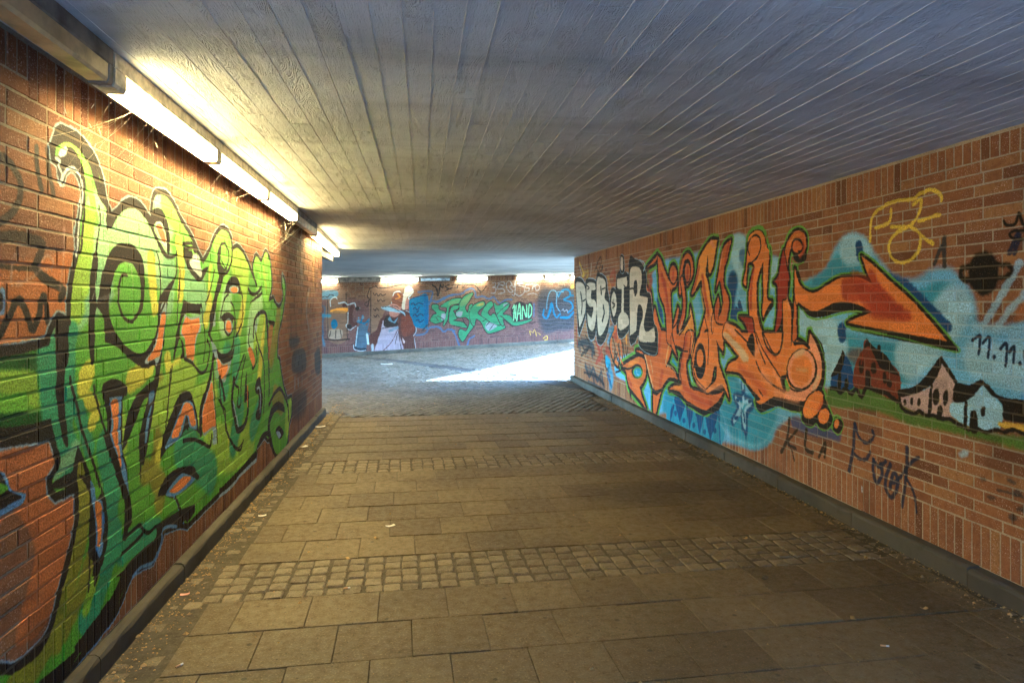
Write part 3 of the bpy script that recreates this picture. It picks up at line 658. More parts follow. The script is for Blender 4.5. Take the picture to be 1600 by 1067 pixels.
('s','limeo',8,84,[(-5036,1162,1),(-5004,1313,1),(-4910,1215),(-4850,1096),(-4872,953),(-4957,855),(-5068,772),(-5377,752),(-5287,850),(-5167,850),(-4957,962),(-4926,1090),(-4972,1157),(-5036,1162,1)]),
('s','limeo',8,82,[(-4867,740),(-4941,673),(-5026,636),(-5090,645),(-5105,696),(-5066,771),(-4988,838),(-4904,871),(-4844,861),(-4830,811),(-4867,740)]),
('s','limeo',8,79,[(-4754,692),(-4780,654),(-4822,630),(-4865,627),(-4893,649),(-4893,686),(-4867,724),(-4824,748),(-4781,749),(-4755,728),(-4754,692)]),
('s','limeo',7,76,[(-4631,660),(-4642,639),(-4662,625),(-4681,624),(-4693,636),(-4694,656),(-4682,677),(-4663,691),(-4643,692),(-4631,680),(-4631,660)]),
('s','limeo',7,72,[(-5232,1845,1),(-5160,1711),(-5049,1647),(-4934,1637),(-4799,1681),(-4631,1734),(-4481,1737),(-4361,1724),(-4256,1679,1),(-4320,1771),(-4376,1881,1),(-4266,1821),(-4087,1701),(-3882,1566),(-3721,1438),(-3595,1329,1),(-3800,1345),(-4087,1369),(-4533,1411,1),(-4453,1441),(-4263,1489,1),(-4382,1532),(-4540,1559),(-4702,1550),(-4865,1501),(-4978,1490),(-5086,1519),(-5179,1560,1),(-5207,1539),(-5231,1650),(-5232,1845,1)]),
('f','k2',9,0,[(-8089,455,1),(-7753,484),(-7568,438),(-7059,391),(-6784,457),(-6542,605,1),(-6668,452),(-6965,354),(-7043,322,1),(-7496,365),(-7532,297,1),(-7568,396),(-7908,446)]),
('f','k2',10,0,[(-8343,460,1),(-8110,609),(-7908,650),(-7772,603,1),(-7830,697),(-8110,676),(-8321,532)]),
('f','k2',13,0,[(-9243,357,1),(-9025,218),(-8935,100,1),(-9285,216),(-9618,275,1),(-9618,135),(-9687,284)]),
('f','k2',11,0,[(-8660,357),(-8365,435),(-8544,129),(-8660,95)]),
('f','limeo',8,0,[(-6934,539),(-6696,622),(-6583,661),(-6611,608),(-6784,554)]),
('f','k2',8,0,[(-6996,583),(-6639,703),(-6569,675),(-6873,567)]),
('f','k2',8,0,[(-5879,651,1),(-5564,736),(-5068,795),(-5036,772),(-5150,667),(-5305,655),(-5506,660),(-5794,560,1),(-5868,590)]),
('f','k2',5,0,[(-4858,665),(-4913,612),(-4998,580),(-5082,582),(-5131,619),(-5125,677),(-5065,731),(-4978,761),(-4897,756),(-4852,719)]),
('f','k2',5,0,[(-4712,657),(-4749,612),(-4812,583),(-4876,581),(-4917,609),(-4917,654),(-4877,700),(-4813,729),(-4751,729),(-4712,701)]),
('f','k2',5,0,[(-4583,652),(-4603,617),(-4638,592),(-4678,588),(-4705,607),(-4709,641),(-4689,677),(-4652,701),(-4614,704),(-4587,686)]),
('f','k2',5,0,[(-4910,896),(-4820,837),(-4747,744),(-4718,698),(-4790,668),(-4910,754)]),
('f','k2',5,0,[(-4835,1220),(-4805,1065),(-4835,905),(-4895,863),(-4850,991),(-4857,1095),(-4941,1222),(-4972,1319)]),
('f','k2',7,0,[(-6507,815,1),(-6425,869),(-6253,897),(-6089,859),(-5826,700),(-5868,653,1),(-6089,784),(-6253,853),(-6425,858)]),
('f','k2',6,0,[(-5762,1504),(-5743,1433),(-5750,1397),(-5599,1505),(-5572,1552),(-5622,1575)]),
('f','k2',7,0,[(-6142,1716,1),(-6075,1889),(-6010,1886),(-6036,1800),(-6128,1703)]),
('f','k2',6,0,[(-5051,1930),(-5069,1894),(-5119,1874),(-5181,1878),(-5232,1905),(-5252,1944),(-5232,1981),(-5181,2001),(-5119,1996),(-5069,1969)]),
('f','k2',6,0,[(-5566,1264,1),(-5510,1369),(-5424,1394),(-5532,1254)]),
('f','k2',7,0,[(-6210,1418),(-5934,1393),(-6010,1317),(-6115,1363)]),
('f','k2',9,0,[(-7390,1635),(-7277,1656),(-7062,1782),(-7132,1828),(-7390,1687)]),
('f','k2',8,0,[(-6712,2211),(-6664,2186),(-6858,1874),(-6924,1863)]),
('f','k2',8,0,[(-6437,2185),(-6379,2180),(-6452,2041),(-6526,1913),(-6505,2032)]),
('f','k2',5,0,[(-5210,1842),(-5181,1798),(-5142,1700),(-5028,1632),(-4920,1627),(-4798,1670),(-4633,1725),(-4479,1731),(-4362,1717),(-4251,1676,1),(-4376,1739),(-4494,1748),(-4649,1745),(-4815,1691),(-4937,1643),(-5038,1653),(-5113,1710),(-5161,1797)]),
('f','k2',5,0,[(-5191,1566,1),(-5066,1508),(-4902,1494),(-4698,1550),(-4570,1571),(-4391,1550),(-4258,1491,1),(-4362,1465),(-4405,1476),(-4540,1493),(-4698,1471),(-4867,1443),(-5010,1448),(-5142,1507)]),
('f','k2',4,0,[(-4436,1404,1),(-4072,1384),(-3625,1347,1),(-3562,1335),(-3502,1273,1),(-3918,1307),(-4417,1354),(-4512,1380)]),
('s','k2',4,16,[(-4371,1875),(-4072,1690),(-3802,1506),(-3562,1321)]),
('s','k2',4,26,[(-4380,1884),(-4308,1758),(-4255,1681)]),
('s','limeo',4,12,[(-4492,1363),(-4154,1342),(-3918,1321),(-3691,1288),(-3506,1273),(-3562,1335),(-3773,1503),(-4040,1686),(-4255,1835),(-4380,1890),(-4380,1831)],0.8),
('s','limeo',5,15,[(-5142,1528),(-5047,1450),(-4937,1428),(-4815,1439),(-4665,1467),(-4509,1491),(-4376,1490),(-4369,1472),(-4509,1436),(-4547,1416),(-4509,1379),(-4334,1367),(-4119,1345)],0.95),
('s','limeo',6,18,[(-5142,1732),(-5047,1645),(-4920,1642),(-4798,1695),(-4665,1741),(-4509,1758),(-4334,1737)],0.8),
('s','k2',10,102,[(-8507,2176,1),(-8583,2095),(-8952,2018),(-8968,1865),(-8870,1737),(-8737,1664),(-8685,1347,1),(-8608,1488),(-8483,1318),(-8256,1106,1),(-8458,1082),(-8659,1226),(-8817,1380),(-9148,1687),(-9148,1927),(-8507,2176,1)]),
('s','k2',9,93,[(-8507,2173,1),(-8360,2098),(-8218,1940),(-8058,1827),(-7839,1827),(-7861,1764),(-7991,1719),(-8036,1606),(-7991,1314),(-7947,1106),(-8058,904),(-8195,745),(-7947,736),(-7818,658,1),(-8507,583,1),(-8360,746),(-8218,959),(-8172,1160),(-8218,1458),(-8360,1608),(-8433,1694),(-8458,1899),(-8507,2173,1)]),
('s','k2',9,90,[(-7827,1898),(-7849,1838),(-7909,1801),(-7986,1803),(-8048,1844),(-8072,1909),(-8048,1971),(-7986,2007),(-7909,2003),(-7849,1961),(-7827,1898)]),
('s','k2',8,147,[(-7726,1682),(-7713,1823),(-7644,2023),(-7492,2093),(-7384,2022),(-7377,1887),(-7500,1793)]),
('s','k2',9,170,[(-7672,1822),(-7603,1634),(-7603,1464),(-7734,1259)]),
('s','k2',8,83,[(-7423,1904),(-7437,1842),(-7476,1805),(-7525,1807),(-7564,1847),(-7579,1911),(-7564,1973),(-7525,2010),(-7476,2008),(-7437,1967),(-7423,1904)]),
('s','k2',8,82,[(-7415,1519,1),(-7358,1407),(-7294,1170),(-7377,934,1),(-7407,1029),(-7384,1181),(-7532,1189),(-7797,1185,1),(-7611,1263),(-7453,1375),(-7415,1519,1)]),
('s','k2',9,86,[(-7818,1184),(-7434,1209),(-7492,1054),(-7571,941),(-7532,669),(-7734,646),(-7726,851),(-7644,1013),(-7991,1071),(-7947,1267),(-7797,1502,1),(-7755,1462),(-7818,1335),(-7818,1184)]),
('s','k2',9,90,[(-7991,1168),(-7947,1090),(-7818,904,1),(-8013,1038),(-7991,1168)]),
('s','k2',11,114,[(-10098,583,1),(-9733,687),(-9285,793),(-9025,764),(-8950,606),(-9076,460),(-9243,374,1),(-9128,254),(-8950,106,1),(-9180,180),(-9618,293),(-9763,364),(-9882,530),(-10098,583,1)]),
('s','k2',10,98,[(-9394,871),(-9206,884),(-9025,830),(-8827,570),(-8636,416),(-8365,462),(-8278,522),(-8069,636),(-7811,642,1),(-7888,706),(-8110,766),(-8278,720),(-8193,833),(-8028,1069),(-8151,1182),(-8499,1167),(-8499,886),(-9025,847),(-9394,871)]),
('s','k2',10,100,[(-8674,355,1),(-8535,350),(-8374,418,1),(-8567,118),(-8660,92),(-8674,355,1)]),
('s','k2',8,80,[(-8089,485,1),(-7908,551),(-7678,593),(-7716,773),(-7604,1037),(-7532,1208),(-7322,1217),(-7391,1009),(-7532,861),(-7496,725),(-7391,586),(-7221,580),(-6996,576),(-6784,591),(-6555,652,1),(-6668,551),(-6873,446),(-7059,391),(-7532,429),(-7753,498),(-8089,485,1)]),
('s','k2',8,76,[(-7356,944),(-7221,1142),(-7059,1229),(-6725,1243),(-6754,991),(-6873,675),(-6996,611),(-7255,683),(-7356,808),(-7356,944)]),
('s','k2',7,70,[(-6725,1168,1),(-6668,936),(-6501,732),(-6433,602,1),(-6555,701),(-6639,710),(-6934,591),(-6980,611),(-6873,675),(-6725,793),(-6725,1168,1)]),
('s','k2',8,75,[(-7390,1650,1),(-7315,1671),(-7132,1799),(-7079,1725),(-6992,1495),(-6858,1384),(-6808,1441),(-6858,1552),(-6941,1779),(-6992,1880),(-6941,2062,1),(-6907,1876),(-6808,1942),(-6712,2204,1),(-6858,2217),(-7027,2140),(-7168,2034),(-7241,1862),(-7390,1650,1)]),
('s','k2',7,72,[(-7097,1726),(-6992,1495),(-7044,1380),(-7150,1188),(-6924,1269),(-6941,872,1),(-6680,896,1),(-6696,1059),(-6737,1194,1),(-6572,1054,1),(-6556,1189),(-6526,1351),(-6728,1366),(-6808,1441),(-7097,1726)]),
('s','k2',7,69,[(-6744,1683,1),(-6649,1933),(-6541,2128),(-6387,2178,1),(-6481,1990),(-6541,1900),(-6556,1740),(-6437,1591),(-6466,1446),(-6526,1351),(-6728,1359),(-6760,1497),(-6680,1620,1),(-6649,1525),(-6664,1416),(-6572,1525),(-6587,1660),(-6649,1783),(-6744,1683,1)]),
('s','k2',6,64,[(-6541,1351,1),(-6279,1320),(-6036,1191),(-5909,1065),(-5859,972,1),(-6115,948,1),(-6169,1032),(-6251,1051),(-6541,1190),(-6572,1067),(-6728,1194),(-6541,1351,1)]),
('s','k2',6,56,[(-6041,2099),(-6010,2183),(-5859,2216),(-5750,2175),(-5680,2045),(-5640,2001),(-5668,1786),(-5680,1599),(-5595,1566,1),(-5680,1505),(-5750,1415,1),(-5762,1504),(-5743,1599),(-5750,1765),(-5750,1908,1),(-5822,1816),(-5859,1721),(-5859,1552),(-5810,1384),(-5715,1245),(-5599,1135),(-5532,1111),(-5467,1144),(-5424,1259),(-5424,1552),(-5371,1596),(-5309,1552),(-5268,1497,1),(-5278,1420),(-5268,1256,1),(-5140,1241),(-5045,1204,1),(-5045,1026),(-5622,970),(-5859,1068),(-6010,1230),(-6075,1352),(-6010,1416),(-6023,1601),(-5984,1761),(-5909,1893),(-6036,1924),(-6075,1714,1),(-6128,1753),(-6075,1889),(-6041,2099)]),
('s','k2',6,61,[(-6210,1418,1),(-6010,1416),(-5934,1381),(-5934,1209),(-6010,1230),(-6075,1339),(-6210,1418,1)]),
('s','k2',5,126,[(-5361,1752),(-5371,1886),(-5329,2016),(-5258,2087),(-5179,2106),(-5111,2073),(-5102,2008),(-5150,1964)]),
('s','k2',5,49,[(-5111,2009),(-5126,1979),(-5164,1962),(-5213,1966),(-5253,1989),(-5268,2022),(-5253,2053),(-5213,2069),(-5164,2065),(-5126,2042),(-5111,2009)]),
('s','k2',5,53,[(-5403,2000),(-5350,1851),(-5319,1750),(-5361,1596),(-5424,1574),(-5445,1394),(-5555,1276,1),(-5510,1437),(-5499,1597),(-5510,1711),(-5566,1736,1),(-5488,1790),(-5445,1913),(-5403,2000)]),
('s','k2',5,49,[(-5218,1834,1),(-5189,1746),(-5121,1658),(-5198,1573),(-5198,1270,1),(-5262,1245),(-5248,1442),(-5218,1834,1)]),
('s','k2',6,56,[(-6502,867,1),(-6425,949),(-6229,1027),(-6277,1118),(-6554,1204),(-6715,1172),(-6715,1244),(-5911,1278),(-5450,1298),(-5305,1304),(-5287,1201),(-5036,1180,1),(-5012,1317,1),(-4941,1222),(-4857,1095),(-4857,973),(-4941,865),(-5068,772),(-5377,747),(-5564,736),(-5784,639),(-5879,651,1),(-5805,703),(-6089,827),(-6229,878),(-6502,867,1)]),
('s','k2',5,47,[(-5036,1162,1),(-5004,1313,1),(-4910,1215),(-4850,1096),(-4872,953),(-4957,855),(-5068,772),(-5377,752),(-5287,850),(-5167,850),(-4957,962),(-4926,1090),(-4972,1157),(-5036,1162,1)]),
('s','k2',5,46,[(-4867,740),(-4941,673),(-5026,636),(-5090,645),(-5105,696),(-5066,771),(-4988,838),(-4904,871),(-4844,861),(-4830,811),(-4867,740)]),
('s','k2',4,44,[(-4754,692),(-4780,654),(-4822,630),(-4865,627),(-4893,649),(-4893,686),(-4867,724),(-4824,748),(-4781,749),(-4755,728),(-4754,692)]),
('s','k2',4,42,[(-4631,660),(-4642,639),(-4662,625),(-4681,624),(-4693,636),(-4694,656),(-4682,677),(-4663,691),(-4643,692),(-4631,680),(-4631,660)]),
('s','k2',4,41,[(-5232,1845,1),(-5160,1711),(-5049,1647),(-4934,1637),(-4799,1681),(-4631,1734),(-4481,1737),(-4361,1724),(-4256,1679,1),(-4320,1771),(-4376,1881,1),(-4266,1821),(-4087,1701),(-3882,1566),(-3721,1438),(-3595,1329,1),(-3800,1345),(-4087,1369),(-4533,1411,1),(-4453,1441),(-4263,1489,1),(-4382,1532),(-4540,1559),(-4702,1550),(-4865,1501),(-4978,1490),(-5086,1519),(-5179,1560,1),(-5207,1539),(-5231,1650),(-5232,1845,1)]),
('s','k2',9,53,[(-8507,2176,1),(-8583,2095),(-8952,2018),(-8968,1865),(-8870,1737),(-8737,1664),(-8685,1347,1),(-8608,1488),(-8483,1318),(-8256,1106,1),(-8458,1082),(-8659,1226),(-8817,1380),(-9148,1687),(-9148,1927),(-8507,2176,1)]),
('f','o2',13,0,[(-8507,2176,1),(-8583,2095),(-8952,2018),(-8968,1865),(-8870,1737),(-8737,1664),(-8685,1347,1),(-8608,1488),(-8483,1318),(-8256,1106,1),(-8458,1082),(-8659,1226),(-8817,1380),(-9148,1687),(-9148,1927)]),
('f','o2',12,0,[(-8507,2173,1),(-8360,2098),(-8218,1940),(-8058,1827),(-7839,1827),(-7861,1764),(-7991,1719),(-8036,1606),(-7991,1314),(-7947,1106),(-8058,904),(-8195,745),(-7947,736),(-7818,658,1),(-8507,583,1),(-8360,746),(-8218,959),(-8172,1160),(-8218,1458),(-8360,1608),(-8433,1694),(-8458,1899)]),
('s','k2',8,46,[(-7827,1898),(-7849,1838),(-7909,1801),(-7986,1803),(-8048,1844),(-8072,1909),(-8048,1971),(-7986,2007),(-7909,2003),(-7849,1961),(-7827,1898)]),
('f','o2',12,0,[(-7827,1898),(-7849,1838),(-7909,1801),(-7986,1803),(-8048,1844),(-8072,1909),(-8048,1971),(-7986,2007),(-7909,2003),(-7849,1961)]),
('s','k2',7,107,[(-7726,1682),(-7713,1823),(-7644,2023),(-7492,2093),(-7384,2022),(-7377,1887),(-7500,1793)]),
('s','o2',11,64,[(-7726,1682),(-7713,1823),(-7644,2023),(-7492,2093),(-7384,2022),(-7377,1887),(-7500,1793)]),
('s','k2',7,129,[(-7672,1822),(-7603,1634),(-7603,1464),(-7734,1259)]),
('s','o2',11,85,[(-7672,1822),(-7603,1634),(-7603,1464),(-7734,1259)]),
('s','k2',7,42,[(-7423,1904),(-7437,1842),(-7476,1805),(-7525,1807),(-7564,1847),(-7579,1911),(-7564,1973),(-7525,2010),(-7476,2008),(-7437,1967),(-7423,1904)]),
('f','o2',11,0,[(-7423,1904),(-7437,1842),(-7476,1805),(-7525,1807),(-7564,1847),(-7579,1911),(-7564,1973),(-7525,2010),(-7476,2008),(-7437,1967)]),
('s','k2',7,42,[(-7415,1519,1),(-7358,1407),(-7294,1170),(-7377,934,1),(-7407,1029),(-7384,1181),(-7532,1189),(-7797,1185,1),(-7611,1263),(-7453,1375),(-7415,1519,1)]),
('f','oy',11,0,[(-7415,1519,1),(-7358,1407),(-7294,1170),(-7377,934,1),(-7407,1029),(-7384,1181),(-7532,1189),(-7797,1185,1),(-7611,1263),(-7453,1375)]),
('f','o2',11,0,[(-7818,1184),(-7434,1209),(-7492,1054),(-7571,941),(-7532,669),(-7734,646),(-7726,851),(-7644,1013),(-7991,1071),(-7947,1267),(-7797,1502,1),(-7755,1462),(-7818,1335)]),
('s','k2',8,46,[(-7991,1168),(-7947,1090),(-7818,904,1),(-8013,1038),(-7991,1168)]),
('f','o2',12,0,[(-7991,1168),(-7947,1090),(-7818,904,1),(-8013,1038)]),
('s','k2',10,59,[(-10098,583,1),(-9733,687),(-9285,793),(-9025,764),(-8950,606),(-9076,460),(-9243,374,1),(-9128,254),(-8950,106,1),(-9180,180),(-9618,293),(-9763,364),(-9882,530),(-10098,583,1)]),
('f','o2',15,0,[(-10098,583,1),(-9733,687),(-9285,793),(-9025,764),(-8950,606),(-9076,460),(-9243,374,1),(-9128,254),(-8950,106,1),(-9180,180),(-9618,293),(-9763,364),(-9882,530)]),
('f','o2',13,0,[(-9394,871),(-9206,884),(-9025,830),(-8827,570),(-8636,416),(-8365,462),(-8278,522),(-8069,636),(-7811,642,1),(-7888,706),(-8110,766),(-8278,720),(-8193,833),(-8028,1069),(-8151,1182),(-8499,1167),(-8499,886),(-9025,847)]),
('s','k2',9,51,[(-8674,355,1),(-8535,350),(-8374,418,1),(-8567,118),(-8660,92),(-8674,355,1)]),
('f','o2',13,0,[(-8674,355,1),(-8535,350),(-8374,418,1),(-8567,118),(-8660,92)]),
('s','k2',7,41,[(-8089,485,1),(-7908,551),(-7678,593),(-7716,773),(-7604,1037),(-7532,1208),(-7322,1217),(-7391,1009),(-7532,861),(-7496,725),(-7391,586),(-7221,580),(-6996,576),(-6784,591),(-6555,652,1),(-6668,551),(-6873,446),(-7059,391),(-7532,429),(-7753,498),(-8089,485,1)]),
('f','o2',10,0,[(-8089,485,1),(-7908,551),(-7678,593),(-7716,773),(-7604,1037),(-7532,1208),(-7322,1217),(-7391,1009),(-7532,861),(-7496,725),(-7391,586),(-7221,580),(-6996,576),(-6784,591),(-6555,652,1),(-6668,551),(-6873,446),(-7059,391),(-7532,429),(-7753,498)]),
('f','o',10,0,[(-7356,944),(-7221,1142),(-7059,1229),(-6725,1243),(-6754,991),(-6873,675),(-6996,611),(-7255,683),(-7356,808)]),
('s','k2',6,36,[(-6725,1168,1),(-6668,936),(-6501,732),(-6433,602,1),(-6555,701),(-6639,710),(-6934,591),(-6980,611),(-6873,675),(-6725,793),(-6725,1168,1)]),
('f','o',9,0,[(-6725,1168,1),(-6668,936),(-6501,732),(-6433,602,1),(-6555,701),(-6639,710),(-6934,591),(-6980,611),(-6873,675),(-6725,793)]),
('s','k2',6,39,[(-7390,1650,1),(-7315,1671),(-7132,1799),(-7079,1725),(-6992,1495),(-6858,1384),(-6808,1441),(-6858,1552),(-6941,1779),(-6992,1880),(-6941,2062,1),(-6907,1876),(-6808,1942),(-6712,2204,1),(-6858,2217),(-7027,2140),(-7168,2034),(-7241,1862),(-7390,1650,1)]),
('f','oy',10,0,[(-7390,1650,1),(-7315,1671),(-7132,1799),(-7079,1725),(-6992,1495),(-6858,1384),(-6808,1441),(-6858,1552),(-6941,1779),(-6992,1880),(-6941,2062,1),(-6907,1876),(-6808,1942),(-6712,2204,1),(-6858,2217),(-7027,2140),(-7168,2034),(-7241,1862)]),
('f','o',9,0,[(-7097,1726),(-6992,1495),(-7044,1380),(-7150,1188),(-6924,1269),(-6941,872,1),(-6680,896,1),(-6696,1059),(-6737,1194,1),(-6572,1054,1),(-6556,1189),(-6526,1351),(-6728,1366),(-6808,1441)]),
('s','k2',6,35,[(-6744,1683,1),(-6649,1933),(-6541,2128),(-6387,2178,1),(-6481,1990),(-6541,1900),(-6556,1740),(-6437,1591),(-6466,1446),(-6526,1351),(-6728,1359),(-6760,1497),(-6680,1620,1),(-6649,1525),(-6664,1416),(-6572,1525),(-6587,1660),(-6649,1783),(-6744,1683,1)]),
('f','o2',9,0,[(-6744,1683,1),(-6649,1933),(-6541,2128),(-6387,2178,1),(-6481,1990),(-6541,1900),(-6556,1740),(-6437,1591),(-6466,1446),(-6526,1351),(-6728,1359),(-6760,1497),(-6680,1620,1),(-6649,1525),(-6664,1416),(-6572,1525),(-6587,1660),(-6649,1783)]),
('f','o',8,0,[(-6541,1351,1),(-6279,1320),(-6036,1191),(-5909,1065),(-5859,972,1),(-6115,948,1),(-6169,1032),(-6251,1051),(-6541,1190),(-6572,1067),(-6728,1194)]),
('f','o',7,0,[(-6041,2099),(-6010,2183),(-5859,2216),(-5750,2175),(-5680,2045),(-5640,2001),(-5668,1786),(-5680,1599),(-5595,1566,1),(-5680,1505),(-5750,1415,1),(-5762,1504),(-5743,1599),(-5750,1765),(-5750,1908,1),(-5822,1816),(-5859,1721),(-5859,1552),(-5810,1384),(-5715,1245),(-5599,1135),(-5532,1111),(-5467,1144),(-5424,1259),(-5424,1552),(-5371,1596),(-5309,1552),(-5268,1497,1),(-5278,1420),(-5268,1256,1),(-5140,1241),(-5045,1204,1),(-5045,1026),(-5622,970),(-5859,1068),(-6010,1230),(-6075,1352),(-6010,1416),(-6023,1601),(-5984,1761),(-5909,1893),(-6036,1924),(-6075,1714,1),(-6128,1753),(-6075,1889)]),
('s','k2',5,31,[(-6210,1418,1),(-6010,1416),(-5934,1381),(-5934,1209),(-6010,1230),(-6075,1339),(-6210,1418,1)]),
('f','red',8,0,[(-6210,1418,1),(-6010,1416),(-5934,1381),(-5934,1209),(-6010,1230),(-6075,1339)]),
('s','k2',4,102,[(-5361,1752),(-5371,1886),(-5329,2016),(-5258,2087),(-5179,2106),(-5111,2073),(-5102,2008),(-5150,1964)]),
('s','o2',6,76,[(-5361,1752),(-5371,1886),(-5329,2016),(-5258,2087),(-5179,2106),(-5111,2073),(-5102,2008),(-5150,1964)]),
('s','k2',4,25,[(-5111,2009),(-5126,1979),(-5164,1962),(-5213,1966),(-5253,1989),(-5268,2022),(-5253,2053),(-5213,2069),(-5164,2065),(-5126,2042),(-5111,2009)]),
('f','o2',6,0,[(-5111,2009),(-5126,1979),(-5164,1962),(-5213,1966),(-5253,1989),(-5268,2022),(-5253,2053),(-5213,2069),(-5164,2065),(-5126,2042)]),
('s','k2',5,27,[(-5403,2000),(-5350,1851),(-5319,1750),(-5361,1596),(-5424,1574),(-5445,1394),(-5555,1276,1),(-5510,1437),(-5499,1597),(-5510,1711),(-5566,1736,1),(-5488,1790),(-5445,1913),(-5403,2000)]),
('f','red',7,0,[(-5403,2000),(-5350,1851),(-5319,1750),(-5361,1596),(-5424,1574),(-5445,1394),(-5555,1276,1),(-5510,1437),(-5499,1597),(-5510,1711),(-5566,1736,1),(-5488,1790),(-5445,1913)]),
('s','k2',4,25,[(-5218,1834,1),(-5189,1746),(-5121,1658),(-5198,1573),(-5198,1270,1),(-5262,1245),(-5248,1442),(-5218,1834,1)]),
('f','o2',6,0,[(-5218,1834,1),(-5189,1746),(-5121,1658),(-5198,1573),(-5198,1270,1),(-5262,1245),(-5248,1442)]),
('f','o',7,0,[(-6502,867,1),(-6425,949),(-6229,1027),(-6277,1118),(-6554,1204),(-6715,1172),(-6715,1244),(-5911,1278),(-5450,1298),(-5305,1304),(-5287,1201),(-5036,1180,1),(-5012,1317,1),(-4941,1222),(-4857,1095),(-4857,973),(-4941,865),(-5068,772),(-5377,747),(-5564,736),(-5784,639),(-5879,651,1),(-5805,703),(-6089,827),(-6229,878)]),
('f','pk',6,0,[(-5036,1162,1),(-5004,1313,1),(-4910,1215),(-4850,1096),(-4872,953),(-4957,855),(-5068,772),(-5377,752),(-5287,850),(-5167,850),(-4957,962),(-4926,1090),(-4972,1157)]),
('s','k2',4,24,[(-4867,740),(-4941,673),(-5026,636),(-5090,645),(-5105,696),(-5066,771),(-4988,838),(-4904,871),(-4844,861),(-4830,811),(-4867,740)]),
('f','o',6,0,[(-4867,740),(-4941,673),(-5026,636),(-5090,645),(-5105,696),(-5066,771),(-4988,838),(-4904,871),(-4844,861),(-4830,811)]),
('s','k2',4,23,[(-4754,692),(-4780,654),(-4822,630),(-4865,627),(-4893,649),(-4893,686),(-4867,724),(-4824,748),(-4781,749),(-4755,728),(-4754,692)]),
('f','o',6,0,[(-4754,692),(-4780,654),(-4822,630),(-4865,627),(-4893,649),(-4893,686),(-4867,724),(-4824,748),(-4781,749),(-4755,728)]),
('s','k2',4,22,[(-4631,660),(-4642,639),(-4662,625),(-4681,624),(-4693,636),(-4694,656),(-4682,677),(-4663,691),(-4643,692),(-4631,680),(-4631,660)]),
('f','o',5,0,[(-4631,660),(-4642,639),(-4662,625),(-4681,624),(-4693,636),(-4694,656),(-4682,677),(-4663,691),(-4643,692),(-4631,680)]),
('s','k2',3,21,[(-5232,1845,1),(-5160,1711),(-5049,1647),(-4934,1637),(-4799,1681),(-4631,1734),(-4481,1737),(-4361,1724),(-4256,1679,1),(-4320,1771),(-4376,1881,1),(-4266,1821),(-4087,1701),(-3882,1566),(-3721,1438),(-3595,1329,1),(-3800,1345),(-4087,1369),(-4533,1411,1),(-4453,1441),(-4263,1489,1),(-4382,1532),(-4540,1559),(-4702,1550),(-4865,1501),(-4978,1490),(-5086,1519),(-5179,1560,1),(-5207,1539),(-5231,1650),(-5232,1845,1)]),
('f','o',5,0,[(-5232,1845,1),(-5160,1711),(-5049,1647),(-4934,1637),(-4799,1681),(-4631,1734),(-4481,1737),(-4361,1724),(-4256,1679,1),(-4320,1771),(-4376,1881,1),(-4266,1821),(-4087,1701),(-3882,1566),(-3721,1438),(-3595,1329,1),(-3800,1345),(-4087,1369),(-4533,1411,1),(-4453,1441),(-4263,1489,1),(-4382,1532),(-4540,1559),(-4702,1550),(-4865,1501),(-4978,1490),(-5086,1519),(-5179,1560,1),(-5207,1539),(-5231,1650)]),
('f','red',37,0,[(-4586,1723),(-4362,1706),(-4264,1667),(-4306,1759),(-4251,1774),(-4171,1665),(-4055,1576),(-3958,1516),(-4018,1456),(-4171,1470),(-4264,1487),(-4334,1559),(-4570,1579)],0.75),
('f','red',39,0,[(-4119,1559),(-3910,1508),(-3910,1442),(-4018,1456)],0.6),
('f','red',41,0,[(-4492,1766),(-4238,1709),(-4025,1549),(-3873,1455),(-4072,1439),(-4308,1480)],0.6),
('s','red',43,57,[(-7079,1841),(-6992,1609),(-6924,1439)],0.7),
('s','red',34,42,[(-5934,1870),(-5972,1699),(-5984,1502)],0.75),
('s','red',30,41,[(-6618,1796),(-6572,1660)],0.6),
('s','oy',43,57,[(-7114,2002),(-6992,2094),(-6858,2112)],0.8),
('s','pk',41,55,[(-6858,2196),(-6792,2149)],0.8),
('s','pk',30,33,[(-6587,2091),(-6649,1919)],0.8),
('f','cream',18,0,[(-6556,1256),(-6393,1224),(-6036,1042),(-6115,998),(-6251,1090),(-6541,1204)],0.9),
('s','pk',56,78,[(-6481,1326),(-6307,1254)],0.8),
('s','pk',62,73,[(-6841,1426),(-6858,1272)],0.7),
('s','pk',29,36,[(-5340,1596),(-5319,1507)],0.7),
('s','pk',43,45,[(-7097,1697),(-7044,1495)],0.6),
('s','oy',59,61,[(-5361,1552),(-5371,1329)],0.5),
('s','k2',6,19,[(-6010,2003),(-6041,2074),(-5984,2156),(-5884,2176),(-5810,2139),(-5798,2054),(-5859,1975),(-5959,1932)]),
('s','k2',5,17,[(-5278,2012),(-5248,2070),(-5169,2068),(-5111,2020),(-5121,1978),(-5169,1971)]),
('s','k2',6,15,[(-5859,1745),(-5859,1552),(-5822,1384),(-5691,1222),(-5599,1135),(-5532,1111),(-5467,1144),(-5424,1270),(-5424,1529)]),
('s','k2',6,14,[(-5750,1908),(-5822,1816),(-5859,1721)]),
('s','k2',6,17,[(-5934,1381),(-5859,1189),(-5715,1009)]),
('s','k2',4,13,[(-5329,1729),(-5319,1574),(-5278,1486),(-5278,1245)]),
('f','k2',6,0,[(-6036,1191),(-5934,1270),(-5909,1065)]),
('s','k2',5,17,[(-6307,1293),(-6036,1179)]),
('s','k2',6,18,[(-7027,1409),(-6924,1184),(-6941,900)]),
('f','k2',8,0,[(-7315,837),(-7259,1035),(-7168,1092),(-7044,1078),(-7027,864),(-7079,859),(-7097,1031),(-7168,1048),(-7222,964),(-7241,844)]),
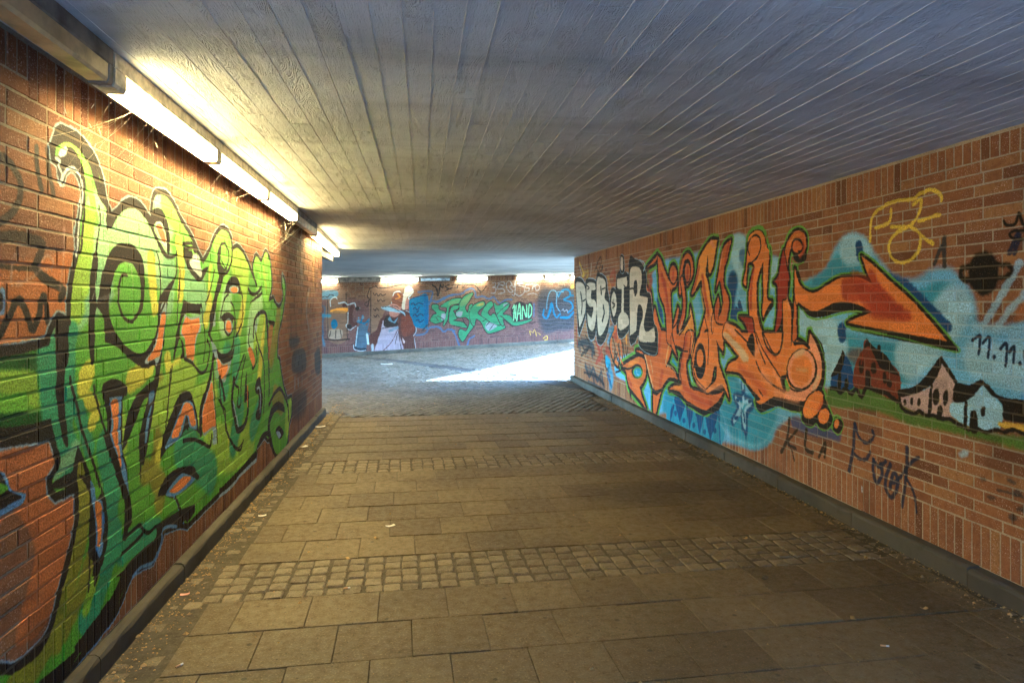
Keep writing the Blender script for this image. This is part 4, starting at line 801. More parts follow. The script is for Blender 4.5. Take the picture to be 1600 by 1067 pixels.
('f','limeo',13,0,[(-9086,601),(-9132,541),(-9252,494),(-9406,477),(-9534,499),(-9583,551),(-9534,613),(-9406,661),(-9252,674),(-9132,651)]),
('f','k2',13,0,[(-9107,610),(-9152,549),(-9274,500),(-9428,484),(-9556,506),(-9606,561),(-9556,626),(-9428,674),(-9274,688),(-9152,663)]),
('f','limeo',13,0,[(-9128,595),(-9165,546),(-9266,507),(-9392,493),(-9497,511),(-9538,554),(-9497,605),(-9392,644),(-9266,655),(-9165,636)]),
('f','teal',13,0,[(-9164,588),(-9194,547),(-9273,516),(-9374,505),(-9456,520),(-9488,555),(-9456,597),(-9374,629),(-9273,638),(-9194,623)]),
('s','lb',16,24,[(-9366,598),(-9339,541),(-9259,541)],0.8),
('f','k2',9,0,[(-6993,927),(-7020,810),(-7093,731),(-7186,721),(-7262,786),(-7292,902),(-7262,1023),(-7186,1101),(-7093,1106),(-7020,1039)]),
('f','o',9,0,[(-7049,952),(-7067,894),(-7113,854),(-7172,849),(-7220,880),(-7238,937),(-7220,997),(-7172,1036),(-7113,1040),(-7067,1008)]),
('s','k2',7,19,[(-7356,876),(-7255,710),(-6996,622)]),
('s','k2',6,16,[(-7734,986),(-7496,995)]),
('s','cream',22,39,[(-9000,832),(-8827,619),(-8683,442)],0.8),
('s','cream',22,27,[(-8778,785),(-8683,633)],0.7),
('s','cream',20,30,[(-8110,1019),(-8214,801)],0.85),
('s','cream',16,22,[(-8193,781),(-7987,762),(-7869,715)],0.7),
('s','pk',55,61,[(-7221,660),(-6996,609)],0.6),
('s','pk',41,57,[(-6904,633),(-6583,710)],0.6),
('s','pk',56,55,[(-7255,1019),(-7188,1117)],0.4),
('s','red',71,67,[(-7532,1167),(-7568,1067)],0.5),
('s','red',84,78,[(-8409,1140),(-8454,920)],0.5),
('s','k2',8,20,[(-8193,1180),(-8151,1062),(-8028,1024)]),
('s','k2',7,20,[(-7391,1174),(-7461,936),(-7532,847),(-7496,697),(-7408,584)]),
('s','red',89,134,[(-8764,1858),(-8817,1736)],0.75),
('s','red',81,94,[(-8336,1911),(-8172,1673),(-8117,1459)],0.75),
('s','red',51,53,[(-7947,1928),(-7956,1863)],0.6),
('s','red',59,63,[(-7500,1938),(-7512,1816)],0.6),
('s','cream',12,22,[(-7672,1339),(-7734,1212),(-7532,1296),(-7396,1466)],0.8),
('s','cream',12,19,[(-7532,1312),(-7377,1196),(-7377,1001)],0.7),
('s','k2',8,21,[(-8036,1720),(-7991,1460),(-7969,1105)]),
('s','k2',7,22,[(-7591,1819),(-7551,1603),(-7571,1403),(-7652,1277)]),
('s','oy',53,49,[(-8149,1772),(-8081,1557)],0.5),
('s','k2',7,22,[(-7591,2035),(-7532,2047),(-7434,2010),(-7415,1919)]),
('f','k2',6,0,[(-4921,1023),(-4977,921),(-5094,851),(-5231,842),(-5333,901),(-5357,1006),(-5292,1114),(-5167,1180),(-5034,1181),(-4941,1121)]),
('f','pk',8,0,[(-4939,1026),(-4991,932),(-5098,869),(-5221,861),(-5314,915),(-5336,1011),(-5277,1109),(-5163,1170),(-5042,1171),(-4958,1116)]),
('f','o',48,0,[(-4986,1013),(-5026,942),(-5108,894),(-5203,888),(-5273,929),(-5290,1001),(-5246,1075),(-5159,1121),(-5066,1123),(-5001,1081)],0.9),
('s','cream',42,50,[(-5218,1130),(-5101,1166)],0.8),
('s','cream',41,30,[(-5052,1015),(-5201,1010)],0.6),
('s','k2',5,16,[(-4949,1110),(-4918,1055),(-4941,963),(-5052,879),(-5201,832),(-5305,847)]),
('s','k2',6,18,[(-5879,1018),(-5805,931),(-5622,849),(-5395,803)]),
('s','k2',6,16,[(-5879,1280),(-5784,1160),(-5602,1021),(-5431,900)]),
('f','k2',6,0,[(-5459,907),(-5358,947),(-5377,887),(-5358,822),(-5395,807)]),
('f','limeo',6,0,[(-5386,895),(-5358,908),(-5305,828),(-5358,812)]),
('s','k2',6,21,[(-5763,1285),(-5702,1175),(-5564,1104),(-5478,1130),(-5422,1222),(-5413,1300)]),
('f','k2',7,0,[(-6066,1164),(-5976,1201),(-5911,1057)]),
('s','pk',72,85,[(-5763,914),(-5622,849)],0.7),
('s','pk',59,92,[(-5525,781),(-5201,776)],0.7),
('s','pk',67,74,[(-5889,1090),(-5826,1157)],0.7),
('s','pk',53,54,[(-5450,869),(-5564,945)],0.6),
('f','cream',36,0,[(-6325,1182),(-6158,1136),(-6021,1038),(-6135,996),(-6253,1075),(-6425,1165)],0.9),
('s','cream',39,35,[(-4895,986),(-4957,881)],0.8),
('s','k2',6,27,[(-5235,1218),(-5101,1230),(-5020,1199)]),
('s','k2',4,13,[(-5279,1305),(-5279,1201)]),
('s','k2',5,15,[(-5826,763),(-5763,719)]),
('s','o',13,30,[(-6054,809),(-5805,703)],0.9),
('s','oy',54,48,[(-5004,695),(-5052,660)],0.6),
('s','limeo',6,11,[(-5879,651),(-5911,605),(-5794,555),(-5622,603),(-5487,656),(-5305,652),(-5142,660),(-5125,602),(-5052,569),(-4972,579),(-4926,614),(-4880,583),(-4790,586),(-4725,637),(-4697,701),(-4747,770),(-4790,859),(-4827,906)]),
('s','limeo',5,10,[(-4704,623),(-4711,665),(-4655,704),(-4593,693),(-4587,636),(-4641,580),(-4697,599)]),
('s','limeo',6,10,[(-4957,1319),(-4865,1227),(-4805,1100),(-4805,961),(-4835,897)]),
('s','limeo',7,19,[(-6049,2137),(-6010,2208),(-5884,2237),(-5750,2205),(-5668,2079),(-5622,1982)]),
('s','limeo',6,16,[(-5403,2033),(-5319,2148),(-5198,2178),(-5102,2157),(-5058,2121)]),
('s','limeo',6,14,[(-5258,1901),(-5198,1865),(-5102,1881)]),
('s','oy',21,24,[(-5979,2155),(-5934,2200),(-5834,2199),(-5762,2135)],0.7),
('s','oy',32,26,[(-5703,1988),(-5710,1788),(-5715,1622)],0.6),
('s','oy',21,23,[(-5309,2048),(-5238,2101),(-5140,2108)],0.7),
('s','red',24,23,[(-5691,2140),(-5715,2071)],0.5),
('s','red',28,31,[(-5102,2030),(-5102,1966),(-5150,1927)],0.7),
('s','oy',45,31,[(-5403,1238),(-5424,1102)],0.6),
('s','red',47,32,[(-5532,1082),(-5715,1127)],0.4),
('s','red',45,37,[(-7168,1946),(-7277,1760),(-7352,1672)],0.8),
('s','red',29,32,[(-6437,2146),(-6526,1966)],0.6),
('s','oy',39,32,[(-6587,1552),(-6572,1444)],0.5),
('s','red',40,42,[(-6712,1552),(-6728,1414)],0.5),
('s','k2',6,15,[(-6808,1468),(-6858,1328),(-6825,1231)]),
('s','k2',6,14,[(-6664,1497),(-6680,1388)]),
('s','k2',6,16,[(-6541,1337),(-6587,1242),(-6556,1189)]),
('s','oy',41,39,[(-8409,2067),(-8265,1909),(-8103,1803)],0.6),
('s','oy',37,35,[(-7652,2101),(-7734,1981),(-7755,1840)],0.6),
('s','red',49,45,[(-7611,1588),(-7632,1433),(-7734,1306)],0.6),
('s','oy',53,49,[(-8081,1033),(-8172,846)],0.6),
('s','red',60,50,[(-7571,1126),(-7632,968),(-7672,778)],0.5),
('s','red',75,68,[(-8870,1987),(-8925,1810)],0.6),
('s','k2',8,21,[(-7947,1251),(-7818,1335),(-7755,1462)]),
('s','k2',7,20,[(-7755,1171),(-7591,1264),(-7415,1406)]),
('s','red',90,71,[(-7678,593),(-7188,478),(-6873,484)],0.5),
('s','oy',62,51,[(-7908,522),(-7678,564)],0.7),
('s','red',83,67,[(-8321,670),(-8409,506)],0.5),
('s','oy',66,62,[(-9733,634),(-9285,751)],0.6),
('s','red',85,64,[(-9733,438),(-9618,346)],0.6),
('s','oy',59,48,[(-6696,933),(-6555,738)],0.5),
('s','k2',12,32,[(-10098,573),(-9733,581),(-9394,665)]),
('s','k2',15,31,[(-10489,795),(-10290,659),(-10098,546),(-10422,458)]),
('s','o2',18,41,[(-10355,861),(-10225,720),(-10035,625)],0.9),
('s','red',85,76,[(-6205,935),(-5911,836),(-5722,755)],0.4),
('s','oy',66,52,[(-5305,1133),(-5377,983)],0.5),
('s','red',39,30,[(-4835,800),(-4895,721)],0.5),
('s','oy',34,22,[(-5052,733),(-4988,815)],0.6),
('s','oy',19,14,[(-4850,711),(-4820,681)],0.6),
('s','halo',18,47,[(-13266,1991),(-12890,2043),(-12566,1969),(-12359,1814),(-12287,1470),(-12514,1220),(-12924,914,1),(-13036,1051),(-13116,1491),(-13266,1991)],0.8),
('f','blk',20,0,[(-13266,1991),(-12890,2043),(-12566,1969),(-12359,1814),(-12287,1470),(-12514,1220),(-12924,914,1),(-13036,1051),(-13116,1491)]),
('s','halo',16,43,[(-12389,1963),(-12108,1997),(-11682,1952),(-11564,1844),(-11636,1683),(-11475,1498),(-11573,1174),(-11774,929),(-12108,911),(-12328,1175),(-12410,1568),(-12389,1963)],0.8),
('f','blk',18,0,[(-12389,1963),(-12108,1997),(-11682,1952),(-11564,1844),(-11636,1683),(-11475,1498),(-11573,1174),(-11774,929),(-12108,911),(-12328,1175),(-12410,1568)]),
('s','halo',15,39,[(-11609,2007),(-11326,2053),(-10991,1962),(-10894,1784),(-10775,1566),(-10791,1221),(-11032,949),(-11369,836),(-11609,1011),(-11609,2007)],0.8),
('f','blk',17,0,[(-11609,2007),(-11326,2053),(-10991,1962),(-10894,1784),(-10775,1566),(-10791,1221),(-11032,949),(-11369,836),(-11609,1011)]),
('s','halo',13,36,[(-10697,1759),(-10522,1797),(-10338,1710),(-10252,1504),(-10397,1228),(-10598,1258),(-10767,1501),(-10697,1759)],0.8),
('f','blk',15,0,[(-10697,1759),(-10522,1797),(-10338,1710),(-10252,1504),(-10397,1228),(-10598,1258),(-10767,1501)]),
('s','halo',13,33,[(-10375,1981),(-9789,1997),(-9744,1799),(-9712,1252),(-9789,1128),(-10126,1013),(-10324,1151),(-10375,1981)],0.8),
('f','blk',14,0,[(-10375,1981),(-9789,1997),(-9744,1799),(-9712,1252),(-9789,1128),(-10126,1013),(-10324,1151)]),
('s','halo',11,29,[(-9724,2160),(-9413,2179),(-9119,2096),(-8941,1924),(-8941,1726),(-8779,1669),(-8716,1493),(-8623,1270,1),(-8522,1218),(-8493,1048),(-8573,884),(-8897,878),(-9235,947),(-9293,1096),(-9473,983),(-9712,1057),(-9724,2160)],0.8),
('f','blk',12,0,[(-9724,2160),(-9413,2179),(-9119,2096),(-8941,1924),(-8941,1726),(-8779,1669),(-8716,1493),(-8623,1270,1),(-8522,1218),(-8493,1048),(-8573,884),(-8897,878),(-9235,947),(-9293,1096),(-9473,983),(-9712,1057)]),
('s','halo',13,33,[(-10175,2259),(-10091,2294),(-9988,2246),(-9955,2064),(-10057,2013),(-10161,2054),(-10175,2259)],0.8),
('f','blk',14,0,[(-10175,2259),(-10091,2294),(-9988,2246),(-9955,2064),(-10057,2013),(-10161,2054)]),
('f','cream2',18,0,[(-13208,1924),(-12890,1966),(-12514,1892),(-12389,1692),(-12461,1370),(-12890,1077,1),(-13059,1465)]),
('f','cream2',16,0,[(-12308,1911,1),(-12059,1933),(-11709,1906,1),(-11672,1800),(-11963,1778,1),(-11982,1639),(-11682,1591),(-11591,1405),(-11774,1098),(-12011,1060),(-12207,1155),(-12277,1372,1),(-11963,1281,1),(-11821,1473),(-12108,1495),(-12328,1617)]),
('f','cream2',15,0,[(-11582,1937),(-11283,1984),(-11032,1919),(-11015,1787),(-11073,1633),(-10830,1544),(-10830,1306),(-11114,1078),(-11413,993),(-11546,1198)]),
('f','cream2',13,0,[(-10651,1651),(-10522,1738),(-10397,1649),(-10367,1503),(-10448,1377),(-10560,1344),(-10682,1502)]),
('f','cream2',13,0,[(-10353,1935,1),(-9842,1950,1),(-9815,1821),(-9988,1785,1),(-9988,1425,1),(-9789,1368),(-9750,1232),(-10161,1125,1),(-10302,1173,1),(-10267,1339),(-10112,1423,1),(-10091,1767,1),(-10324,1793)]),
('f','cream2',11,0,[(-9660,2050),(-9353,2072),(-9177,2007),(-9142,1840),(-9235,1675),(-9063,1646),(-8886,1617),(-8941,1473),(-9052,1272),(-8952,1166),(-8634,1232,1),(-8603,1059),(-8843,1025),(-9235,1025),(-9235,1192),(-9091,1380),(-9148,1508),(-9305,1508),(-9371,1225),(-9413,1147),(-9680,1074,1),(-9692,1759)]),
('f','cream2',13,0,[(-10154,2237),(-10091,2263),(-10022,2218),(-10022,2088),(-10077,2046),(-10140,2094)]),
('s','blk',15,73,[(-12791,1747),(-12683,1569),(-12726,1366)]),
('s','blk',13,70,[(-11317,1827),(-11283,1724)]),
('s','blk',13,65,[(-11156,1500),(-11098,1389),(-11215,1253)]),
('f','blk',10,0,[(-9473,1869),(-9353,1865),(-9341,1714),(-9443,1650),(-9504,1755)]),
('f','blk',10,0,[(-9323,1489),(-9148,1481),(-9177,1379),(-9293,1265)]),
('s','blk',10,28,[(-10636,1566),(-10448,1524),(-10598,1481)]),
('s','blk',10,24,[(-10560,1608),(-10560,1460)]),
('s','blk',12,25,[(-12308,1887),(-12108,1833),(-12257,1812)]),
('s','blk',8,24,[(-9724,1760),(-9535,1765),(-9461,1716)]),
('s','blk',9,22,[(-9988,1825),(-9822,1762)]),
('s','blk',12,30,[(-12619,1594),(-12359,1630)]),
('s','blk',10,26,[(-11240,1791),(-11032,1809)]),
('s','halo',9,26,[(-9235,2159),(-9063,2120),(-8996,2053),(-9063,2002)]),
('f','grn',37,0,[(-4762,906),(-4553,941),(-4361,974),(-4196,950),(-4005,924),(-3886,874),(-3719,877),(-3565,871),(-3289,847),(-3049,873),(-3049,806),(-3377,801),(-3667,799),(-3886,783),(-4130,818),(-4404,811),(-4746,779)],0.95),
('f','hred',51,0,[(-4304,1190),(-4326,1156),(-4383,1131),(-4455,1125),(-4515,1141),(-4538,1172),(-4515,1208),(-4455,1232),(-4383,1237),(-4326,1221)],0.5),
('f','db',9,0,[(-4716,1010),(-4608,1138),(-4553,1171),(-4485,1101),(-4470,942),(-4713,917)]),
('f','k2',6,0,[(-4737,998,1),(-4632,1136),(-4588,1207,1),(-4561,1170),(-4608,1051),(-4713,1006)]),
('f','k2',7,0,[(-4632,1039),(-4608,1041),(-4608,920),(-4648,915),(-4648,998)]),
('f','k2',7,0,[(-4561,998),(-4526,1002),(-4523,945),(-4561,941)]),
('f','hred',8,0,[(-4460,962),(-4436,1133),(-4361,1232),(-4332,1298),(-4169,1200),(-3999,1103),(-3999,933),(-4105,927),(-4263,959)]),
('f','k2',6,0,[(-4354,1232,1),(-4321,1309,1),(-4236,1249),(-4130,1210),(-4054,1140),(-3993,1082,1),(-4079,1095),(-4169,1112),(-4209,1153),(-4263,1225),(-4297,1254)]),
('f','k2',5,0,[(-4209,1264),(-4189,1274),(-4176,1266),(-4180,1222),(-4202,1229)]),
('f','k2',8,0,[(-4270,1139),(-4229,1147),(-4222,1085),(-4270,1080)],0.85),
('f','k2',8,0,[(-4150,1088),(-4130,1098),(-4117,1030),(-4150,1026)],0.85),
('f','k2',8,0,[(-4332,1078),(-4284,1079),(-4284,975),(-4332,973)],0.85),
('f','k2',8,0,[(-4397,1146),(-4354,1150),(-4361,1066),(-4397,1072)],0.85),
('f','k2',8,0,[(-4111,1048),(-4073,1044),(-4073,1000),(-4111,1004)],0.85),
('s','red',11,18,[(-4361,1195),(-4375,1129)],0.6),
('s','k2',8,30,[(-4737,914),(-4664,918),(-4616,895),(-4553,932),(-4493,902),(-4433,942),(-4375,899),(-4318,970),(-4236,963),(-4169,958),(-4105,953),(-4042,927),(-3993,917)]),
('f','hpk',7,0,[(-3995,942),(-3863,985),(-3719,1060),(-3644,1201,1),(-3524,1098),(-3560,979),(-3573,889),(-3840,882),(-3968,899)]),
('f','k2',6,0,[(-4005,992),(-3886,1022),(-3784,1092),(-3646,1240,1),(-3625,1226),(-3518,1099,1),(-3531,1082),(-3636,1194,1),(-3703,1077),(-3807,1009),(-3956,956,1),(-3999,948)]),
('f','k2',5,0,[(-3929,923),(-3934,911),(-3942,903),(-3952,902),(-3958,909),(-3960,921),(-3955,933),(-3947,941),(-3937,942),(-3931,935)],0.95),
('f','k2',5,0,[(-3871,938),(-3876,923),(-3884,913),(-3893,912),(-3900,921),(-3901,935),(-3896,950),(-3888,960),(-3878,961),(-3872,952)],0.95),
('f','k2',5,0,[(-3809,941),(-3813,925),(-3822,914),(-3831,913),(-3837,923),(-3838,938),(-3833,955),(-3825,965),(-3816,966),(-3810,957)],0.95),
('f','k2',4,0,[(-3655,995),(-3664,964),(-3680,944),(-3697,942),(-3708,960),(-3710,991),(-3701,1023),(-3685,1043),(-3668,1044),(-3657,1025)],0.95),
('f','k2',4,0,[(-3589,997),(-3596,968),(-3607,950),(-3619,949),(-3627,966),(-3627,994),(-3620,1023),(-3609,1041),(-3597,1042),(-3590,1025)],0.95),
('f','k2',4,0,[(-3629,913),(-3635,891),(-3648,876),(-3662,874),(-3672,887),(-3674,909),(-3667,932),(-3654,947),(-3640,948),(-3630,935)],0.95),
('f','k2',4,0,[(-3725,1059),(-3711,1061),(-3721,892),(-3749,888)]),
('f','cream',7,0,[(-3656,981),(-3641,983),(-3646,951),(-3661,949)],0.7),
('s','k2',7,24,[(-3993,942),(-3980,893),(-3933,867),(-3863,861),(-3818,885),(-3773,868),(-3709,878),(-3646,869),(-3575,877),(-3516,857),(-3488,854)]),
('f','lb',8,0,[(-3565,971),(-3459,1009),(-3346,1113),(-3263,1043),(-3209,974),(-3251,868),(-3441,863),(-3565,902)]),
('f','k2',6,0,[(-3531,1090),(-3441,1091),(-3357,1132,1),(-3289,1097),(-3222,1056),(-3049,1059,1),(-3049,939,1),(-3205,940),(-3214,1015),(-3289,1061),(-3341,1105,1),(-3450,1001),(-3545,980),(-3555,995)]),
('f','k2',4,0,[(-3467,1000),(-3450,1002),(-3452,838),(-3473,834)]),
('f','k2',5,0,[(-3427,932),(-3404,954),(-3381,939),(-3379,837),(-3427,836)]),
('f','k2',5,0,[(-3352,980),(-3331,987),(-3328,933),(-3350,930)]),
('f','ylw',7,0,[(-3238,919),(-3049,933),(-3049,886),(-3141,899),(-3222,893)]),
('s','k2',6,20,[(-3441,840),(-3377,860),(-3324,848),(-3255,875),(-3205,870),(-3157,893),(-3110,888),(-3049,879)]),
('s','navy',4,16,[(-3413,1343),(-3359,1371),(-3370,1269)]),
('s','navy',3,16,[(-3341,1332),(-3298,1367),(-3306,1256)]),
('s','navy',3,15,[(-3230,1306),(-3189,1338),(-3195,1221)]),
('s','navy',3,15,[(-3173,1294),(-3144,1327),(-3149,1241)]),
('f','navy',4,0,[(-3255,1262),(-3258,1253),(-3264,1248),(-3272,1247),(-3278,1252),(-3280,1260),(-3278,1268),(-3272,1274),(-3264,1275),(-3258,1270)]),
('f','navy',4,0,[(-3099,1243),(-3101,1236),(-3106,1231),(-3113,1230),(-3118,1234),(-3121,1241),(-3118,1248),(-3113,1253),(-3106,1254),(-3101,1250)]),
('s','navy',3,14,[(-3085,1303),(-3079,1243)]),
('f','blk',19,0,[(-3234,1710),(-3253,1640),(-3303,1596),(-3366,1597),(-3419,1644),(-3440,1719),(-3419,1793),(-3366,1835),(-3303,1830),(-3253,1782)]),
('s','blk',16,36,[(-3405,1755),(-3476,1754),(-3494,1712),(-3464,1682),(-3393,1689)]),
('s','blk',15,27,[(-3249,1756),(-3176,1747),(-3156,1720),(-3197,1691),(-3260,1684)]),
('s','yel',9,24,[(-4282,1975),(-4255,2144),(-4072,2209),(-3873,2201),(-3830,2220),(-3732,2235),(-3652,2197),(-3639,2160)],0.92),
('s','yel',9,24,[(-3873,2164),(-3809,2191),(-3823,2110),(-3903,2038),(-4072,2050)],0.92),
('s','yel',10,26,[(-4072,2165),(-4096,2080),(-4221,2060)],0.92),
('s','yel',10,24,[(-3903,2036),(-3816,1974),(-3823,1882),(-3918,1815),(-4040,1828),(-4096,1914),(-4040,1997),(-3903,2036)],0.92),
('s','yel',9,22,[(-3830,2059),(-3652,2075)],0.92),
('s','yel',9,22,[(-3802,1963),(-3705,1908)],0.92),
('s','dkb',7,34,[(-3619,1935),(-3619,1772)],0.9),
('s','dkb',7,25,[(-3639,1887),(-3698,1786)],0.9),
('s','navy',6,30,[(-3120,1913),(-3171,1813)],0.9),
('s','navy',6,30,[(-3115,1904),(-3140,1811)],0.9),
('s','blk',3,18,[(-3207,1984),(-3186,1960),(-3135,1962),(-3115,2016),(-3091,1953),(-3067,1933)]),
('s','blk',3,17,[(-3091,1876),(-3145,1885),(-3171,1910),(-3140,1926),(-3076,1919)]),
('s','blk',10,36,[(-5313,584),(-5350,407),(-5437,280)],0.9),
('s','blk',10,28,[(-5195,514),(-5338,380),(-5211,358)],0.9),
('s','blk',10,18,[(-5338,403),(-5277,331),(-5239,255)],0.9),
('s','blk',9,33,[(-5059,539),(-5076,392),(-4971,378)],0.9),
('s','blk',9,26,[(-4887,364),(-4805,491),(-4811,381)],0.9),
('s','blk',9,19,[(-4872,403),(-4803,426)],0.9),
('s','navy',8,34,[(-4449,696),(-4466,516),(-4514,346)],0.92),
('s','navy',8,27,[(-4449,696),(-4405,616),(-4321,587),(-4248,636),(-4256,682)],0.92),
('s','navy',8,27,[(-4475,497),(-4405,463),(-4321,476),(-4285,531)],0.92),
('s','navy',7,33,[(-4245,488),(-4248,403),(-4216,339),(-4161,414),(-4177,473)],0.92),
('s','navy',7,31,[(-4245,488),(-4200,454),(-4123,504)],0.92),
('s','navy',7,32,[(-4078,496),(-4123,403),(-4127,329),(-4078,281),(-4026,336),(-4011,421),(-4055,440),(-4085,340)],0.92),
('s','navy',7,29,[(-3926,635),(-3933,480),(-3969,252)],0.92),
('s','navy',7,23,[(-3824,599),(-3899,543),(-3997,424),(-4055,379)],0.92),
('s','navy',7,23,[(-3940,449),(-3871,369),(-3842,256)],0.92),
('f','dkb',15,0,[(-3321,587),(-3328,580),(-3340,576),(-3353,576),(-3363,581),(-3364,588),(-3357,595),(-3344,599),(-3331,598),(-3322,594)],0.7),
('f','dkb',15,0,[(-3261,505),(-3269,497),(-3283,492),(-3299,492),(-3309,497),(-3311,506),(-3303,514),(-3288,518),(-3273,518),(-3263,513)],0.7),
('f','dkb',14,0,[(-3133,621),(-3141,612),(-3156,607),(-3173,608),(-3184,614),(-3186,624),(-3177,632),(-3162,637),(-3145,636),(-3134,630)],0.7),
('f','dkb',14,0,[(-3100,572),(-3110,561),(-3128,555),(-3147,556),(-3161,563),(-3163,574),(-3152,585),(-3134,591),(-3115,590),(-3102,583)],0.7),
('f','dkb',14,0,[(-3120,438),(-3129,428),(-3147,421),(-3165,421),(-3178,428),(-3180,438),(-3170,449),(-3153,455),(-3134,455),(-3122,448)],0.7),
('f','dkb',14,0,[(-3081,492),(-3088,485),(-3101,480),(-3115,480),(-3124,485),(-3126,493),(-3118,501),(-3106,505),(-3092,505),(-3082,500)],0.7),
('s','dkb',7,14,[(-3246,554),(-3178,560),(-3094,559)],0.7),
('s','lb',20,40,[(-3488,688),(-3455,704)],0.6),
('s','w',8,11,[(-4371,274),(-4368,237)],0.8),
('s','cream2',9,14,[(-3831,800),(-3818,788)],0.5)]
